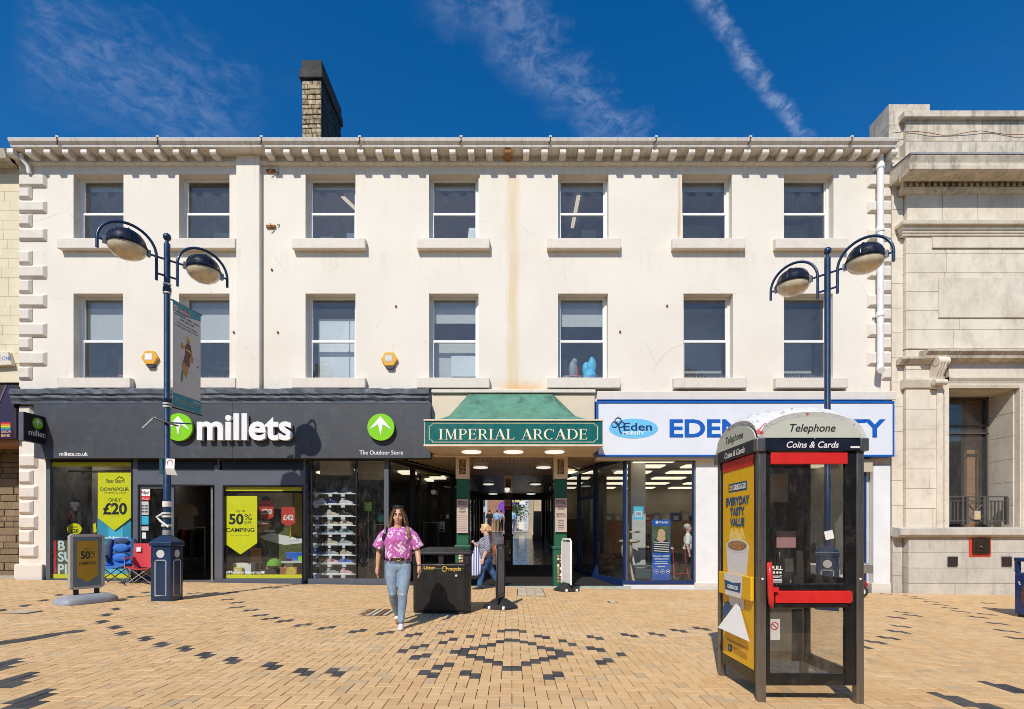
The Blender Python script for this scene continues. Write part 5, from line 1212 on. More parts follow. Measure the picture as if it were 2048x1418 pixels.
def disc(px, py, Y, lab, s):
    t = thing('price_disc', lab, 'price card', (PX(px,Y),Y,PZ(py,Y))); r = 0.195
    m = MB(); m.plate([(PX(px,Y)+r*math.cos(R(a)), PZ(py,Y)+r*0.78*math.sin(R(a))) for a in range(0,360,12)], (0,Y,0), UX, UZ, 0.006); m.build('card', 'yellow_poster', t)
    ptext(s, 'ink', t, px-8, px+8, py+7, py+0.5, Y-0.0075, bold=0.03, depth=0.001); [rx('print_line','ink_grey',t,px-6,px+6,py-q,py-q+1,Y-0.0075,0.001) for q in (4,6)]
disc(149, 1058, 13.95, 'round yellow price disc hung on the mannequin jacket', '£20')
t = thing('hanging_jacket', 'plum jacket on a hanger beside the mannequin', 'jacket', (PX(193,14.1),14.1,1.0))
m = MB(); m.prism([(PX(178,14.1),PZ(1075,14.1)),(PX(186,14.1),PZ(1040,14.1)),(PX(193,14.1),PZ(1025,14.1)),(PX(203,14.1),PZ(1035,14.1)),(PX(210,14.1),PZ(1075,14.1))],14.1,14.22); m.build('cloth','cloth_plum',t,bevel=0.03); m = MB(); m.obox((PX(188,14.05),14.08,PZ(1056,14.05)),(0.04,0,0.01),(0,0.003,0),(-0.01,0,0.12)); m.build('swing_tag','yellow_poster',t)
# things inside the doorway
def tshirt(name, lab, px, py, Y, mat, s=1.0):
    t = thing(name, lab, 't-shirt', (PX(px,Y),Y,PZ(py,Y)-0.4)); x, z = PX(px,Y), PZ(py,Y)
    pts = [(-0.11,0.33),(-0.30,0.22),(-0.36,0.0),(-0.24,-0.03),(-0.22,0.08),(-0.22,-0.42),(0.22,-0.42),(0.22,0.08),(0.24,-0.03),(0.36,0.0),(0.30,0.22),(0.11,0.33),(0.0,0.28)]
    m = MB(); m.prism([(x+a*s, z+b*s) for a, b in pts], Y, Y+0.10); m.build('cloth', mat, t, bevel=0.03)
tshirt('hanging_tshirt', 'cream t-shirt on display inside the open shop door', 370, 1030, 15.2, 'cloth_cream')
tshirt('hanging_tshirt', 'cream t-shirt seen through the glass door leaf', 305, 1030, 14.9, 'cloth_cream', 0.9)
def rail_of_clothes(lab, x0, x1, Y, z, mats, length):
    t = thing('clothes_rail', lab, 'clothes rail', ((x0+x1)/2, Y, 0.03))
    m = MB(); m.tube([(x0,Y,0.03),(x0,Y,z),(x1,Y,z),(x1,Y,0.03)], 0.02, 8); m.build('frame', 'tube_silver', t)
    n = len(mats)
    for k, mt in enumerate(mats):
        x = x0+0.06+(x1-x0-0.12)*k/max(1,n-1); g_ = thing('garment', 'garment', 'garment') if False else None
        m = MB(); m.prism([(Y-0.22,z-length),(Y+0.22,z-length),(Y+0.20,z-0.15),(Y+0.04,z-0.04),(Y-0.04,z-0.04),(Y-0.20,z-0.15)], x-0.018, x+0.018, 'x'); m.build('garment', mt, t, bevel=0.012)
rail_of_clothes('chrome rail of dark clothes and one orange garment in the doorway', PX(360,16), PX(410,16), 16, 1.55, ['cloth_black','cloth_orange','cloth_black','cloth_khaki','cloth_black','cloth_black'], 0.9)
rail_of_clothes('chrome rail of black jackets behind the shoe shelves', PX(724,15.3), PX(748,15.3), 15.3, 1.75, ['cloth_black','room_mid','cloth_black','cloth_black','cloth_plum'], 1.3)
for k_, (xa_, xb_, yy_, lab_, ms_) in enumerate(((-8.6,-7.2,18.5,'far rail of mixed coats at the back of the outdoor shop',['cloth_khaki','cloth_black','cloth_red','eden_navy','cloth_black','teal','cloth_black','cloth_khaki']),(-6.6,-5.0,19.2,'far rail of dark fleeces behind the second window backdrop',['cloth_black','eden_navy','cloth_plum','cloth_black','room_mid','cloth_black']),(-5.0,-3.9,17.2,'rail of bright waterproofs beyond the shoe shelves',['cloth_orange','stove_blue','cloth_black','teal','cloth_red','cloth_black','yellow_flat']),(-9.6,-8.7,17.0,'rail of pale shirts just inside the shop door',['cloth_cream','cloth_sky','beige','cloth_black','cloth_pink','cloth_cream']))): rail_of_clothes(lab_, xa_, xb_, yy_, 1.65, ms_, 1.0)
rail_of_clothes('rail of dark clothes behind the splayed lobby glass', -3.6, -2.6, 18.6, 1.75, ['cloth_black','shop_black','cloth_black','room_mid','cloth_black','cloth_black','eden_navy'], 1.2)
t = thing('hanging_bag', 'teal bag hung up behind the shop window', 'bag', (PX(764,15),15,PZ(1044,15))); m = MB(); m.ell((PX(764,15),15.0,PZ(1036,15)),(0.14,0.08,0.13)); m.build('body','teal',t,smooth=60); m = MB(); m.tube([(PX(757,15),15,PZ(1032,15)),(PX(760,15),14.98,PZ(1018,15)),(PX(768,15),14.98,PZ(1018,15)),(PX(772,15),15,PZ(1032,15))],0.015,6); m.build('strap','teal',t)
t = thing('rail_sign', 'small lime sign on the rail in the third window', 'sign', (PX(736,14.6),14.6,PZ(1023,14.6))); rx('card','lime',t,729,743.5,1004,1022,14.6,0.01); [rx('print_line','paper',t,732,741,q,q+2,14.597,0.002) for q in (1009,1014)]; m = MB(); m.tube([(PX(736,14.6),14.62,PZ(1022,14.6)),(PX(736,14.6),14.62,0.03)],0.01,6); m.build('pole','tube_silver',t)
for px, py, wd_, hh, lab in ((884,1053,10,20,'white door notice on the dark lobby glass'),(895,1033,5,8,'tiny pale notice on the dark lobby glass')):
    Yn = 16.9; t = thing('notice', lab, 'notice', (PX(px,Yn),Yn,PZ(py,Yn))); rx('sheet','paper',t,px-wd_/2,px+wd_/2,py-hh/2,py+hh/2,Yn-0.1,0.004)
    if wd_ > 6: ptext('DE','ink',t,px-3,px+3,py+3,py-2,Yn-0.102,bold=0.02,depth=0.001); rx('print','ink',t,px-4,px+4,py+5,py+9,Yn-0.103,0.002)
# shoe wall
SH = 13.95
sw = thing('shoe_shelves', 'tall rack of white shelves behind the third window', 'shelving', (PX(670,SH),SH,0.05))
rows_ = [987,1009,1033,1051,1068,1090,1111,1128,1149.5]
for k in (628, 710): rx('upright', 'black_frame', sw, k, k+2, 930, 1157, SH+0.3, 0.03)
rx('backing', 'shop_black', sw, 626, 713, 960, 1157, SH+0.34, 0.02)
for r_ in rows_:
    rx('shelf', 'shelf_white', sw, 626, 711, r_-0.8, r_+0.8, SH, 0.30)
    for k in range(3): rx('price_tag', 'price_card', sw, 629+k*27+rng.uniform(-2,2), 637+k*27+rng.uniform(-2,2), r_+1.0, r_+6, SH-0.012, 0.008)
SM = [['shop_black','eden_navy','room_mid'],['silver_line','eden_navy','silver_line'],['lamp_black','beige','ink'],['cloth_plum','cloth_cream','beige'],['lamp_black','sign_backing','sign_backing'],['cloth_black','cloth_cream','base_grey'],['eden_navy','base_grey','cloth_cream'],['shop_black','cloth_pink','stove_blue'],['cloth_black','base_grey','cloth_pink']]
def shoe_master():
    def fill(m):
        for x, z, rx_, rz in ((-0.10,0.045,0.045,0.05),(-0.05,0.06,0.05,0.065),(0.02,0.045,0.052,0.05),(0.09,0.032,0.05,0.034)): m.ell((x,0,z),(0.06,rx_*0.85,rz))
        m.ell((-0.07,0,0.10),(0.055,0.035,0.045))
    return fill
shoes = {}
words = ['first','second','third','fourth','fifth','sixth','seventh','eighth','ninth']; cn = ['left','middle','right']
colname = {'shop_black':'black','eden_navy':'navy','room_mid':'dark grey','silver_line':'light grey','lamp_black':'glossy black','beige':'beige','ink':'charcoal','cloth_plum':'plum','cloth_cream':'cream','sign_backing':'blue grey','cloth_black':'black','base_grey':'grey','cloth_pink':'pink','stove_blue':'blue'}
for r_, row in enumerate(rows_):
    for k in range(3):
        mt = SM[r_][k]
        t = thing('shoe', '%s walking shoe on the %s shelf down, %s place' % (colname[mt], words[r_], cn[k]), 'shoe', (PX(637+k*28,SH+0.12), SH+0.12, PZ(row-0.8,SH)), R(rng.uniform(-25,10)) + (math.pi if k == 0 and r_ % 2 else 0), 'shoes on the shop shelves')
        t.scale = (1.25, 1.25, 1.25)
        if mt not in shoes:
            o = fused('upper', mt, t, shoe_master(), 0.009, 3); s_ = MB(); s_.prism([(-0.16,-0.04),(0.13,-0.045),(0.155,0.0),(0.13,0.045),(-0.16,0.04)],0.0,0.022,'z'); so = s_.build('sole', 'paper' if mt not in ('paper',) else 'ink', t, world=False, bevel=0.008); shoes[mt] = (o.data, so.data)
        else:
            link('upper', shoes[mt][0], t); link('sole', shoes[mt][1], t, 0.008)

# ------------------------------------------------------------------ arcade canopy, lobby and passage
SG = 12.25
cz0, cz1 = PZ(893,SG), PZ(839,SG)
cnp = thing('arcade_canopy', 'green canopy with large IMPERIAL ARCADE name board over the entrance', 'canopy', (0.03, 12.9, cz0))
cxa, cxb = PX(850,SG), PX(1204,SG)
pbox('board', 'green_sign', cnp, cxa, cxb, SG, SG+0.08, cz0+0.05, cz1-0.04)
for za, zb in ((cz0, cz0+0.045), (cz1-0.035, cz1)): pbox('trim', 'cream_paint', cnp, cxa-0.03, cxb+0.03, SG-0.03, SG+0.12, za, zb, 0.006)
for xs in (cxa-0.03, cxb): pbox('side_board', 'cream_paint', cnp, xs, xs+0.03, SG+0.09, 13.19, cz0+0.047, cz1-0.04)
def line_rect(xa, xb, za, zb, c, y, t_):
    pts = [(xa+c,za),(xb-c,za),(xb-c,za+c*0.5),(xb,za+c),(xb,zb-c),(xb-c,zb-c*0.5),(xb-c,zb),(xa+c,zb),(xa+c,zb-c*0.5),(xa,zb-c),(xa,za+c),(xa+c,za+c*0.5),(xa+c,za)]
    m = MB(); m.tube([(a,y,b) for a, b in pts], t_, 4); return m
line_rect(cxa+0.10, cxb-0.10, cz0+0.10, cz1-0.09, 0.07, SG-0.002, 0.010).build('board_line', 'cream_letter', cnp)
# serif capitals
def serif(s, parent, x0, x1, zb, h, y, mat):
    W = {'I':0.36,'M':0.98,'P':0.64,'E':0.66,'R':0.74,'A':0.80,'L':0.64,'C':0.76,'D':0.82,' ':0.34}; gap = 0.075
    tot = sum(W[c] for c in s) + gap*(len(s)-1); kx = (x1-x0)/tot; x = x0
    S, T, sf_ = 0.135, 0.05, 0.045
    for c in s:
        if c == ' ': x += (W[c]+gap)*kx; continue
        P = []; w_ = W[c]
        def bar(a, b, z0, z1): P.append([(a,z0),(b,z0),(b,z1),(a,z1)])
        def stem(a, st=S): bar(a, a+st, 0, 1)
        def ser(a, b, z): bar(a, b, z, z+sf_)
        def arc(cx, cz, ro, rzo, ri, rzi, a0, a1, off=0.0, n=14):
            o = [(cx+ro*math.cos(R(a0+(a1-a0)*i/n)), cz+rzo*math.sin(R(a0+(a1-a0)*i/n))) for i in range(n+1)]
            q = [(cx+off+ri*math.cos(R(a0+(a1-a0)*i/n)), cz+rzi*math.sin(R(a0+(a1-a0)*i/n))) for i in range(n+1)]
            P.append(o + q[::-1])
        if c == 'I': stem(0.11); ser(0,0.36,0); ser(0,0.36,1-sf_)
        if c == 'L': stem(0.09); ser(0,0.30,1-sf_); bar(0,w_-0.04,0,T); P.append([(w_-0.07,0),(w_,0.22),(w_-0.03,0.22),(w_-0.13,0.04)])
        if c == 'E':
            stem(0.09); bar(0,w_-0.06,0,T); bar(0,w_-0.08,1-T,1); bar(0.2,w_-0.16,0.49,0.49+T); P.append([(w_-0.08,0),(w_,0.23),(w_-0.03,0.23),(w_-0.14,0.03)]); P.append([(w_-0.09,1),(w_-0.05,0.77),(w_-0.08,0.77),(w_-0.16,0.97)]); bar(w_-0.19,w_-0.155,0.40,0.63)
        if c in 'PR':
            stem(0.09); ser(0,0.31,0); bar(0,0.36,1-T,1); bar(0.2,0.36,0.45,0.45+T); arc(0.36,0.725,0.26,0.275,0.145,0.225,-90,90)
            if c == 'R': P.append([(0.32,0.48),(0.44,0.48),(0.70,0.06),(0.78,0.0),(0.60,0.0)])
        if c == 'D': stem(0.09); bar(0,0.36,0,T); bar(0,0.36,1-T,1); arc(0.36,0.5,0.46,0.5,0.32,0.45,-90,90)
        if c == 'C': arc(0.40,0.5,0.40,0.515,0.27,0.465,48,312,0.02); bar(0.69,0.725,0.68,0.98)
        if c == 'A': P.append([(0.40,1.02),(0.46,1.02),(0.78,0.03),(0.62,0.03),(0.36,0.86)]); P.append([(0.40,1.02),(0.09,0.03),(0.13,0.03),(0.41,0.90)]); bar(0.21,0.58,0.31,0.31+T); ser(0.0,0.24,0); ser(0.54,0.86,0)
        if c == 'M': P.append([(0.13,0.02),(0.17,0.02),(0.20,0.98),(0.15,0.98)]); P.append([(0.14,1),(0.26,1),(0.52,0.18),(0.47,0.0)]); P.append([(0.47,0.0),(0.52,0.0),(0.80,1),(0.76,1)]); P.append([(0.74,1.0),(0.86,1),(0.89,0.02),(0.76,0.02)]); ser(0.02,0.28,0); ser(0.68,0.98,0); ser(0.04,0.22,1-sf_); ser(0.76,0.94,1-sf_)
        m = MB()
        for q, poly in enumerate(P):
            m.plate([(x+p[0]*kx, zb+p[1]*h) for p in poly], (0,y,0), UX, UZ, 0.006+0.0008*q)
        m.build('letter', mat, parent)
        x += (w_+gap)*kx
serif('IMPERIAL ARCADE', cnp, PX(877,SG), PX(1175,SG), PZ(879,SG), PZ(858,SG)-PZ(879,SG), SG-0.001, 'cream_letter')
# curved metal roof
m = MB(); n = 12; vs = []; 
for i in range(n+1):
    t_ = i/n; y = SG+0.06 + (13.42-SG-0.06)*t_; z = cz1 + (PZ(788,13.42)-cz1)*(0.42*t_ + 0.58*t_**2.2)
    xl = cxa+0.12 + (PX(937,13.42)-cxa-0.12)*(1-(1-t_)**1.5*1.0); xr = cxb-0.12 - (cxb-0.12-PX(1105,13.42))*(1-(1-t_)**1.5*1.0)
    vs += [(xl,y,z),(xr,y,z),(xl,y,z),(xr,y,z),(cxa+0.12,13.43,cz1),(cxb-0.12,13.43,cz1)]
fs = []
for i in range(n):
    a = i*6; b = a+6; fs += [(a,a+1,b+1,b)]
    fs += [(a+2,b+2,b+4),(a+3,b+5,b+3)]
m.add(vs, fs); m.build('canopy_roof', 'green_canopy', cnp)
# wall panel behind the canopy and soffit
rx('back_panel', 'cream_paint', cnp, 864, 1189, 789, 838, 13.44, 0.05)
pbox('soffit', 'cream_paint', cnp, cxa, cxb, SG+0.13, 13.45, cz0+0.01, cz0+0.05)
LC = 3.40
lob = thing('arcade_passage', 'dim boarded arcade passage running uphill between two shopfronts', 'passage', (0,16,0))
# boarded ceiling
bw = 0.105; xq = -3.95
def ceil_x(y): return (-3.3 + (y-13.5)*0.33, 2.95 - (y-13.5)*0.28)
while xq < 3.2:
    if xq < -1.65: y0_, y1_ = 13.49, min(27.0, 13.5+(xq+3.3)/0.33) if xq > -3.3 else 13.5
    elif xq > 1.6: y0_, y1_ = 13.49, 13.5+(2.95-xq)/0.28
    else: y0_, y1_ = 13.49, 27.4
    y1_ = max(y1_, 13.62)
    if cxa < xq < cxb-0.1: y0_ = 13.46
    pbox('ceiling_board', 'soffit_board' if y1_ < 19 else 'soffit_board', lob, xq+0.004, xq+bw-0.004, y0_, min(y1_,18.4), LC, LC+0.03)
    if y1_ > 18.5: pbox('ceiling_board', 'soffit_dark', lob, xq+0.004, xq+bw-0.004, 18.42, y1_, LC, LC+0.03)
    xq += bw
pbox('ceiling_backing', 'mortar_dark', lob, -4.0, 3.3, 13.5, 27.5, LC+0.031, LC+0.2)
pbox('beam', 'cream_paint', lob, cxa+0.05, cxb-0.05, 13.30, 13.42, LC-0.09, LC-0.002)
# ramped floor
def fz(y): return 0.0 if y < 14.0 else 0.07*(y-14.0)*0.95
m = MB(); m.add([(-3.9,13.46,0.0),(3.0,13.46,-0.02),(2.0,18.2,fz(18.2)),(-2.2,18.2,fz(18.2)),(-3.9,14.0,0.0),(3.0,14.0,-0.02)], [(0,1,5,4),(4,5,2,3)]); m.build('lobby_floor', 'mat_black', lob)
m = MB(); m.add([(-1.7,18.2,fz(18.2)),(1.75,18.2,fz(18.2)),(1.75,36,fz(36)),(-1.7,36,fz(36))], [(0,1,2,3)]); m.build('tiled_floor', 'tile_floor', lob)
step = pbox('threshold', 'step_green', lob, PX(845,13.42), PX(1260,13.42), 13.30, 13.46, -0.05, 0.012)
for k in range(8):                                   # paler stone slabs of the threshold
    xa = PX(845,13.42)+(PX(1260,13.42)-PX(845,13.42))*k/8; pbox('slab', 'step_green', lob, xa+0.004, xa+0.66, 13.30, 13.455, 0.0125, 0.018)
# passage walls: dark shop frames with glass
for sx_, xw in ((-1, -1.66), (1, 1.70)):
    pbox('passage_wall', 'shop_black', lob, min(xw, xw+sx_*0.2), max(xw, xw+sx_*0.2), 18.2, 27.5, 0.2, LC) if False else None
    for k in range(5):
        ya = 18.3 + k*1.84
        pbox('passage_post', 'black_frame', lob, xw-0.06, xw+0.06, ya, ya+0.12, fz(ya)-0.1, LC)
        pbox('passage_pane', 'shop_glass', lob, xw-0.004, xw+0.004, ya+0.121, ya+1.83, fz(ya)+0.4, 2.7+fz(ya))
        pbox('passage_panel', 'shop_black', lob, xw-0.03, xw+0.03, ya+0.121, ya+1.83, fz(ya)-0.1, fz(ya)+0.399); pbox('passage_header', 'black_frame', lob, xw-0.05, xw+0.05, ya+0.121, ya+1.83, 2.701+fz(ya), LC)
    pbox('passage_back', 'room_mid' if sx_ > 0 else 'shop_black', lob, min(xw+sx_*1.5, xw+sx_*1.6), max(xw+sx_*1.5, xw+sx_*1.6), 18.3, 27.5, 0, LC)
pbox('end_beam', 'black_frame', lob, -1.72, 1.76, 27.4, 27.6, 3.12, LC+0.2)
pbox('end_post', 'black_frame', lob, -1.72, -1.5, 27.4, 27.6, 0.6, 3.12); pbox('end_post', 'black_frame', lob, 1.56, 1.76, 27.4, 27.6, 0.6, 3.12)
# pillars
def pillar(x0, x1, Y, lab, dark_=False, zb=0.0):
    t = thing('pillar', lab, 'pillar', ((x0+x1)/2, Y, zb)); d = x1-x0; mt = 'black_frame' if dark_ else 'green_pillar'
    zt = LC-0.003; zc = zt-0.62
    pbox('shaft', mt, t, x0, x1, Y, Y+d, zb+1.05, zc, 0.008)
    pbox('plinth', mt, t, x0-0.03, x1+0.03, Y-0.03, Y+d+0.03, zb, zb+0.97, 0.008); pbox('plinth_cap', mt, t, x0-0.05, x1+0.05, Y-0.05, Y+d+0.05, zb+0.971, zb+1.049, 0.01)
    pbox('capital', 'cream_paint', t, x0-0.02, x1+0.02, Y-0.02, Y+d+0.02, zc+0.001, zt, 0.006)
    xm = (x0+x1)/2
    ins = pbox('capital_inset', 'mosaic_dark', t, xm-0.085, xm+0.085, Y-0.026, Y-0.021, zc+0.12, zc+0.50)
    for k in range(4):
        zk = zc+0.16+k*0.095
        m = MB(); m.tube([(xm+0.045*math.cos(R(a*45))*(-1 if k%2 else 1), Y-0.027, zk+0.04*math.sin(R(a*45))) for a in range(7)], 0.013, 5); m.tube([(xm-0.08,Y-0.027,zk-0.045),(xm-0.03,Y-0.027,zk-0.03),(xm+0.08,Y-0.027,zk+0.045)],0.010,5); m.build('mosaic_scroll', 'gold_mosaic', ins)
    mp = pbox('mosaic_panel', 'mosaic_dark', t, xm-0.10, xm+0.10, Y-0.036, Y-0.031, zb+0.10, zb+0.85)
    for r_ in range(9):
        for c_ in range(3):
            if rng.random() < 0.2: continue
            xa = xm-0.095+c_*0.064; za = zb+0.11+r_*0.081; pbox('mosaic_piece', 'gold_mosaic' if rng.random() < 0.7 else 'cream_letter', mp, xa+rng.uniform(0,0.008), xa+0.052, Y-0.040, Y-0.0365, za+rng.uniform(0,0.012), za+0.068)
    return t
PY1 = 13.62
pillar(PX(913,PY1), PX(937,PY1), PY1, 'green square pillar with gold mosaic at the left of the arcade entrance', zb=0.015)
pillar(PX(1109,PY1), PX(1134,PY1), PY1, 'green square pillar with gold mosaic at the right of the arcade entrance', zb=-0.015)
pillar(PX(1009,18.4), PX(1024,18.4), 18.4, 'black square pillar standing in the middle of the passage', True, fz(18.4))
def board(px0, px1, py0, py1, Y, lab, rows):
    t = thing('directory_board', lab, 'sign', (PX((px0+px1)/2,Y), Y, PZ(py1,Y))); rx('panel', 'pink_board', t, px0, px1, py0, py1, Y, 0.02)
    for s, ya, hh in rows: 
        w_ = (px1-px0)*(0.8 if hh > 3.2 else 0.45+0.2*rng.random()); xm = (px0+px1)/2
        if hh < 3.2: rx('print_line', 'ink', t, xm-w_/2, xm+w_/2, ya-1.0, ya, Y-0.002, 0.002)
        else: ptext(s, 'ink', t, xm-w_/2, xm+w_/2, ya, ya-hh, Y-0.002, depth=0.001, bold=0.008)
    return t
b1 = board(913.5, 936, 998, 1066, PY1-0.06, 'pink directory board half in shade on the left green pillar', [('IMPERIAL',1005,3.5),('ARCADE',1009.5,3.5),('',1017,2),('',1020,2),('',1023,2),('',1026,2)])
for k in range(9): rx('board_line', 'mosaic_dark', b1, 915, 934, 1031+k*3.7, 1031.3+k*3.7, PY1-0.062, 0.002)
board(1110.5, 1133.5, 996, 1064, PY1-0.06, 'pink directory board on the right green pillar', [('IMPERIAL',1003.5,3.5),('HOUSE',1007.5,3.5),('',1014,2),('',1017,2),('',1020,2),('IMPERIAL',1030,3.5),('ARCADE',1034.5,3.5),('',1041,2),('',1044.5,2),('',1048,2),('',1051.5,2),('',1055,2),('',1058.5,2)])
t = thing('no_smoking_sign', 'no smoking sign with red strip on the black middle pillar', 'sign', (-0.15,18.35,2.3)); YN = 18.33
rx('plate','paper',t,1008.5,1021,999.5,1012,YN,0.02); rx('strip','flag_red',t,1008.5,1021,1012.2,1020,YN,0.02)
m = MB(); cxn, czn = PX(1014.7,YN), PZ(1005.5,YN); m.tube([(cxn+0.075*math.cos(R(a*20)),YN-0.003,czn+0.075*math.sin(R(a*20))) for a in range(19)],0.010,5); m.tube([(cxn-0.05,YN-0.004,czn+0.05),(cxn+0.05,YN-0.004,czn-0.05)],0.008,5); m.build('ring','flag_red',t)
m = MB(); m.box(cxn-0.05,cxn+0.05,YN-0.004,YN-0.001,czn-0.008,czn+0.008); m.build('cigarette','ink',t); ptext('No smoking','paper',t,1010,1019.5,1017,1015,YN-0.002,depth=0.001)
t = thing('passage_camera', 'small dome security light under the ceiling on the middle pillar', 'light', (-0.17,18.3,2.6)); m = MB(); m.lathe([(0.02,-0.10),(0.07,-0.06),(0.09,0.0),(0.09,0.04),(0.05,0.06)],(PX(1014.5,18.25),18.25,PZ(979,18.25)),14); m.build('dome','disc_light',t,smooth=50); m = MB(); m.box(PX(1011,18.3),PX(1018,18.3),18.26,18.4,PZ(976,18.25),PZ(971,18.25)); m.build('bracket','black_frame',t)
# round ceiling lights
pl_ = 0
LP = [(943,905,'first from the left under the canopy edge'),(1027,905,'in the middle under the canopy edge'),(1109,905,'at the right under the canopy edge')]
def disc_light(x, y, z, lab, r=0.21):
    t = thing('ceiling_light', lab, 'ceiling light', (x,y,z), group='round arcade ceiling lights')
    m = MB(); m.lathe([(r,0),(r,-0.035),(r*0.96,-0.05)],(x,y,z),24); m.build('rim','white_paint',t,smooth=40)
    m = MB(); m.lathe([(r*0.93,-0.0505),(r*0.90,-0.075),(r*0.6,-0.088)],(x,y,z),24); m.build('diffuser','disc_light',t,smooth=60)
for px, py, s in LP: disc_light(PX(px,12.75), 12.75, cz0+0.008, 'round white ceiling light, ' + s, 0.26)
for k, Y in enumerate((15.75, 21.1, 26.2)):
    for px_, s in ((-0.945, 'left'), (0.945, 'right')): disc_light(px_, Y, LC-0.002, 'round white ceiling light, %s of the %s pair into the passage' % (s, ('nearest','second','farthest')[k]), 0.24)
m = MB(); m.tube([(PX(868,13.3),13.29,LC-0.06),(PX(900,13.3),13.28,LC-0.09),(PX(1110,13.3),13.28,LC-0.10)],0.016,6); m.build('conduit','cream_paint',lob)
m = MB(); m.tube([(PX(1137,13.6),13.6,LC-0.3),(PX(1160,14),14,LC-0.36),(PX(1190,14),14.2,LC-0.26),(PX(1225,13.6),13.7,LC-0.10),(PX(1250,13.5),13.48,LC-0.02)],0.018,6); m.build('cable','ink',lob)

# ------------------------------------------------------------------ beyond the passage
alley = struct(pbox('back_street', 'asphalt', None, -14, 14, 36.0, 47.0, fz(36)-0.2, fz(36)+0.02)); alley2 = struct(pbox('back_pavement', 'pier_stone', None, -14, 14, 47.0, 70.0, fz(36)-0.2, fz(36)+0.14))
col = thing('stone_colonnade', 'sunlit stone pier colonnade along the far end of the passage', 'building', (2.0,33,1))
for k in range(5):
    y = 28.6+k*2.0; pbox('pier', 'pier_stone', col, 1.18, 1.60, y, y+0.75, fz(y)-0.1, 6.2, 0.02); pbox('pier_base', 'pier_stone', col, 1.14, 1.64, y-0.04, y+0.79, fz(y)-0.1, fz(y)+0.3, 0.02)
pbox('shop_glazing', 'shop_black', col, 1.66, 1.8, 27.7, 38, 1.0, 5.5); pbox('upper_wall', 'pier_stone', col, 1.15, 2.4, 27.7, 38, 6.201, 7.0)
lw = thing('shuttered_shop', 'dark shuttered shop on the left beyond the passage', 'building', (-2.2,31,1)); pbox('wall','pier_stone',lw,-2.6,-1.95,27.7,36,0.5,5.2); pbox('awning','black_frame',lw,-1.95,-1.25,28.2,30.2,3.5,4.0)
for k in range(14): pbox('shutter_slat','cloth_khaki',lw,-1.949,-1.93,28.3,31,1.2+k*0.16,1.2+k*0.16+0.14)
fb = thing('far_shop_building', 'pale shop building with blue fascia far beyond the passage', 'building', (0,62,1.6)); z0f = fz(36)+0.14
pbox('wall','white_far',fb,-9,-2.9,62,66,z0f,10); pbox('fascia','blue_far',fb,-9,-2.95,61.8,61.99,z0f+5.2,z0f+6.6); pbox('brick_pier','brick_opp',fb,-2.88,-1.0,61.9,66,z0f,12); pbox('wall','white_far',fb,-0.98,12,63,66,z0f,9)
for k in range(5):
    for r_ in range(2): pbox('window','dark_opp',fb,-8.6+k*1.15,-7.8+k*1.15,61.9,61.99,z0f+1.0+r_*2.0,z0f+2.3+r_*2.0)
for k in range(4): pbox('window','dark_opp',fb,0.4+k*2.4,1.8+k*2.4,62.9,62.99,z0f+4.5,z0f+6.5)
t = thing('purple_shop_sign', 'round purple shop sign far beyond the passage', 'sign', (-0.2,60,5)); m = MB(); m.plate([(PX(1013,60)+1.0*math.cos(R(a)),PZ(1014,60)+0.7*math.sin(R(a))) for a in range(0,360,15)],(0,60,0),UX,UZ,0.1); m.build('disc','purple_sign',t); pbox('post','black_frame',t,PX(1013,60)-0.05,PX(1013,60)+0.05,60.05,60.2,z0f,PZ(1014,60))
t = thing('hanging_shop_signs', 'yellow and white projecting shop signs far beyond the passage', 'sign', (2.0,50,5)); rx('yellow_board','yellow_flat',t,1030,1038,1000,1004,50,0.1); rx('white_board','paper',t,1039,1050,1002,1009,50,0.1); rx('purple_board','purple_sign',t,1030,1041,1005,1009,50.2,0.1); pbox('post','black_frame',t,PX(1040,50.3),PX(1041,50.3),50.3,50.4,z0f,PZ(1000,50))
t = thing('leaflet_board', 'small white free standing board at the end of the passage', 'board', (0.4,35,fz(35))); rx('panel','paper',t,1038,1049,1044,1059,34.8,0.05); 
for q in (1039,1047): rx('leg','tube_silver',t,q,q+0.7,1059,1062,34.82,0.03)
# ------------------------------------------------------------------ mobility shop
EF = 13.25
es = thing('mobility_shop_sign', 'white blue edged fascia sign reading EDEN MOBILITY', 'shop sign', (PX(1490,EF), EF, PZ(912,EF)))
rx('board', 'eden_white', es, 1197, 1392, 806, 909.5, EF, 0.22); rx('board', 'eden_white', es, 1392.4, 1786, 806, 909.5, EF+0.001, 0.22)
for a, b, ya, yb in ((1194,1789,802,806),(1194,1789,909.7,913),(1194,1196.8,806,909.5),(1786.2,1789,806,909.5)): rx('border', 'eden_blue', es, a, b, ya, yb, EF-0.02, 0.24)
ptext('EDEN MOBILITY', 'eden_blue', es, 1339, 1771, 873.5, 840, EF, bold=0.028, depth=0.006, split=True)
m = MB(); o = (PX(1267,EF),EF,PZ(857,EF)); m.plate([(0.62*math.cos(R(a)),0.25*math.sin(R(a))) for a in range(0,360,8)], o, UX, UZ, 0.006); m.build('logo_oval', 'eden_sky', es)
m = MB(); m.plate([(0.58*math.cos(R(a))+0.02,0.21*math.sin(R(a))+0.025) for a in range(0,360,8)], (o[0],EF-0.007,o[2]), UX, UZ, 0.002); m.build('logo_oval', 'eden_sky', es)
ptext('Eden', 'eden_navy', es, 1247, 1304, 861, 846, EF-0.0095, bold=0.015, depth=0.002); ptext('MOBILITY', 'sign_white', es, 1247, 1288, 869, 863, EF-0.0095, bold=0.02, depth=0.002)
m = MB()
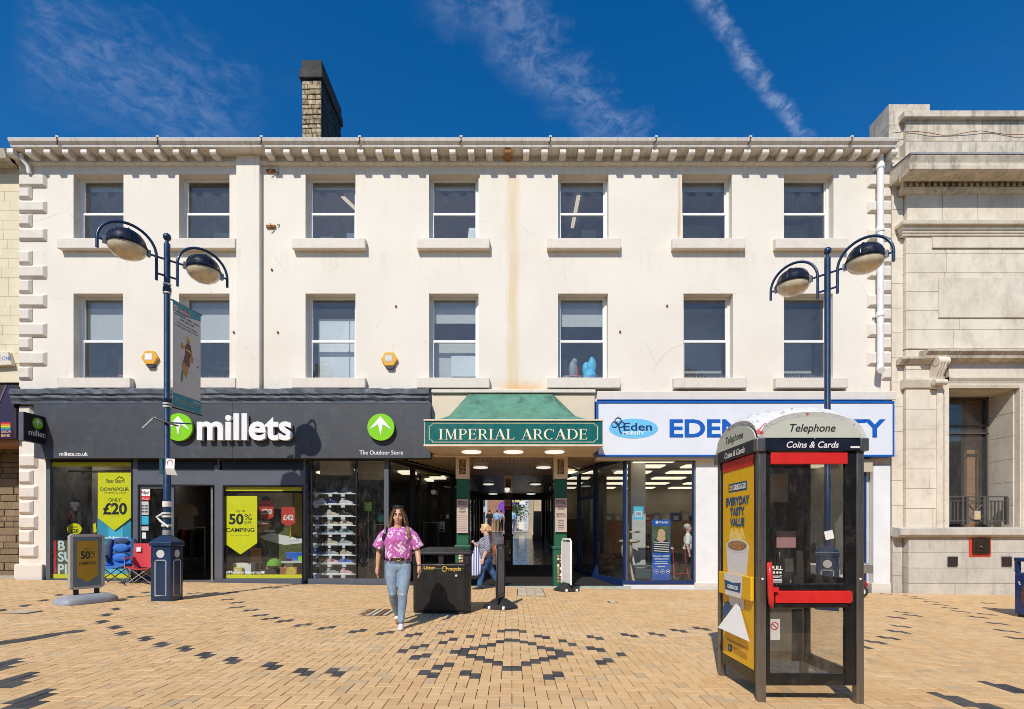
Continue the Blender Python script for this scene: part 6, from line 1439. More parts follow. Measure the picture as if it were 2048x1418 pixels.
for a, b, r_ in ((1236,842,0.085),(1229,849,0.075),(1242,849,0.075)): m.tube([(PX(a,EF)+r_*math.cos(R(q*30)),EF-0.012,PZ(b,EF)+r_*math.sin(R(q*30))) for q in range(13)],0.012,5)
m.tube([(PX(1237,EF),EF-0.012,PZ(850,EF)),(PX(1238,EF),EF-0.012,PZ(858,EF)),(PX(1242,EF),EF-0.012,PZ(867,EF))],0.018,5); m.build('logo_tree', 'eden_navy', es)
ef = thing('mobility_shopfront', 'blue framed mobility shopfront with white piers and lit interior', 'shopfront', (PX(1400,GS), GS, gz(5)))
rx('pier', 'white_wall', ef, 1392, 1438, 914, 1176, GS-0.03, 0.3, 0.008); rx('pier_base', 'quoin_paint', ef, 1389, 1441, 1166, 1182, GS-0.06, 0.34, 0.01)
rx('pier', 'white_wall', ef, 1747, 1781, 930, 1166, GS-0.06, 0.34, 0.006); rx('pier_base', 'quoin_paint', ef, 1744, 1783, 1166.5, 1187, GS-0.08, 0.36, 0.015)
rx('pier', 'cream_paint', ef, 1732, 1783, 914, 930, GS-0.02, 0.3)
rx('stallriser', 'white_wall', ef, 1247, 1389, 1168, 1183, GS-0.04, 0.2, 0.008); rx('frame', 'frame_blue', ef, 1245, 1389, 1162, 1168, GS-0.07, 0.16, 0.006)
rx('frame', 'frame_blue', ef, 1385.5, 1389, 922, 1162, GS-0.03, 0.08); rx('frame', 'black_frame', ef, 1250, 1385.5, 920, 922.5, GS-0.02, 0.06); rx('header', 'cream_paint', ef, 1194, 1440, 913.3, 919.5, GS-0.2, 0.3)
rx('mullion', 'grey_metal', ef, 1253, 1254.6, 922, 1162, GS, 0.03)
rx('pane', 'shop_glass', ef, 1254.6, 1385.5, 922, 1162, GS+0.01, 0.006)
# second window behind the telephone box and the far door
rx('header', 'cream_paint', ef, 1441, 1732, 914, 924, GS-0.02, 0.1); rx('stallriser', 'white_wall', ef, 1441, 1700, 1150, 1185, GS-0.03, 0.2)
for a, b in ((1441,1446),(1575,1579),(1696,1700),(1728,1733)): rx('frame', 'frame_blue', ef, a, b, 924.3, 1186, GS-0.035, 0.09)
rx('pane', 'shop_glass', ef, 1446, 1696, 924, 1150, GS+0.01, 0.006); rx('pane', 'shop_glass', ef, 1700, 1728, 924, 1180, GS+0.01, 0.006)
rx('alarm_housing', 'beige', ef, 1728, 1746, 918, 944, GS-0.14, 0.1, 0.01)
E1, E2, E3 = Vector((PX(1252,GS),GS,0)), Vector((2.42,15.2,0)), Vector((2.12,16.6,0)); E4 = Vector((1.75,18.3,0))
side_run(ef, E1, E2, 'frame_blue', 'shop_glass', -0.02, ZT); side_run(ef, E2, E3, 'frame_blue', 'shop_glass', 0.02, ZT); side_run(ef, E3, E4, 'frame_blue', 'shop_glass', 0.05, ZT)
m = MB(); d = (E3-E2).normalized(); m.obox((E2+E3)/2+Vector((0,0,2.45)), d*0.7, Vector((-d.y,d.x,0))*0.04, (0,0,0.05)); m.build('frame', 'frame_blue', ef)
# room
ex0_, ex1_ = 1.8, PX(1735,GS)
m = MB(); m.add([(1.8,18.3,0.0),(2.95,13.56,0.0),(ex1_,13.56,0.0),(ex1_,24,0.0),(1.8,24,0.0)], [(0,1,2,3,4)]); m.build('shop_floor', 'carpet_dark', ef)
m = MB(); m.add([(1.8,18.3,3.36),(2.95,13.56,3.36),(ex1_,13.56,3.36),(ex1_,24,3.36),(1.8,24,3.36)], [(4,3,2,1,0)]); m.build('shop_ceiling', 'shop_white', ef)
pbox('back_wall', 'beige', ef, ex0_, ex1_, 23.5, 23.6, 0, 3.36); pbox('side_wall', 'room_light', ef, ex1_, ex1_+0.1, 13.6, 23.5, 0, 3.36)
pbox('wall_display', 'wood', ef, 3.95, 10.4, 22.8, 23.45, 0.5, 1.90); pbox('wall_display', 'cloth_khaki', ef, 2.2, 3.9, 23.3, 23.45, 0.6, 2.0)
pbox('column', 'room_light', ef, PX(1262,14.6), PX(1291,14.6), 14.6, 15.0, 0, 3.355)
for Y in (14.3, 15.5, 17.0, 18.8, 20.8, 22.8):
    for x in (2.2, 3.9, 5.6, 7.4, 9.0):
        if x < 1.8 + (18.3-Y)*0.25 or (Y < 15 and x < 3.5): continue
        pbox('ceiling_panel', 'panel_light', ef, x-0.55, x+0.55, Y-0.28, Y+0.28, 3.32, 3.35)
YG = GS+0.03
t = thing('window_notice', 'pale blue notice stuck inside the mobility shop window', 'notice', (PX(1277,YG),YG,PZ(1039,YG))); rx('sheet','poster_sky',t,1267,1287,1013,1039,YG,0.004); rx('inner','paper',t,1270,1284,1022,1034,YG-0.003,0.002)
for q in range(4): rx('print_line','eden_blue',t,1272,1282,1024+q*2.4,1024.8+q*2.4,YG-0.005,0.0015)
YB = GS+0.25
t = thing('rollup_banner', 'tall blue banner with photo of seated woman in striped top', 'banner', (PX(1322,YB),YB,0))
rx('panel','eden_blue',t,1304,1341,1039,1160,YB,0.02); rx('photo','leaf',t,1305,1340,1052,1105,YB-0.004,0.003)
ptext('Motability','paper',t,1318,1337,1046.5,1042,YB-0.001,bold=0.02,depth=0.001)
m = MB(); m.plate([(PX(1314,YB)+0.04*math.cos(R(a)),PZ(1044.5,YB)+0.04*math.sin(R(a))) for a in range(0,360,24)],(0,YB-0.001,0),UX,UZ,0.002); m.build('logo','paper',t)
def pp(pts, mt, k, nm): m = MB(); m.plate([(PX(a,YB),PZ(b,YB)) for a, b in pts],(0,YB-0.005-0.002*k,0),UX,UZ,0.002); m.build(nm,mt,t)
pp([(1305,1105),(1305,1088),(1312,1076),(1322,1074),(1333,1076),(1339,1090),(1340,1105)],'ink',0,'photo_top')
for q in range(5): pp([(1307+q*0.3,1083+q*4.4),(1338,1085+q*4.4),(1338,1086.6+q*4.4),(1307,1084.6+q*4.4)],'paper',1,'photo_stripe')
pp([(1312,1078),(1322,1086),(1332,1078),(1328,1072),(1316,1072)],'cloth_pink',2,'photo_collar')
pp([(1315,1080),(1315,1065),(1318,1058),(1325,1058),(1330,1064),(1330,1080)],'hair_blonde',3,'photo_hair'); pp([(1322.5+5*math.cos(R(a)),1067-7*math.sin(R(a))) for a in range(0,360,24)],'skin_pale',4,'photo_face')
ptext('Use your mobility','paper',t,1306,1339.5,1113.5,1110,YB-0.001,bold=0.03,depth=0.001); ptext('allowance here','paper',t,1309,1337,1119,1115.5,YB-0.001,bold=0.03,depth=0.001)
for q, w_ in ((1123,12),(1126.5,14),(1132.5,8)): rx('print_line','paper',t,1322.5-w_,1322.5+w_,q,q+1.2,YB-0.003,0.002)
for q in (1313,1325,1336): m = MB(); m.tube([(PX(q,YB)+0.05*math.cos(R(a*30)),YB-0.003,PZ(1143,YB)+0.05*math.sin(R(a*30))) for a in range(13)],0.006,4); m.box(PX(q,YB)-0.02,PX(q,YB)+0.02,YB-0.004,YB-0.001,PZ(1143,YB)-0.015,PZ(1143,YB)+0.015); m.build('icon','paper',t)
# stair lift, walker, desk, armchair inside
t = thing('stair_lift', 'beige stair lift chair on its rail in the shop window', 'stair lift', (PX(1255,14.2),14.2,0))
fused('backrest','beige',t,lambda m:(m.ell((-0.05,0,1.5),(0.05,0.2,0.3)),),0.02,2); fused('seat','beige',t,lambda m:(m.ell((0.05,0,1.15),(0.3,0.22,0.06)),m.ell((0.1,-0.2,1.4),(0.25,0.03,0.03))),0.02,2); fused('body','beige',t,lambda m:(m.ell((-0.02,0,0.9),(0.16,0.18,0.30)),),0.02,2)
for q in (0.0, 0.12): m = MB(); m.obox((PX(1268,14.2)+q-0.1,14.25,0.5),(0.03,0,0.0),(0,0.03,0),(-0.12,0,0.5)); m.build('rail','silver_line',t)
t = thing('desk', 'black desk with computer monitor inside the mobility shop', 'desk', (PX(1290,15.3),15.3,0)); Yq = 15.2
rx('top','beige',t,1258,1298,1092,1095,Yq,0.6); rx('pedestal','lamp_black',t,1262,1300,1095.3,1135,Yq+0.05,0.5); rx('monitor','lamp_black',t,1272,1301,1068,1090,Yq+0.3,0.04); rx('stand','lamp_black',t,1284,1289,1089,1092,Yq+0.32,0.04)
t = thing('storage_trolley', 'dark teal plastic trolley low in the mobility shop window', 'trolley', (PX(1285,14.1),14.1,0)); rx('deck','teal_dark',t,1268,1305,1131,1135,14.0,0.4,0.01); rx('body','teal_dark',t,1272,1303,1138,1158,14.05,0.35,0.03)
for q in (1276,1298): m = MB(); m.tube([(PX(q,14),13.97,0.06),(PX(q,14),14.02,0.06)],0.06,12); m.build('wheel','rubber',t)
t = thing('rollator', 'red framed rollator walker with white grips in the shop window', 'rollator', (PX(1360,13.9),13.9,0)); xr_ = PX(1360,13.9)
for dx_ in (-0.20,0.20):
    m = MB(); m.tube([(xr_+dx_,13.75,0.1),(xr_+dx_*0.8,13.9,0.55),(xr_+dx_*0.8,14.0,0.95)],0.018,8); m.tube([(xr_+dx_,14.25,0.1),(xr_+dx_*0.8,13.95,0.55)],0.018,8); m.build('frame','scooter_red',t)
    m = MB(); m.tube([(xr_+dx_*0.8,14.0,0.95),(xr_+dx_*0.8,14.12,0.97)],0.028,8); m.build('grip','paper',t)
    for yy in (13.75,14.25): m = MB(); m.tube([(xr_+dx_-0.02,yy,0.1),(xr_+dx_+0.02,yy,0.1)],0.1,16); m.build('wheel','rubber',t)
m = MB(); m.box(xr_-0.16,xr_+0.16,13.8,14.1,0.52,0.58); m.build('seat','lamp_black',t); m = MB(); m.tube([(xr_-0.2,13.8,0.3),(xr_+0.2,13.8,0.3)],0.015,8); m.build('cross_bar','scooter_red',t)
rc_ = random.Random(12)
for k in range(14):
    x_ = 4.2+0.42*k; t = thing('product_carton', 'small carton on the far mobility shop shelf, %s from the left end' % ('first','second','third','fourth','fifth','sixth','seventh','eighth','ninth','tenth','eleventh','twelfth','thirteenth','last')[k], 'carton', (x_,23.0,1.9), group='cartons on the far shop shelf'); h_ = rc_.uniform(0.2,0.45); mt = rc_.choice(['paper','eden_blue','beige','cloth_red','base_grey','teal'])
    pbox('carton', mt, t, x_-0.16, x_+0.16, 22.85, 23.2, 1.905, 1.905+h_, 0.01); pbox('print', 'paper', t, x_-0.1, x_+0.1, 22.845, 22.849, 1.95, 1.95+h_*0.5)
def armchair(lab, x, y, rz):
    t = thing('armchair', lab, 'armchair', (x,y,0.05), rz)
    for nm, c, r_ in (('seat',(0,0,0.38),(0.32,0.32,0.14)),('backrest',(0,0.28,0.75),(0.33,0.12,0.42)),('arm',(-0.36,0,0.5),(0.09,0.34,0.13)),('arm',(0.36,0,0.5),(0.09,0.34,0.13)),('base',(0,0,0.15),(0.34,0.34,0.16))): fused(nm,'armchair',t,lambda m,c=c,r_=r_:m.ell(c,r_),0.03,2)
armchair('brown upholstered armchair behind the mobility shop side glass', 3.0, 17.2, R(60)); armchair('brown armchair deeper inside the mobility shop', 3.4, 19.0, R(20))

# ------------------------------------------------------------------ street lamps
def lamp(lab, loc, rz, box_rot, first=None):
    t = thing('street_lamp', lab, 'street lamp', loc, rz, 'twin arm street lamps')
    m = MB(); m.lathe([(0.068,1.1),(0.066,2.45),(0.056,2.47),(0.056,6.74)],(0,0,0),14); pole = m.build('pole','lamp_blue',t,world=False,smooth=40)
    m = MB(); m.ell((0,0,6.90-0.03),(0.072,0.072,0.072)); m.lathe([(0.03,6.72),(0.03,6.84)],(0,0,0),10); m.build('finial','lamp_blue',t,world=False,smooth=60)
    # base casing, square, turned
    q = Quaternion((0,0,1), box_rot); hw = 0.185
    def rot(p): return tuple(q @ Vector(p))
    m = MB(); m.box(-hw,hw,-hw,hw,-0.05,1.02); m.v = [rot(p) for p in m.v]; bs = m.build('base_casing','lamp_blue',t,world=False,bevel=0.012)
    m = MB(); m.box(-hw-0.02,hw+0.02,-hw-0.02,hw+0.02,1.021,1.10); m.v = [rot(p) for p in m.v]; m.build('casing_rim','lamp_blue',bs,world=False,bevel=0.01)
    m = MB(); c = hw+0.018; m.add([(-c,-c,1.101),(c,-c,1.101),(c,c,1.101),(-c,c,1.101),(-0.07,-0.07,1.22),(0.07,-0.07,1.22),(0.07,0.07,1.22),(-0.07,0.07,1.22)],[(0,1,5,4),(1,2,6,5),(2,3,7,6),(3,0,4,7),(4,5,6,7),(3,2,1,0)]); m.v = [rot(p) for p in m.v]; m.build('casing_cap','lamp_blue',bs,world=False)
    for k in range(4):
        qq = Quaternion((0,0,1), box_rot + k*math.pi/2)
        m = MB(); s_ = hw+0.003; m.tube([(-0.10,-s_,0.10),(0.10,-s_,0.10),(0.10,-s_,0.74),(0.075,-s_,0.76),(-0.075,-s_,0.76),(-0.10,-s_,0.74),(-0.10,-s_,0.10)],0.010,4); m.v = [tuple(qq @ Vector(p)) for p in m.v]; m.build('panel_line','silver_line',bs,world=False)
        m = MB(); m.plate([(0.075*math.cos(R(a)),0.075*math.sin(R(a))) for a in range(0,360,20)],(0,-hw-0.002,0.88),(1,0,0),(0,0,1),0.004); m.v = [tuple(qq @ Vector(p)) for p in m.v]; m.build('crest_disc','silver_line',bs,world=False)
    for sg in (-1, 1):
        m = MB(); zb = 6.44
        pts = [(0.17*sg,0,6.0),(0.17*sg,0,zb)] + [(sg*(0.61-0.44*math.cos(R(a))),0,zb+0.43*math.sin(R(a))) for a in range(10,180,10)] + [(1.05*sg,0,zb),(1.05*sg,0,6.27)]
        m.tube(pts, 0.026, 8); arm = m.build('arm_loop','lamp_blue',t,world=False,smooth=60)
        m = MB(); m.tube([(0.05*sg,0,zb),(0.33*sg,0,zb)],0.02,8); m.tube([(0.92*sg,0,zb),(1.05*sg,0,zb)],0.02,8); m.tube([(0.05*sg,0,6.13),(0.17*sg,0,6.13)],0.02,8); m.build('arm_bar','lamp_blue',arm,world=False,smooth=60)
        hx = 0.62*sg
        m = MB(); prof = [(0.315,0.0),(0.325,0.03),(0.305,0.05)] + [(0.30*math.cos(R(a)),0.05+0.27*math.sin(R(a))) for a in (15,30,45,60,75,88)]; m.lathe(prof,(hx,0,zb-0.01),28); hd = m.build('lamp_hood','lamp_black',t,world=False,smooth=50)
        m = MB()
        for a in (0,90): m.tube([(hx+0.306*math.cos(R(e))*math.cos(R(a)),0.306*math.cos(R(e))*math.sin(R(a)),zb+0.045+0.275*math.sin(R(e))) for e in range(0,181,15)],0.008,5)
        m.build('hood_rib','lamp_black',hd,world=False)
        m = MB(); prof = [(0.30,-0.012)] + [(0.30*math.cos(R(a)),-0.012-0.20*math.sin(R(a))) for a in (12,25,40,55,70,82,89)]; m.lathe(prof,(hx,0,zb),28); m.build('lamp_bowl','lamp_lens',t,world=False,smooth=50)
        for e in (-1,1):
            m = MB(); m.box(hx+e*0.33-0.025,hx+e*0.33+0.025,-0.04,0.04,zb-0.05,zb+0.06); m.build('clip','grey_metal',hd,world=False)
    return t
LX, LY = -6.53, 9.94
l1 = lamp('blue twin arm street lamp carrying the hanging banner', (LX,LY,gz(LX)), R(46), R(-46))
RX_, RY_ = 6.05, 10.07
l2 = lamp('blue twin arm street lamp standing behind the telephone box', (RX_,RY_,gz(RX_)), R(-48), R(17))
# clutter on the left lamp
t = thing('strap_clutter', 'tape, cable ties and stickers wound round the left lamp post', 'tape', (LX,LY,2.0))
zt_ = lambda py: PZ(py, LY)
def band(py0, py1, mt, r_=0.075): m = MB(); m.lathe([(r_,0),(r_+0.004,0.01),(r_+0.003,zt_(py0)-zt_(py1))],(LX,LY,zt_(py1)),14); m.build('tape_band',mt,t,smooth=40)
band(1003,1014,'paper'); band(1025,1028.5,'tape_white',0.085); band(1031,1035,'tape_white',0.092); band(1049,1053,'tape_white',0.09); band(1060,1070,'base_grey',0.072)
for py in (568,575,585,806,812): band(py,py+3,'tape_white' if py != 575 else 'lamp_black',0.068)
band(577,584,'lamp_black',0.07); band(798,806,'lamp_black',0.075)
m = MB(); m.tube([(LX-0.02,LY-0.1,zt_(1028)),(LX-0.13,LY-0.1,zt_(1034)),(LX-0.06,LY-0.1,zt_(1042)),(LX+0.08,LY-0.09,zt_(1054))],0.02,6); m.build('loose_tape','tape_white',t)
m = MB(); m.tube([(LX-0.09,LY-0.06,zt_(842)),(LX-0.19,LY-0.08,zt_(836)),(LX-0.40,LY-0.1,zt_(858))],0.010,6); m.build('cable_tie','tape_white',t)
m = MB(); m.tube([(LX-0.19,LY-0.1,zt_(838)),(LX+0.02,LY-0.09,zt_(846)),(LX+0.24,LY-0.05,zt_(853))],0.018,6); m.build('cable_tie','ink',t)
m = MB(); m.obox((LX+0.27,LY-0.02,zt_(847)),(0.17,0.05,0),(0,0.01,0),(0,0,0.012)); m.build('bracket_bar','lamp_blue',t)
t = thing('post_notice', 'white paper notice with round red stamp taped to the left lamp', 'notice', (LX+0.1,LY-0.1,zt_(950))); Yn = LY-0.09
m = MB(); m.add([(PX(333,Yn),Yn,PZ(917,Yn)),(PX(351,Yn),Yn-0.02,PZ(918,Yn)),(PX(352,Yn),Yn-0.05,PZ(938,Yn)),(PX(334,Yn),Yn-0.05,PZ(937,Yn)),(PX(355,Yn),Yn,PZ(951,Yn)),(PX(333,Yn),Yn,PZ(949,Yn))],[(0,1,2,3),(3,2,4,5)]); m.build('sheet','paper',t)
m = MB(); m.tube([(PX(342,Yn)+0.055*math.cos(R(a*20)),Yn-0.03,PZ(926,Yn)+0.055*math.sin(R(a*20))) for a in range(19)],0.006,4); m.build('stamp','covid_red',t)
t = thing('post_notice', 'dark curled notice on the shaded side of the left lamp', 'notice', (LX-0.1,LY,zt_(950))); m = MB(); m.obox((LX-0.10,LY-0.02,zt_(933)),(0.05,-0.03,0),(0.002,0.003,0),(0,0,0.15)); m.build('sheet','teal_dark',t)
# banner
BN = thing('street_banner', 'tall grey and teal health banner hung beside the left lamp post', 'banner', (-6.45,9.99,3.8))
bo = Vector((-6.455,9.99,3.80)); bu = Vector((0.125,0.992,0)).normalized(); bvz = Vector((0,0,1)); BW, BH = 0.74, 2.02
def bplate(pts, mt, nm, k, par): m = MB(); m.plate([(a*BW,b*BH) for a, b in pts], bo + bu.cross(bvz)*(0.004+0.0012*k), bu, bvz, 0.001); return m.build(nm, mt, par)
m = MB(); m.plate([(0,0),(BW,0),(BW,BH),(0,BH)], bo - bu.cross(bvz)*0.002, bu, bvz, 0.004); cl_ = m.build('cloth','banner_grey',BN)
bplate([(0,0.905),(0.3,0.89),(1,0.935),(1,1),(0,1)],'banner_teal','print_band',0,cl_); bplate([(0,0),(1,0),(1,0.125),(0,0.125)],'banner_teal','print_band',0,cl_)
bplate([(0.20,0.915),(0.60,0.915),(0.60,0.945),(0.20,0.945)],'covid_red','print_box',1,cl_); bplate([(0.09+0.07*math.cos(R(a)),0.935+0.026*math.sin(R(a))) for a in range(0,360,20)],'paper','print_logo',1,cl_); bplate([(0.09+0.04*math.cos(R(a)),0.935+0.015*math.sin(R(a))) for a in range(0,360,40)],'covid_red','print_logo',2,cl_)
def btext(s, mt, a, b, zb, hh, **k): text(s, mt, cl_, bo + bu*(a+b)/2*BW + bvz*zb*BH + bu.cross(bvz)*0.007, bu, bvz, height=hh*BH, width=(b-a)*BW, depth=0.001, **k)
btext('COVID-19','paper',0.22,0.58,0.92,0.018,bold=0.02); btext('Give each other space','ink',0.06,0.94,0.872,0.018,bold=0.006); btext('and stay safe','ink',0.24,0.76,0.838,0.018,bold=0.006)
btext('2 metres is approximately','ink',0.12,0.86,0.80,0.014); btext('1 large rugby league forward','ink',0.08,0.9,0.772,0.014); btext('2M','ink',0.84,0.92,0.45,0.015)
btext("Don't forget to clean your hands",'yellow_flat',0.10,0.9,0.062,0.012,bold=0.01); btext('as soon as you can','yellow_flat',0.25,0.75,0.035,0.012,bold=0.01); btext('Kirklees','paper',0.70,0.95,0.09,0.014,bold=0.01)
# plain running player figure
for pts, mt, k in (([(0.42,0.52),(0.60,0.50),(0.66,0.58),(0.62,0.64),(0.50,0.66),(0.42,0.60)],'maroon',0),([(0.30,0.40),(0.58,0.42),(0.60,0.52),(0.42,0.53)],'maroon',1),([(0.44,0.60),(0.30,0.565),(0.27,0.61),(0.29,0.635),(0.34,0.63),(0.36,0.605),(0.46,0.63)],'skin_print',2),([(0.62,0.58),(0.72,0.52),(0.70,0.47),(0.56,0.48),(0.56,0.505),(0.64,0.51)],'skin_print',2),
    ([(0.30,0.44),(0.42,0.45),(0.46,0.37),(0.42,0.33),(0.34,0.36)],'skin_print',3),([(0.30,0.36),(0.36,0.37),(0.33,0.27),(0.27,0.25)],'green_flat',4),([(0.44,0.42),(0.55,0.43),(0.48,0.31),(0.40,0.33)],'skin_print',2),([(0.48,0.655),(0.58,0.655),(0.59,0.69),(0.56,0.705),(0.48,0.70)],'skin_print',1),([(0.45,0.68),(0.56,0.69),(0.60,0.66),(0.59,0.705),(0.52,0.72),(0.46,0.705)],'yellow_flat',3),([(0.44,0.575),(0.62,0.565),(0.62,0.58),(0.44,0.59)],'yellow_flat',3)):
    bplate(pts, mt, 'print_figure', k, cl_)
for zz_ in (bo.z-0.02, bo.z+BH+0.01):
    m = MB(); m.tube([(LX,LY,zz_),tuple(bo+bu*(BW+0.04)+Vector((0,0,zz_-bo.z)))],0.014,8); m.build('banner_rod','ink',BN)

# ------------------------------------------------------------------ pavement signs
t = thing('pavement_sign', 'grey framed pavement sign with amber camping poster on grey base', 'pavement sign', (-7.66,9.45,gz(-7.66)))
pu = Vector((0.35,0.937,0)); pn = pu.cross(Vector((0,0,1))); po = Vector((-7.66,9.45,gz(-7.66)+0.25)); PWD, PHT = 0.56, 0.98
def pp_(pts, off, th, mt, nm, par=None): m = MB(); m.plate(pts, po + pn*off, pu, (0,0,1), th); return m.build(nm, mt, par or t, bevel=0.0)
fr_ = [(-PWD/2,0.04),(-PWD/2+0.04,0),(PWD/2-0.04,0),(PWD/2,0.04),(PWD/2,PHT-0.04),(PWD/2-0.04,PHT),(-PWD/2+0.04,PHT),(-PWD/2,PHT-0.04)]
core = pp_(fr_, -0.03, 0.055, 'sign_frame', 'panel')
for pts in ([(-PWD/2,0.04),(-PWD/2+0.045,0.045),(-PWD/2+0.045,PHT-0.045),(-PWD/2,PHT-0.04)],[(PWD/2-0.045,0.045),(PWD/2,0.04),(PWD/2,PHT-0.04),(PWD/2-0.045,PHT-0.045)],[(-PWD/2+0.04,0),(PWD/2-0.04,0),(PWD/2-0.046,0.044),(-PWD/2+0.046,0.044)],[(-PWD/2+0.046,PHT-0.044),(PWD/2-0.046,PHT-0.044),(PWD/2-0.04,PHT),(-PWD/2+0.04,PHT)]): pp_(pts, 0.026, 0.016, 'sign_frame', 'frame_profile', core)
pp_([(-PWD/2+0.05,0.05),(PWD/2-0.05,0.05),(PWD/2-0.05,PHT-0.05),(-PWD/2+0.05,PHT-0.05)], 0.0265, 0.003, 'sign_backing', 'poster_ground', core)
pp_([(-0.17,0.23),(0,0.125),(0.17,0.23),(0.17,0.86),(-0.17,0.86)], 0.0305, 0.002, 'sign_amber', 'poster', core)
def stx(s, a, b, z, hh, **k): text(s, 'ink', core, po + pn*0.0335 + pu*(a+b)/2 + Vector((0,0,z)), pu, (0,0,1), height=hh, width=b-a, depth=0.001, **k)
stx('Up to',-0.05,0.05,0.70,0.04); stx('50',-0.11,0.04,0.54,0.13,bold=0.03); stx('%',0.045,0.12,0.61,0.06); stx('OFF',0.045,0.12,0.55,0.035); stx('CAMPING',-0.14,0.14,0.43,0.055,bold=0.015)
for s_ in (-0.17, 0.17):
    m = MB(); c = po + pu*s_; m.obox((c.x,c.y,po.z-0.05),pu*0.035,pn*0.02,(0,0,0.055)); m.build('spring_leg','rubber',t)
m = MB(); L_, W_ = 0.46, 0.27
prof = []
for zz_, sc_ in ((0.0,1.0),(0.05,1.0),(0.09,0.93),(0.13,0.76),(0.15,0.55)):
    prof.append([(po.x + pu.x*a*sc_ + pn.x*b*sc_, po.y + pu.y*a*sc_ + pn.y*b*sc_, gz(po.x)+0.004+zz_) for a, b in [(L_*math.copysign(abs(math.cos(R(q)))**0.45, math.cos(R(q))), W_*math.copysign(abs(math.sin(R(q)))**0.55, math.sin(R(q)))) for q in range(0,360,12)]])
vs = [p for ring in prof for p in ring]; n = 30; fs = [(i*n+k,i*n+(k+1)%n,(i+1)*n+(k+1)%n,(i+1)*n+k) for i in range(len(prof)-1) for k in range(n)] + [tuple(range((len(prof)-1)*n,len(prof)*n)), tuple(range(n-1,-1,-1))]
m.add(vs,fs); bs_ = m.build('base','base_grey',t,smooth=50)
for s_ in (-1,1): m = MB(); c = po + pu*0.24*s_; m.obox((c.x,c.y,gz(po.x)+0.135),pu*0.10,pn*0.07,(0,0,0.012)); m.build('base_recess','sign_frame',bs_,bevel=0.01)
def swing_sign(lab, x, y, lean, frame, face, h, rz):
    t = thing('swing_sign', lab, 'pavement sign', (x,y,gz(x)), rz)
    m = MB(); m.lathe([(0.33,0.0),(0.33,0.03),(0.22,0.10),(0.10,0.17),(0.05,0.19)],(0,0,0.003),28,0.95,1.0); m.build('base','rubber',t,world=False,smooth=40)
    W2 = 0.30
    m = MB(); m.tube([(-0.0,-W2,0.16),(0.0,-W2,h-0.06),(0.0,-W2+0.06,h),(0.0,W2-0.06,h),(0.0,W2,h-0.06),(0.0,W2,0.16)],0.024,8); m.build('frame',frame,t,world=False,smooth=50)
    m = MB(); m.box(-0.012,0.012,-W2+0.03,W2-0.03,0.24,h-0.06); m.build('panel',face,t,world=False,bevel=0.004)
    m = MB(); m.box(-0.02,0.02,-W2,W2,0.19,0.235); m.build('bottom_rail',frame,t,world=False)
    for s_ in (-0.13,0.13): m = MB(); m.tube([(s_-0.02,-0.34,0.035),(s_+0.02,-0.34,0.035)],0.035,10); m.build('roller','paper',t,world=False)
    return t
swing_sign('black framed swing sign seen edge on in front of the arcade', PX(1001,9.62), 9.62, 0, 'tube_black', 'room_mid', 1.14, R(-11))
swing_sign('white framed swing sign seen edge on by the right pillar', PX(1133,12.72), 12.72, 0, 'white_paint', 'white_paint', 1.24, R(15))

# ------------------------------------------------------------------ litter bin
bxa, bxb, by0, bdp = -1.665, -0.715, 8.78, 0.52
bz = gz(-1.2)
t = thing('litter_bin', 'large black double litter and recycling bin with gold lettering', 'litter bin', (-1.19, 9.0, bz))
cc = 0.07; oct_ = [(bxa+cc,by0),(bxb-cc,by0),(bxb,by0+cc),(bxb,by0+bdp-cc),(bxb-cc,by0+bdp),(bxa+cc,by0+bdp),(bxa,by0+bdp-cc),(bxa,by0+cc)]
m = MB(); m.prism(oct_, bz+0.03, bz+0.825, 'z'); body = m.build('body','bin_black',t,bevel=0.012)
m = MB(); m.prism([(x*0.97+(-1.19)*0.03, y) for x, y in oct_], bz+0.001, bz+0.029, 'z'); m.build('plinth','ink',t)
zo0, zo1 = bz+0.825, bz+0.985
m = MB()
for xa, xb in ((bxa+0.005,bxa+0.10),((bxa+bxb)/2-0.04,(bxa+bxb)/2+0.04),(bxb-0.10,bxb-0.005)):
    for ya in (by0+0.003, by0+bdp-0.043): m.box(xa,xb,ya,ya+0.04,zo0+0.001,zo1)
m.build('opening_frame','bin_black',t)
for xa in (bxa+0.003, bxb-0.053): pbox('side_panel','bin_black',t,xa,xa+0.05,by0+0.06,by0+bdp-0.06,zo0+0.002,zo1-0.001)
pbox('liner','ink',t,(bxa+bxb)/2-0.005,(bxa+bxb)/2+0.005,by0+0.06,by0+bdp-0.06,zo0+0.002,zo1-0.1)
pbox('door','bin_black',t,bxa+0.085,bxb-0.085,by0-0.012,by0-0.001,bz+0.06,bz+0.765,0.006)
m = MB(); ov = 0.03; q0 = [(bxa-ov,by0-ov),(bxb+ov,by0-ov),(bxb+ov,by0+bdp+ov),(bxa-ov,by0+bdp+ov)]
vs = [(x,y,zo1+0.001) for x, y in q0] + [(x,y,zo1+0.04) for x, y in q0] + [(bxa+0.22,by0+0.18,zo1+0.125),(bxb-0.22,by0+0.18,zo1+0.125),(bxb-0.22,by0+bdp-0.18,zo1+0.125),(bxa+0.22,by0+bdp-0.18,zo1+0.125)]
m.add(vs,[(3,2,1,0)]+[(i,(i+1)%4,(i+1)%4+4,i+4) for i in range(4)]+[(i+4,(i+1)%4+4,(i+1)%4+8,i+8) for i in range(4)]+[(8,9,10,11)]); m.build('lid','bin_black',t,bevel=0.012)
yb_ = by0-0.013
text('Litter','bin_gold',t,(PX(859,yb_),yb_,PZ(1138.5,yb_)),UX,UZ,height=0.055,width=PX(870,yb_)-PX(847,yb_),bold=0.02)
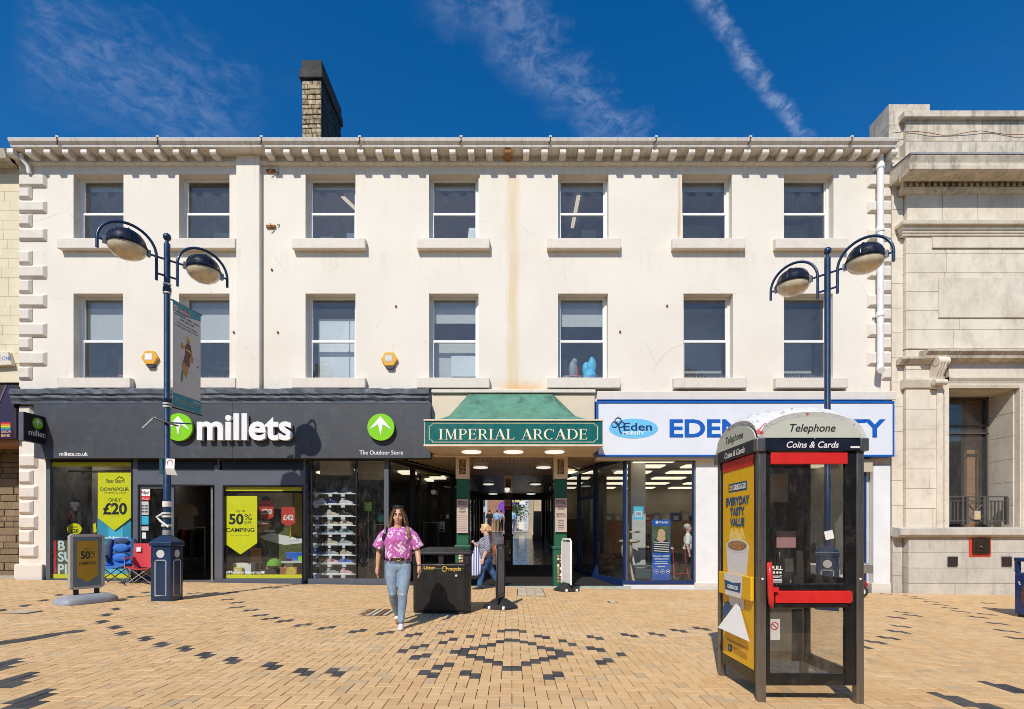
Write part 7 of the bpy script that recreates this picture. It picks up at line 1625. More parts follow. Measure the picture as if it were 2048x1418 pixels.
text('recycle','bin_gold',t,(PX(909.5,yb_),yb_,PZ(1141,yb_)),UX,UZ,height=0.055,width=PX(922,yb_)-PX(897,yb_),bold=0.02)
m = MB(); xc_, zc_ = PX(889,yb_), PZ(1138,yb_); m.tube([(xc_+0.04*math.cos(R(a)),yb_,zc_+0.04*math.sin(R(a))) for a in range(20,330,20)],0.008,5); m.plate([(xc_+0.02,zc_+0.02),(xc_+0.06,zc_+0.02),(xc_+0.035,zc_-0.02)],(0,yb_,0),UX,UZ,0.004); m.build('recycle_mark','bin_gold',t)
m = MB(); m.lathe([(0.02,0),(0.02,0.01)],(0,0,0),16); m.v = [(PX(912.5,yb_)+x,yb_-z,PZ(1151,yb_)+y) for x,y,z in m.v]; m.build('lock','silver_line',t)
# blue bin at the right edge: its street side faces the camera
x0b, yb2 = PX(2031,9.5), 8.92; zb2 = gz(9.2)
t = thing('litter_bin', 'blue metal litter bin with dark emblem cut by the right edge', 'litter bin', (x0b+0.3,yb2+0.3,zb2))
pbox('body','bin_navy',t,x0b,x0b+0.6,yb2,yb2+0.6,zb2+0.05,zb2+0.80,0.015); pbox('lid','bin_navy',t,x0b-0.01,x0b+0.61,yb2-0.01,yb2+0.61,zb2+1.00,zb2+1.07,0.015)
for xa in (x0b,x0b+0.54):
    for ya in (yb2, yb2+0.54): pbox('corner_post','bin_navy',t,xa,xa+0.06,ya,ya+0.06,zb2+0.801,zb2+0.999)
pbox('plinth','ink',t,x0b+0.03,x0b+0.57,yb2+0.03,yb2+0.57,zb2-0.02,zb2+0.05)
m = MB(); m.plate([(0.34+0.22*math.cos(R(a)),0.40+0.28*math.sin(R(a))) for a in range(0,360,15)],(x0b-0.001,yb2+0.6,zb2),(0,-1,0),UZ,0.004); m.build('emblem','choc',t)
m = MB(); m.plate([(0.07,0.64),(0.10,0.64),(0.11,0.59),(0.13,0.59),(0.10,0.575)],(x0b-0.001,yb2+0.6,zb2),(0,-1,0),UZ,0.004); m.build('print_mark','paper',t)

# ------------------------------------------------------------------ camping chairs
def camp_chair(lab, x, y, rz, seat_m, back_m, tube, padded, s=1.0):
    t = thing('camping_chair', lab, 'folding chair', (x,y,gz(x)), rz); t.scale = (s,s,s)
    hw = 0.26
    def tub(nm, pts, r_=0.0095): m = MB(); m.tube(pts, r_, 7); m.build(nm, tube, t, world=False, smooth=60)
    for sx_ in (-1,1):
        tub('leg', [(sx_*hw,-0.25,0.02),(-sx_*hw*0.9,-0.22,0.42)]); tub('leg', [(sx_*hw,0.25,0.02),(-sx_*hw*0.9,0.22,0.42)])
        tub('side_leg', [(sx_*hw,-0.25,0.02),(sx_*hw*1.02,0.24,0.42)]); tub('side_leg', [(sx_*hw,0.25,0.02),(sx_*hw*1.02,-0.26,0.42)])
        tub('back_post', [(sx_*hw,0.22,0.36),(sx_*hw*0.98,0.30,0.92)]); tub('arm_post', [(sx_*hw*1.02,-0.26,0.40),(sx_*hw*1.05,-0.24,0.60)])
        m = MB(); m.tube([(sx_*hw*1.05,-0.28,0.615),(sx_*hw*1.05,0.0,0.60),(sx_*hw*1.02,0.25,0.63)],[0.035,0.03,0.032],8,flat=0.35); m.build('armrest', back_m if padded else seat_m, t, world=False, smooth=60)
        for yy in (-0.25,0.25): m = MB(); m.lathe([(0.016,0),(0.014,0.03)],(sx_*hw,yy,0.0),8); m.build('foot','rubber',t,world=False)
    def sheet(pts_fn, nm, mt, th, nu=8, nv=8):
        vs, fs = [], []
        for side in (0,1):
            for i in range(nu+1):
                for j in range(nv+1): p, nrm = pts_fn(i/nu, j/nv); vs.append(tuple(Vector(p)+Vector(nrm)*th*(0.5-side)))
        k = (nu+1)*(nv+1); g = lambda i,j,s_: s_*k+i*(nv+1)+j
        for i in range(nu):
            for j in range(nv): fs.append((g(i,j,0),g(i+1,j,0),g(i+1,j+1,0),g(i,j+1,0))); fs.append((g(i,j+1,1),g(i+1,j+1,1),g(i+1,j,1),g(i,j,1)))
        for i in range(nu): fs.append((g(i,0,1),g(i+1,0,1),g(i+1,0,0),g(i,0,0))); fs.append((g(i,nv,0),g(i+1,nv,0),g(i+1,nv,1),g(i,nv,1)))
        for j in range(nv): fs.append((g(0,j,0),g(0,j+1,0),g(0,j+1,1),g(0,j,1))); fs.append((g(nu,j,1),g(nu,j+1,1),g(nu,j+1,0),g(nu,j,0)))
        m = MB(); m.add(vs,fs); return m.build(nm, mt, t, world=False, smooth=60)
    puff = 0.03 if padded else 0.0
    sheet(lambda u,v: ((-hw+2*hw*u, -0.27+0.5*v, 0.42-0.06*math.sin(math.pi*u)-0.03*v+0.006*math.sin(v*19)), (0,0,1)), 'seat', seat_m, 0.02+puff)
    sheet(lambda u,v: ((-hw+2*hw*u, 0.21+0.10*v+0.05*math.sin(math.pi*u)*(1-0.5*v), 0.38+0.56*v+(0.05*math.sin(math.pi*u)*v if padded else 0.0)), (0,-1,0.15)), 'backrest', back_m, 0.02+puff)
    if padded:
        for sx_ in (-1,1):
            m = MB(); m.tube([(sx_*hw*0.9,0.19,0.46),(sx_*hw*0.92,0.23,0.62),(sx_*hw*0.95,0.27,0.80),(sx_*hw*0.80,0.29,0.95)],[0.045,0.065,0.075,0.05],10); m.build('side_bolster', 'chair_navy', t, world=False, smooth=60)
        m = MB(); m.ell((0,0.265,0.90),(0.15,0.04,0.075)); m.build('head_pad','chair_navy',t,world=False,smooth=60)
        m = MB(); m.tube([(-0.16,0.215,0.66),(0,0.225,0.645),(0.16,0.215,0.66)],0.012,6); m.build('seam','chair_navy',t,world=False)
        for zz_ in (0.55,0.76): m = MB(); m.ell((0,0.222+0.04*(zz_-0.5),zz_),(0.165,0.045,0.10)); m.build('back_pad','chair_blue',t,world=False,smooth=60)
    else:
        m = MB(); m.obox((-hw+0.10,0.275,0.80),(0.05,0,0),(0,0.004,0),(0,0.012,0.06)); m.build('swing_tag','base_grey',t,world=False); m = MB(); m.obox((-hw+0.10,0.268,0.80),(0.042,0,0),(0,0.003,0),(0,0.012,0.05)); m.build('swing_tag','paper',t,world=False)
    return t
camp_chair('padded blue and navy folding camping chair by the shop window', PX(232,12.75), 12.75, R(14), 'chair_blue', 'chair_blue', 'tube_black', True, 1.12)
camp_chair('red folding camping chair with silver legs beside the shop door', PX(285,12.65), 12.65, R(18), 'chair_red', 'chair_red', 'tube_silver', False, 1.04)
# ------------------------------------------------------------------ telephone box
bx_0, bx_1, by_0, by_1 = 2.035, 2.905, 4.33, 5.20
zg = gz(2.5) - 0.0
tb = thing('telephone_box', 'weathered steel and black telephone box with red bands and domed roof', 'telephone box', ((bx_0+bx_1)/2, (by_0+by_1)/2, zg))
ph = lambda py: PZ(py, by_0)
zbase = ph(1372); ztop = ph(901)
pw = 0.062
for x in (bx_0, bx_1-pw):
    for y in (by_0, by_1-pw):
        pbox('corner_post', 'steel', tb, x, x+pw, y, y+pw, zg-0.02, ztop, 0.006)
        m = MB(); m.ell((x+pw/2, y-0.002 if y == by_0 else y+pw, ph(1158)), (0.010,0.006,0.010), 8, 6); m.build('bolt', 'white_paint', tb)
# header band and roof
hb = 0.025
for (nm, mt, x0, x1, y0, y1) in (('header_band','phone_navy',bx_0+0.03,bx_1-0.03,by_0-0.018,by_0+0.02),('header_band','phone_navy',bx_0+0.03,bx_1-0.03,by_1-0.02,by_1+0.018),('header_band','phone_navy',bx_0-0.018,bx_0+0.02,by_0+0.03,by_1-0.03),('header_band','phone_navy',bx_1-0.02,bx_1+0.018,by_0+0.03,by_1-0.03)):
    pbox(nm, mt, tb, x0, x1, y0, y1, ztop-0.004, ph(878), 0.003)
for x in (bx_0-0.025, bx_1-0.045):
    for y in (by_0-0.025, by_1-0.045): pbox('header_corner', 'steel', tb, x, x+0.07, y, y+0.07, ztop-0.006, ph(877), 0.006)
z_e = ph(877); N = 16
# double curved roof: arches on all four sides
def roof_z(u, v): return z_e + 0.30*(1-abs(u)**2.3)**0.62*(0.25+0.75*1.0) * (1-abs(v)**2.3)**0.0 * 1.0
vs = []; fs = []
hw_ = (bx_1-bx_0)/2+0.012; hd_ = (by_1-by_0)/2+0.012; cxp, cyp = (bx_0+bx_1)/2, (by_0+by_1)/2
def arch(u): return max(0.0, 1-abs(u)**2.2)**0.55
def rz_(u, v): return z_e + 0.012 + 0.205*max(arch(u), arch(v)) + 0.10*min(arch(u), arch(v))
ticks = [-1+2*i/N for i in range(N+1)]
for v in ticks:
    for u in ticks: vs.append((cxp+u*hw_, cyp+v*hd_, rz_(u, v)))
for i in range(N):
    for j in range(N): a = i*(N+1)+j; fs.append((a,a+1,a+N+2,a+N+1))
k0 = len(vs)
for v in ticks:
    for u in ticks: vs.append((cxp+u*hw_*0.96, cyp+v*hd_*0.96, rz_(u, v)-0.045))
for i in range(N):
    for j in range(N): a = k0+i*(N+1)+j; fs.append((a+N+1,a+N+2,a+1,a))
def edge(seq):
    for p, q in zip(seq[:-1], seq[1:]): fs.append((p, q, q+k0, p+k0))
edge(list(range(N+1))); edge([N*(N+1)+j for j in range(N,-1,-1)]); edge([i*(N+1) for i in range(N,-1,-1)]); edge([i*(N+1)+N for i in range(N+1)])
m = MB(); m.add(vs, fs); m.build('roof', 'phone_roof', tb, smooth=50)
def tymp(o, u, wid):
    pts = [(-wid,0.004)] + [(wid*a*0.985, 0.004+0.172*arch(a)) for a in [-0.995,-0.97,-0.93,-0.87,-0.78,-0.66,-0.52,-0.35,-0.18,0,0.18,0.35,0.52,0.66,0.78,0.87,0.93,0.97,0.995]] + [(wid,0.004)]
    m = MB(); m.plate(pts, o, u, (0,0,1), 0.012); return m.build('light_panel', 'phone_light', tb)
tf = tymp((cxp,by_0-0.006,z_e), UX, hw_*0.92); tl = tymp((bx_0-0.006,cyp,z_e), (0,-1,0), hd_*0.92); tymp((bx_1+0.006,cyp,z_e), (0,1,0), hd_*0.92); tymp((cxp,by_1+0.006,z_e), (-1,0,0), hw_*0.92)
def tt(s, mt, par, side, off, z, hh, wid, **k):
    if side == 'f': text(s, mt, par, (cxp+off, by_0-0.0185, z), UX, UZ, height=hh, width=wid, shear=0.28, depth=0.001, **k)
    else: text(s, mt, par, (bx_0-0.0185, cyp-off, z), (0,-1,0), UZ, height=hh, width=wid, shear=0.28, depth=0.001, **k)
tt('Telephone','ink',tf,'f',0.0,ph(864),0.062,0.375,bold=0.012); tt('Coins & Cards','paper',tb,'f',0.0,ph(896),0.050,0.43,bold=0.012)
tt('Telephone','ink',tl,'l',0.0,ph(864),0.062,0.375,bold=0.012); tt('Coins & Cards','paper',tb,'l',0.0,ph(896),0.050,0.43,bold=0.012)
pbox('sticker','paper',tb,PX(1698,by_0),PX(1716,by_0),by_0-0.0205,by_0-0.0185,ph(897),ph(893))
# front door
def fx(px): return PX(px, by_0)
dr = MB(); yd0, yd1 = by_0+0.008, by_0+0.05
dr.box(fx(1525),fx(1541.5),yd0,yd1,zbase,ztop-0.006); dr.box(fx(1692.5),fx(1713.5),yd0,yd1,zbase,ztop-0.006); dr.box(fx(1541.6),fx(1692.4),yd0,yd1,zbase,ph(1349)); dr.box(fx(1541.6),fx(1692.4),yd0-0.001,yd1,ph(1216),ph(1167))
door = dr.build('door','phone_black',tb,bevel=0.006)
pbox('red_band','phone_red',door,fx(1541.6),fx(1695),yd0-0.012,yd1-0.01,ph(928),ph(905),0.004)
m = MB(); m.prism([(fx(1549),ph(1206)),(fx(1698),ph(1206)),(fx(1702),ph(1203)),(fx(1703),ph(1195)),(fx(1702),ph(1185)),(fx(1698),ph(1181)),(fx(1549),ph(1181))], yd0-0.03, yd0-0.0015); m.build('push_bar','phone_red',door,bevel=0.006)
pbox('push_bar_ledge','phone_black',door,fx(1551),fx(1693),yd0-0.022,yd0-0.0015,ph(1180),ph(1168),0.006); pbox('push_bar_ledge','phone_black',door,fx(1549),fx(1693),yd0-0.018,yd0-0.0015,ph(1215),ph(1207),0.006)
m = MB(); m.tube([(fx(1541),yd0-0.03,ph(1214)),(fx(1536),yd0-0.06,ph(1205)),(fx(1534),yd0-0.07,ph(1185)),(fx(1533),yd0-0.07,ph(1160)),(fx(1533),yd0-0.06,ph(1140)),(fx(1536),yd0-0.03,ph(1128)),(fx(1541),yd0-0.005,ph(1127))],[0.012,0.022,0.024,0.022,0.022,0.02,0.015],10); m.box(fx(1533),fx(1552),yd0-0.055,yd0-0.031,ph(1183),ph(1173)); m.build('handle','phone_red',door,smooth=50)
pbox('pane','booth_glass',door,fx(1541.6),fx(1692.4),by_0+0.026,by_0+0.032,ph(1167),ph(928)); pbox('pane','booth_glass_low',door,fx(1541.6),fx(1692.4),by_0+0.026,by_0+0.032,ph(1349),ph(1216))
ybl = by_0+0.0255
text('PULL','paper',door,(fx(1556.5),ybl,ph(1140)),UX,UZ,height=0.032,width=0.10,bold=0.03,depth=0.001); text('GALLANT.','paper',door,(fx(1557),ybl,ph(1156)),UX,UZ,height=0.02,width=0.085,bold=0.02,depth=0.001)
for q in range(3): pbox('print_line','paper',door,fx(1549),fx(1567),ybl-0.001,ybl,ph(1160.5+q*2.5),ph(1159+q*2.5))
for q in (1549.5,1556,1562.5): m = MB(); m.plate([(fx(q+1.6)+0.010*math.cos(R(a)),ph(1145.5)+0.010*math.sin(R(a))) for a in range(0,360,30)],(0,ybl,0),UX,UZ,0.001); m.build('sticker_mark','paper',door)
# left side: advertising panel
xs = bx_0+0.010
fr_l = MB(); ya, yb = by_0+pw+0.002, by_1-pw-0.002
fr_l.box(xs,xs+0.04,ya,ya+0.045,zbase,ztop-0.006); fr_l.box(xs,xs+0.04,yb-0.045,yb,zbase,ztop-0.006); fr_l.box(xs,xs+0.04,ya+0.046,yb-0.046,zbase,zbase+0.10); adf = fr_l.build('side_frame','phone_black',tb,bevel=0.004)
pbox('red_band','phone_red',adf,xs-0.004,xs+0.03,ya+0.046,yb-0.046,ztop-0.10,ztop-0.008,0.003)
a0, a1, ah0, ah1 = ya+0.046, yb-0.046, zbase+0.101, ztop-0.101
ad = pbox('advert','ad_yellow',adf,xs+0.002,xs+0.03,a0,a1,ah0,ah1)
AW, AH = a1-a0, ah1-ah0
def adp(pts, mt, k, nm): m = MB(); m.plate([(p[0]*AW, p[1]*AH) for p in pts], (xs+0.0015-0.0012*k, a1, ah0), (0,-1,0), (0,0,1), 0.001); return m.build(nm, mt, ad)
def adt(s, mt, c, wid, z, hh, **k): text(s, mt, ad, (xs-0.001, a1-c*AW, ah0+z*AH), (0,-1,0), UZ, height=hh*AH, width=wid*AW, depth=0.001, rise=0.001, **k)
adp([(0.20,0.885),(0.80,0.885),(0.80,0.93),(0.20,0.93)],'ad_blue',0,'print_box'); adt('GREGGS','paper',0.56,0.42,0.894,0.026,bold=0.03)
for i in (0,1):
    for j in (0,1): adp([(0.235+i*0.045,0.893+j*0.016),(0.27+i*0.045,0.893+j*0.016),(0.27+i*0.045,0.906+j*0.016),(0.235+i*0.045,0.906+j*0.016)],'ad_yellow',1,'print_square')
adt('EVERYDAY','ad_blue',0.5,0.76,0.815,0.040,bold=0.03); adt('TASTY','ad_blue',0.5,0.46,0.760,0.040,bold=0.03); adt('VALUE','ad_blue',0.5,0.46,0.704,0.040,bold=0.03)
for c, w_ in ((0.32,0.10),(0.48,0.10),(0.64,0.09)): adp([(c-w_,0.61),(c-w_*1.0,0.655),(c-w_*0.4,0.695),(c+w_*0.2,0.685),(c+w_*0.9,0.65),(c+w_,0.61)],'steam',0 if c != 0.48 else 1,'print_steam')
adp([(0.13,0.60),(0.24,0.28),(0.70,0.28),(0.86,0.60)],'cup_white',2,'print_cup'); adp([(0.495+0.365*math.cos(R(a)),0.60+0.035*math.sin(R(a))) for a in range(0,360,15)],'cup_white',3,'print_cup_rim'); adp([(0.495+0.31*math.cos(R(a)),0.602+0.026*math.sin(R(a))) for a in range(0,360,15)],'coffee',4,'print_coffee')
rl = MB(); zr0, zr1 = PZ(1206,by_0), PZ(1156,by_0)
rl.box(xs-0.035,xs-0.004,a0-0.02,a1+0.02,zr0,zr1); rail_ = rl.build('advert_rail','ad_yellow',adf,bevel=0.008)
m = MB(); m.plate([((0.22)*AW,0.0),(0.74*AW,0.0),(0.78*AW,zr1-zr0-0.004),(0.19*AW,zr1-zr0-0.004)],(xs-0.0355,a1,zr0+0.002),(0,-1,0),(0,0,1),0.001); m.build('print_cup','cup_white',rail_)
m = MB(); m.plate([(0.22*AW,0.05),(0.72*AW,0.05),(0.74*AW,0.14),(0.48*AW,0.125),(0.20*AW,0.14)],(xs-0.037,a1,zr0),(0,-1,0),(0,0,1),0.001); m.build('print_badge','ad_blue',rail_)
text('GREGGS','paper',rail_,(xs-0.0385,a1-0.48*AW,zr0+0.07),(0,-1,0),UZ,height=0.032,width=0.34*AW,bold=0.03,depth=0.001)
m = MB(); m.plate([(0.18*AW+0.105*math.cos(R(a)),(0.235*AH)+0.105*math.sin(R(a))) for a in range(0,360,15)],(xs-0.004,a1,ah0),(0,-1,0),(0,0,1),0.001); m.build('price_badge','ad_blue',ad); adt('£1.85','paper',0.20,0.34,0.222,0.022,bold=0.03,)
# torn poster corner folding out
m = MB(); m.add([(xs-0.006,a1-0.55*AW,zr0-0.03),(xs-0.02,a0+0.05*AW,ah0+0.10*AH+0.06),(xs-0.10,a1-0.20*AW,ah0+0.155*AH),(xs-0.09,a1-0.22*AW,ah0+0.150*AH)],[(0,1,2),(0,2,3)]); m.build('torn_flap','white_paint',ad)
for k_, (c, w_, z) in enumerate(((0.5,0.7,0.085),)): adp([(c-w_/2,z),(c+w_/2,z),(c+w_/2,z+0.006),(c-w_/2,z+0.006)],'box_orange',2,'print_line')
adp([(0.20,0.03),(0.31,0.03),(0.31,0.066),(0.20,0.066)],'ink',2,'print_mark'); adp([(0.255+0.03*math.cos(R(a)),0.05+0.012*math.sin(R(a))) for a in range(0,360,40)],'poster_sky',3,'print_mark')
for q in range(3): adp([(0.36,0.035+q*0.012),(0.8,0.035+q*0.012),(0.8,0.038+q*0.012),(0.36,0.038+q*0.012)],'box_orange',2,'print_line')
# right side and rear: glazed frames
xr0 = bx_1-0.05
m = MB(); m.box(xr0,xr0+0.04,ya,ya+0.05,zbase,ztop-0.006); m.box(xr0,xr0+0.04,yb-0.05,yb,zbase,ztop-0.006); m.box(xr0,xr0+0.04,ya+0.051,yb-0.051,zbase,zbase+0.10); m.box(xr0,xr0+0.04,ya+0.051,yb-0.051,ph(1216),ph(1160)); sr = m.build('side_frame','phone_black',tb,bevel=0.004)
pbox('pane','booth_glass_low',sr,xr0+0.017,xr0+0.023,ya+0.05,yb-0.05,zbase+0.1,ztop-0.01)
yr0 = by_1-0.05; xa, xb = bx_0+pw+0.002, bx_1-pw-0.002; xm = xb+0.031
m = MB(); m.box(xa,xa+0.04,yr0,yr0+0.04,zbase,ztop-0.006); m.box(xb-0.04,xb,yr0,yr0+0.04,zbase,ztop-0.006); bk_ = m.build('rear_frame','phone_black',tb,bevel=0.004)
eq = pbox('equipment_panel','phone_inner',tb,xa+0.041,xb-0.041,yr0-0.10,yr0+0.03,PZ(1215,yr0),ztop-0.01); xl = PX(1536,yr0-0.1); xm = PX(1592,yr0-0.1)
pbox('lower_panel','grey_metal',tb,xa+0.041,PX(1588,yr0-0.1),yr0-0.06,yr0+0.03,zbase+0.02,PZ(1216,yr0)); pbox('lower_post','phone_black',tb,PX(1590,yr0-0.1),xb-0.041,yr0-0.06,yr0+0.03,zbase+0.02,PZ(1216,yr0))
xa0 = xa; xa = xl-0.05
pbox('notice','blind',eq,xa+0.06,xm-0.08,yr0-0.104,yr0-0.1005,PZ(1005,yr0),PZ(950,yr0)); pbox('notice','photo_dark',eq,xa+0.06,xm-0.08,yr0-0.104,yr0-0.1005,PZ(1030,yr0),PZ(1008,yr0))
ph_ = pbox('telephone','phone_black',tb,xa+0.05,xm-0.05,yr0-0.22,yr0-0.1045,PZ(1150,yr0),PZ(1058,yr0),0.02); pbox('instruction_card','cloth_pink',ph_,xa+0.07,xm-0.07,yr0-0.225,yr0-0.2205,PZ(1094,yr0),PZ(1062,yr0)); pbox('keypad','grey_metal',ph_,xm-0.17,xm-0.09,yr0-0.226,yr0-0.2205,PZ(1140,yr0),PZ(1115,yr0))
m = MB(); m.tube([(xa+0.09,yr0-0.24,PZ(1105,yr0)),(xa+0.075,yr0-0.27,PZ(1115,yr0)),(xa+0.075,yr0-0.27,PZ(1130,yr0)),(xa+0.09,yr0-0.24,PZ(1142,yr0))],[0.028,0.02,0.02,0.028],8); m.build('handset','phone_black',ph_,smooth=60); m = MB(); m.tube([(xa+0.09,yr0-0.24,PZ(1142,yr0)),(xa+0.12,yr0-0.25,PZ(1180,yr0)),(xa+0.2,yr0-0.22,PZ(1175,yr0)),(xa+0.24,yr0-0.16,PZ(1150,yr0))],0.01,6); m.build('cord','grey_metal',ph_)
pbox('no_smoking_notice','paper',tb,PX(1541,by_0+0.06),PX(1560,by_0+0.06),by_0+0.06,by_0+0.063,PZ(1280,by_0+0.06),PZ(1238,by_0+0.06))
m = MB(); cxn, czn = PX(1549,by_0+0.06), PZ(1252,by_0+0.06); m.tube([(cxn+0.03*math.cos(R(a*20)),by_0+0.059,czn+0.03*math.sin(R(a*20))) for a in range(19)],0.004,4); m.tube([(cxn-0.02,by_0+0.058,czn+0.02),(cxn+0.02,by_0+0.058,czn-0.02)],0.004,4); m.build('no_smoking_ring','flag_red',tb)
pbox('ceiling','room_mid',tb,bx_0+0.03,bx_1-0.03,by_0+0.03,by_1-0.03,ph(882),ph(880)); 
m = MB(); m.obox((fx(1662),by_0+0.0255,ph(1070)),(0.035,0,0.008),(0,0.001,0),(-0.008,0,0.035)); m.build('sticker','paper',door)

# ------------------------------------------------------------------ mobility scooter outside, behind the box
def scooter(lab, x, y, rz, body_m):
    t = thing('mobility_scooter', lab, 'scooter', (x,y,gz(x)), rz)
    for a, b in ((-0.26,0.38),(0.26,0.38),(-0.22,-0.45),(0.22,-0.45)):
        m = MB(); m.tube([(a-0.05,b,0.13),(a+0.05,b,0.13)],0.13,18); w_ = m.build('wheel','rubber',t,world=False,smooth=40); m = MB(); m.tube([(a-0.055,b,0.13),(a+0.055,b,0.13)],0.075,14); m.build('rim','silver_line',w_,world=False,smooth=40)
    fused('body',body_m,t,lambda m:(m.ell((0,0.36,0.30),(0.27,0.30,0.17)),m.ell((0,-0.1,0.17),(0.22,0.45,0.05)),m.ell((0,-0.48,0.27),(0.20,0.18,0.13))),0.02,3)
    fused('seat','lamp_black',t,lambda m:(m.ell((0,0.25,0.62),(0.24,0.24,0.08)),m.ell((0,0.46,0.95),(0.24,0.09,0.34))),0.02,3)
    m = MB(); m.tube([(0,0.3,0.4),(0,0.28,0.56)],0.04,8); m.build('seat_post','grey_metal',t,world=False)
    for s_ in (-1,1): m = MB(); m.tube([(s_*0.27,0.44,0.8),(s_*0.27,0.12,0.82)],0.03,8); m.build('armrest','lamp_black',t,world=False)
    m = MB(); m.tube([(0,-0.50,0.30),(0,-0.42,0.85),(0,-0.36,0.98)],0.03,8); m.build('tiller','lamp_black',t,world=False); m = MB(); m.tube([(-0.25,-0.28,0.97),(-0.12,-0.36,1.0),(0.12,-0.36,1.0),(0.25,-0.28,0.97)],0.018,8); m.build('handlebar','lamp_black',t,world=False)
    m = MB(); m.box(-0.17,0.17,-0.72,-0.52,0.55,0.78); m.build('basket','grey_metal',t,world=False,bevel=0.02)
scooter('dark mobility scooter parked behind the telephone box', 6.35, 12.35, R(60), 'lamp_black')
scooter('red mobility scooter parked by the shop behind the telephone box', 7.75, 12.55, R(75), 'scooter_red')

# ------------------------------------------------------------------ people
def hand(m, w, d, side):
    """hand hanging from wrist w along d: palm, four fingers, thumb"""
    w, d = Vector(w), Vector(d).normalized(); sv = Vector((0,1,0)); inn = Vector((-side,0,0))
    m.chain([(tuple(w),0.026),(tuple(w+d*0.04),0.032),(tuple(w+d*0.075),0.030)],8)
    m.ell(tuple(w+d*0.055),(0.018,0.040,0.045),10,8)
    for k, L in enumerate((0.068,0.078,0.073,0.058)):
        b = w + d*0.085 + sv*(-0.030+0.020*k); p1 = b + d*L*0.55 + inn*0.006; p2 = b + d*L + inn*0.022
        m.chain([(tuple(b),0.0105),(tuple(p1),0.0098),(tuple(p2),0.0085)],7)
    b = w + d*0.03 + sv*-0.034; m.chain([(tuple(b),0.013),(tuple(b+d*0.035+sv*-0.018+inn*0.008),0.011),(tuple(b+d*0.062+sv*-0.016+inn*0.014),0.009)],7)
def head_fill(m, c, s=1.0):
    x, y, z = c
    m.ell((x,y+0.012,z+0.02),(0.076*s,0.094*s,0.098*s)); m.ell((x,y-0.022,z-0.035),(0.062*s,0.068*s,0.082*s)); m.ell((x,y-0.045,z-0.085),(0.034*s,0.034*s,0.028*s))
    m.ell((x,y-0.094,z-0.022),(0.013,0.022,0.020)); m.ell((x,y-0.090,z+0.004),(0.009,0.016,0.026)); m.ell((x,y-0.074,z+0.026),(0.05,0.016,0.012))
    for s_ in (-1,1): m.ell((x+s_*0.042,y-0.058,z-0.03),(0.024,0.022,0.022)); m.ell((x+s_*0.077*s,y+0.012,z-0.012),(0.012,0.02,0.030))
def face_bits(par, c, tilt=0.0, lip='lips', brow='hair_dark'):
    x, y, z = c
    for s_ in (-1,1):
        m = MB(); m.ell((x+s_*0.033,y-0.083,z+0.008),(0.014,0.007,0.0045),10,6); e = m.build('eye','beige',par,world=False,smooth=60); m = MB(); m.ell((x+s_*0.033,y-0.089,z+0.008),(0.006,0.004,0.0045),8,6); m.build('iris','hair_dark',e,world=False,smooth=60)
        m = MB(); m.tube([(x+s_*0.016,y-0.087,z+0.016),(x+s_*0.033,y-0.092,z+0.019),(x+s_*0.05,y-0.080,z+0.013)],0.0032,5); m.build('eyelid',brow,e,world=False)
        m = MB(); m.tube([(x+s_*0.014,y-0.090,z+0.032),(x+s_*0.034,y-0.089,z+0.038),(x+s_*0.055,y-0.072,z+0.030)],0.0045,5); m.build('eyebrow',brow,par,world=False)
    m = MB(); m.ell((x,y-0.088,z-0.056),(0.019,0.008,0.004),10,6); m.ell((x,y-0.087,z-0.063),(0.016,0.008,0.0045),10,6); m.build('lips',lip,par,world=False,smooth=60)
# --- young woman walking to the camera
W1 = thing('person', 'woman in pink leaf print t-shirt and ripped light jeans walking to camera', 'person', (-1.63,7.52,gz(-1.63)), R(8))
HC = (0.0,-0.005,1.585)
def body1(m):
    head_fill(m, HC, 1.0); m.chain([((0,0.012,1.40),0.058),((0,0.0,1.50),0.052)]); m.chain([((-0.07,0.015,1.385),0.045),((0.07,0.015,1.385),0.045)])
    for s_, el, wr in ((-1,(-0.272,0.05,1.08),(-0.292,0.03,0.855)),(1,(0.275,0.0,1.07),(0.300,-0.10,0.865))):
        m.chain([((s_*0.21,0.01,1.27),0.042),((s_*0.25,0.02,1.20),0.044),(el,0.040),((el[0]*0.5+wr[0]*0.5,(el[1]+wr[1])/2,(el[2]+wr[2])/2),0.037),(wr,0.026)]); hand(m, wr, (0.03*s_,-0.10,-1), s_)
    m.ell((0,0,1.12),(0.13,0.09,0.26))
sk = fused('body','skin',W1,body1,0.0075,2); face_bits(sk, HC)
def tee(m):
    m.tube([(0,0.0,0.972),(0,0,1.0),(0,0,1.10),(0,-0.008,1.22),(0,0.0,1.33),(0,0.012,1.40)],[0.178,0.192,0.188,0.186,0.172,0.10],24,flat=1.0)
    m.v = [(x, y*0.68, z) for x, y, z in m.v]
    m.ell((0,-0.07,1.235),(0.155,0.075,0.095)); m.chain([((-0.15,0.01,1.365),0.062),((0,0.015,1.385),0.060),((0.15,0.01,1.365),0.062)])
    for s_ in (-1,1): m.tube([(s_*0.13,0.01,1.365),(s_*0.20,0.015,1.30),(s_*0.288,0.02,1.125)],[0.066,0.080,0.088],14)
    for k in range(14): a = k*0.4488; m.ell((0.176*math.cos(a),0.118*math.sin(a),1.01+0.10*(k%3)),(0.020,0.020,0.09))
fused('tshirt','tee_print',W1,tee,0.010,3)
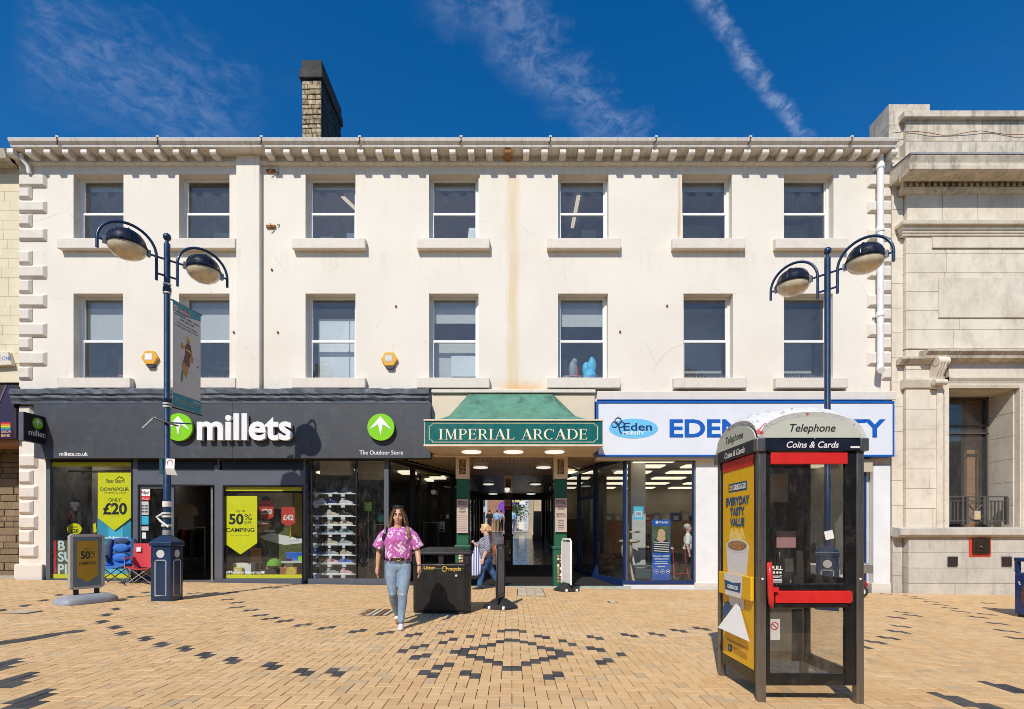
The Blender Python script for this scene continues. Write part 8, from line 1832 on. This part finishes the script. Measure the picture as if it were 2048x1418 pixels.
def jeans1(m):
    m.ell((0,0.0,0.945),(0.165,0.118,0.075)); m.ell((0,0.02,0.86),(0.18,0.128,0.10))
    m.chain([((0.085,0.005,0.85),0.104),((0.088,-0.065,0.66),0.088),((0.074,-0.13,0.47),0.064),((0.070,-0.14,0.36),0.063),((0.055,-0.19,0.15),0.047),((0.053,-0.20,0.115),0.047)])
    m.chain([((-0.085,0.0,0.85),0.104),((-0.085,-0.035,0.66),0.088),((-0.07,-0.055,0.48),0.064),((-0.062,0.03,0.37),0.063),((-0.030,0.17,0.18),0.047),((-0.026,0.19,0.15),0.046)])
jn = fused('jeans','jeans_light',W1,jeans1,0.010,3)
for s_, y_, z_ in ((1,-0.193,0.475),(-1,-0.118,0.485)):
    for dz_ in (0.0,0.02): m = MB(); m.tube([(s_*0.074-0.05,y_+0.03,z_+dz_),(s_*0.074,y_-0.002,z_+dz_+0.006),(s_*0.074+0.05,y_+0.03,z_+dz_-0.004)],0.005,5); m.build('frayed_rip','paper',jn,world=False)
def shoe(m, x, y, z, pitch):
    q = Matrix.Rotation(pitch, 3, 'X')
    for a, b, r_ in ((0.05,0.045,(0.036,0.045,0.045)),(-0.02,0.04,(0.042,0.06,0.040)),(-0.10,0.028,(0.042,0.055,0.030)),(0.03,0.075,(0.036,0.038,0.035))): p = q @ Vector((0,a,b)); m.ell((x+p.x,y+p.y,z+p.z),r_,12,8,q)
    for a in (0.06,-0.02,-0.10): p = q @ Vector((0,a,0.012)); m.ell((x+p.x,y+p.y,z+p.z),(0.045,0.055,0.014),12,8,q)
fused('shoe','trainer',W1,lambda m: shoe(m,0.053,-0.21,0.002,0.0),0.008,2); fused('shoe','trainer',W1,lambda m: shoe(m,-0.026,0.175,0.045,R(-22)),0.008,2)
def hair1(m):
    x, y, z = HC
    m.ell((x,y+0.035,z+0.035),(0.092,0.092,0.098)); m.ell((x,y+0.05,z-0.02),(0.095,0.07,0.11))
    for s_ in (-1,1):
        m.chain([((x+s_*0.05,y-0.045,z+0.085),0.026),((x+s_*0.084,y-0.03,z+0.035),0.024),((x+s_*0.098,y-0.015,z-0.06),0.027),((x+s_*0.112,y+0.0,z-0.14),0.033),((x+s_*0.125,y+0.02,z-0.20),0.036)],10)
        m.chain([((x+s_*0.08,y+0.05,z+0.0),0.045),((x+s_*0.10,y+0.06,z-0.12),0.05),((x+s_*0.11,y+0.07,z-0.24),0.045)],10)
    m.chain([((x,y+0.08,z-0.05),0.06),((x,y+0.09,z-0.25),0.07)],10)
fused('hair','hair_brown',W1,hair1,0.009,2)
def tips1(m):
    x, y, z = HC
    m.chain([((x+0.128,y-0.02,z-0.17),0.030),((x+0.150,y-0.055,z-0.24),0.034),((x+0.165,y-0.065,z-0.31),0.022)],10); m.chain([((x-0.115,y-0.005,z-0.12),0.028),((x-0.135,y+0.01,z-0.20),0.032),((x-0.145,y+0.02,z-0.24),0.022)],10)
    for s_ in (-1,1): m.chain([((x+s_*0.03,y-0.075,z+0.085),0.009),((x+s_*0.068,y-0.062,z+0.045),0.010),((x+s_*0.086,y-0.040,z-0.03),0.010),((x+s_*0.10,y-0.035,z-0.10),0.012)],8)
fused('hair_ends','hair_tips',W1,tips1,0.008,2)
m = MB(); x, y, z = HC; m.tube([(x-0.075,y-0.02,z+0.125),(x-0.04,y-0.055,z+0.132),(x,y-0.062,z+0.135),(x+0.04,y-0.055,z+0.132),(x+0.075,y-0.02,z+0.125)],[0.010,0.018,0.012,0.018,0.010],8); m.build('sunglasses','ink',W1,world=False,smooth=60)
m = MB(); m.lathe([(0.172,0),(0.174,0.035)],(0,0.0,0.955),24,1.0,0.74); m.build('belt','bag_black',W1,world=False,smooth=40)
m = MB(); m.box(-0.055,-0.045,-0.142,-0.130,0.955,0.99); m.box(-0.035,-0.025,-0.142,-0.130,0.955,0.99); m.tube([(-0.01,-0.135,0.99),(0.03,-0.137,0.99),(0.045,-0.136,0.972),(0.03,-0.137,0.955),(-0.01,-0.135,0.955)],0.006,5); m.build('buckle','gold',W1,world=False)
for s_ in (-1,1): m = MB(); m.ell((HC[0]+s_*0.083,HC[1]-0.005,HC[2]-0.05),0.008,8,6); m.build('earring','paper',W1,world=False)
m = MB(); m.lathe([(0.030,0),(0.030,0.014)],(0.298,-0.095,0.880),12); m.build('bracelet','ink',W1,world=False)
t = thing('shoulder_bag', 'black shoulder bag hanging under the walking woman arm', 'bag', (-1.63,7.52,gz(-1.63)), R(8))
fused('pouch','bag_black',t,lambda m:(m.ell((-0.205,0.05,1.07),(0.045,0.12,0.13)),m.ell((-0.205,0.05,1.15),(0.035,0.10,0.09))),0.012,2)
m = MB(); m.tube([(-0.21,-0.02,1.16),(-0.20,-0.07,1.28),(-0.165,-0.075,1.385),(-0.15,0.0,1.43),(-0.165,0.075,1.38),(-0.20,0.11,1.2)],0.020,8,flat=0.5); m.build('strap','bag_black',t,world=False,smooth=60)
m = MB(); m.box(-0.19,-0.165,-0.098,-0.090,1.33,1.40); m.build('strap_buckle','tube_silver',t,world=False)
# --- older woman walking left with a striped bag
W2 = thing('person', 'older blonde woman in dotted navy blouse and blue jeans walking left', 'person', (PX(972,12.78),12.78,0.0), R(-88))
H2 = (0.0,-0.035,1.475)
def body2(m):
    head_fill(m, H2, 1.02); m.chain([((0,0.02,1.30),0.060),((0,-0.01,1.40),0.058)])
    m.chain([((0.20,0.03,1.20),0.055),((0.26,0.05,1.02),0.050),((0.27,0.03,0.96),0.046),((0.255,-0.06,0.78),0.030)]); hand(m,(0.255,-0.06,0.78),(0,-0.2,-1),1)
    m.chain([((-0.20,0.0,1.20),0.055),((-0.24,-0.06,1.00),0.050),((-0.20,-0.24,1.08),0.036),((-0.18,-0.30,1.13),0.028)]); 
    m.ell((-0.17,-0.315,1.155),(0.035,0.032,0.040))
    for k in range(4): m.chain([((-0.195+0.018*k,-0.335,1.175),0.011),((-0.19+0.018*k,-0.355,1.155),0.011),((-0.185+0.017*k,-0.335,1.135),0.010)],7)
    m.chain([((-0.14,-0.31,1.15),0.012),((-0.14,-0.34,1.165),0.010)],7); m.ell((0,0,1.0),(0.14,0.13,0.25))
sk2 = fused('body','skin_pale',W2,body2,0.0085,2); face_bits(sk2, H2, brow='hair_blonde')
def blouse(m):
    m.ell((0,-0.03,1.08),(0.20,0.175,0.20)); m.ell((0,-0.02,0.92),(0.205,0.185,0.18)); m.ell((0,0.0,0.80),(0.20,0.175,0.08)); m.chain([((-0.16,0.02,1.235),0.075),((0,0.03,1.265),0.07),((0.16,0.02,1.235),0.075)])
    m.chain([((0.18,0.02,1.23),0.080),((0.245,0.045,1.08),0.078),((0.265,0.045,0.985),0.072)]); m.chain([((-0.18,0.02,1.23),0.080),((-0.235,-0.03,1.05),0.076),((-0.235,-0.08,1.01),0.070)])
fused('blouse','blouse_dots',W2,blouse,0.012,3)
fused('jeans','jeans_blue',W2,lambda m:(m.ell((0,0.01,0.77),(0.19,0.165,0.12)),m.chain([((0.095,-0.01,0.72),0.115),((0.095,-0.10,0.45),0.085),((0.09,-0.15,0.12),0.066)]),m.chain([((-0.095,0.02,0.72),0.115),((-0.095,0.13,0.44),0.085),((-0.09,0.32,0.16),0.064)])),0.013,3)
for x_, y_, z_, p_ in ((0.09,-0.18,0.0,0.0),(-0.09,0.33,0.04,R(-25))): fused('shoe','shoe_black',W2,lambda m,x_=x_,y_=y_,z_=z_,p_=p_: shoe(m,x_,y_,z_,p_),0.010,2)
def hair2(m):
    x, y, z = H2; m.ell((x,y+0.03,z+0.035),(0.090,0.105,0.095)); m.ell((x,y+0.075,z-0.02),(0.080,0.06,0.08)); m.ell((x,y+0.135,z-0.03),(0.045,0.045,0.05)); m.ell((x,y-0.055,z+0.085),(0.06,0.04,0.03))
    for k in range(5): m.ell((x+0.03*math.sin(k*2),y+0.155+0.01*math.cos(k),z-0.05+0.02*k),(0.025,0.03,0.022))
fused('hair','hair_blonde',W2,hair2,0.010,1)
t = thing('shoulder_bag', 'tan leather bag with strap behind the older woman', 'bag', (PX(972,12.78),12.78,0.0), R(-88))
m = MB(); m.tube([(0.10,-0.14,1.05),(0.15,-0.06,1.25),(0.17,0.03,1.315),(0.20,0.13,1.1),(0.20,0.20,0.95)],0.012,6); m.build('strap','tan_leather',t,world=False,smooth=60); fused('pouch','tan_leather',t,lambda m:m.ell((0.12,0.24,0.95),(0.09,0.07,0.14)),0.015,2)
t = thing('carrier_bag', 'blue and white striped carrier bag held by the older woman', 'bag', (PX(953,12.80),12.60,0.0), 0)
m = MB(); zt_ = 1.04; prof = [(0.04,0.02,zt_),(0.10,0.05,0.85),(0.155,0.08,0.66),(0.16,0.085,0.52),(0.15,0.08,0.40),(0.13,0.07,0.36)]
vs, fs = [], []; n = 20
for i, (a, b, z_) in enumerate(prof):
    for k in range(n): ang = 2*math.pi*k/n; rr_ = 1+0.10*math.sin(3*ang+i); vs.append((-0.03*(i-1)*0.4+a*math.copysign(abs(math.cos(ang))**0.6,math.cos(ang))*rr_, b*math.copysign(abs(math.sin(ang))**0.6,math.sin(ang))*rr_, z_))
for i in range(len(prof)-1):
    for k in range(n): fs.append((i*n+k,i*n+(k+1)%n,(i+1)*n+(k+1)%n,(i+1)*n+k))
fs.append(tuple(range((len(prof)-1)*n,len(prof)*n))); m.add(vs,fs); m.build('sack','bag_stripe',t,world=False,smooth=60)
for s_ in (-1,1): m = MB(); m.tube([(0.03*s_+0.01,0,1.02),(0.045*s_+0.02,0.0,1.11),(0.02,0.0,1.155)],0.010,6); m.build('handle','bag_stripe',t,world=False)
# --- small figures far away and in the shop
def far_person(lab, x, y, z, rz, top, trousers, hair, s=1.0, sit=False):
    t = thing('person', lab, 'person', (x,y,z), rz); t.scale = (s,s,s)
    sk_ = fused('body','skin_pale',t,lambda m:(head_fill(m,(0,0,1.56)),m.chain([((0,0.01,1.38),0.055),((0,0,1.48),0.05)]),m.chain([((-0.2,0,1.3),0.045),((-0.26,0.02,1.08),0.04),((-0.27,-0.04,0.85),0.03)]),m.chain([((0.2,0,1.3),0.045),((0.26,0.02,1.08),0.04),((0.27,-0.04,0.85),0.03)]),m.ell((-0.275,-0.05,0.78),(0.02,0.035,0.06)),m.ell((0.275,-0.05,0.78),(0.02,0.035,0.06))),0.014,2)
    if y < 20: face_bits(sk_, (0,0,1.56))
    fused('top',top,t,lambda m:(m.ell((0,0,1.2),(0.19,0.13,0.2)),m.ell((0,0,1.02),(0.18,0.13,0.16)),m.chain([((-0.16,0,1.35),0.07),((-0.24,0.01,1.12),0.07)]),m.chain([((0.16,0,1.35),0.07),((0.24,0.01,1.12),0.07)]),m.chain([((-0.16,0,1.36),0.06),((0.16,0,1.36),0.06)])),0.016,2)
    fused('trousers',trousers,t,lambda m:(m.ell((0,0,0.9),(0.175,0.13,0.1)),m.chain([((0.09,0,0.85),0.1),((0.09,-0.1,0.45),0.075),((0.09,-0.1,0.06),0.055)]),m.chain([((-0.09,0,0.85),0.1),((-0.09,0.08,0.45),0.075),((-0.09,0.2,0.08),0.055)])),0.016,2)
    fused('hair',hair,t,lambda m:(m.ell((0,0.025,1.60),(0.088,0.10,0.09)),),0.014,1)
    fused('shoes','shoe_black',t,lambda m:(m.ell((0.09,-0.14,0.035),(0.045,0.12,0.04)),m.ell((-0.09,0.17,0.045),(0.045,0.12,0.04))),0.014,1)
zf = fz(36)+0.02
far_person('distant person in pale blue shirt and khaki trousers beyond the passage', PX(994,40), 40, zf, R(180), 'cloth_sky', 'cloth_khaki', 'hair_dark')
far_person('distant person in pink top with grey backpack beyond the passage', PX(1002,41), 41, zf, R(180), 'cloth_pink', 'cloth_black', 'hair_dark')
far_person('distant person dressed in black at left beyond the passage', PX(979,40), 40, zf, R(170), 'cloth_black', 'cloth_black', 'hair_dark')
far_person('distant person in blue top beside the black pillar beyond the passage', PX(1025,39), 39, zf, R(180), 'cloth_sky', 'jeans_blue', 'hair_dark')
far_person('grey haired person in white shirt bending inside the mobility shop', PX(1376,14.6), 14.6, 0.0, R(70), 'paper', 'cloth_black', 'hair_grey', 0.97)
t = thing('backpack', 'grey backpack on the distant person beyond the passage', 'bag', (PX(1002,41),40.8,zf)); fused('pack','base_grey',t,lambda m:m.ell((0,0,1.15),(0.17,0.12,0.24)),0.03,2)
# greenery far beyond the passage
t = thing('street_tree', 'small leafy tree far beyond the passage', 'tree', (PX(1031,52),54,z0f)); m = MB(); m.tube([(PX(1031,52),54,z0f),(PX(1031,52)+0.1,54,z0f+1.8),(PX(1031,52),54,z0f+2.6)],[0.12,0.09,0.05],8); m.build('trunk','wood',t)
m = MB(); rr = random.Random(4)
for k in range(700):
    a = Vector((rr.gauss(0,0.55),rr.gauss(0,0.55),rr.gauss(0,0.65))); c = Vector((PX(1031,52),54,z0f+2.4)) + a; u_ = Vector((rr.gauss(0,1),rr.gauss(0,1),rr.gauss(0,1))).normalized()*0.12; v_ = u_.orthogonal().normalized()*0.07; m.add([c-u_,c+v_,c+u_,c-v_],[(0,1,2,3)])
m.build('crown','leaf',t)

# passers-by just outside the frame, whose shadows reach in
far_person('person in black walking just outside the left edge, shadow on the paving', -6.2, 5.25, gz(-6.2), R(90), 'cloth_black', 'jeans_blue', 'hair_dark')
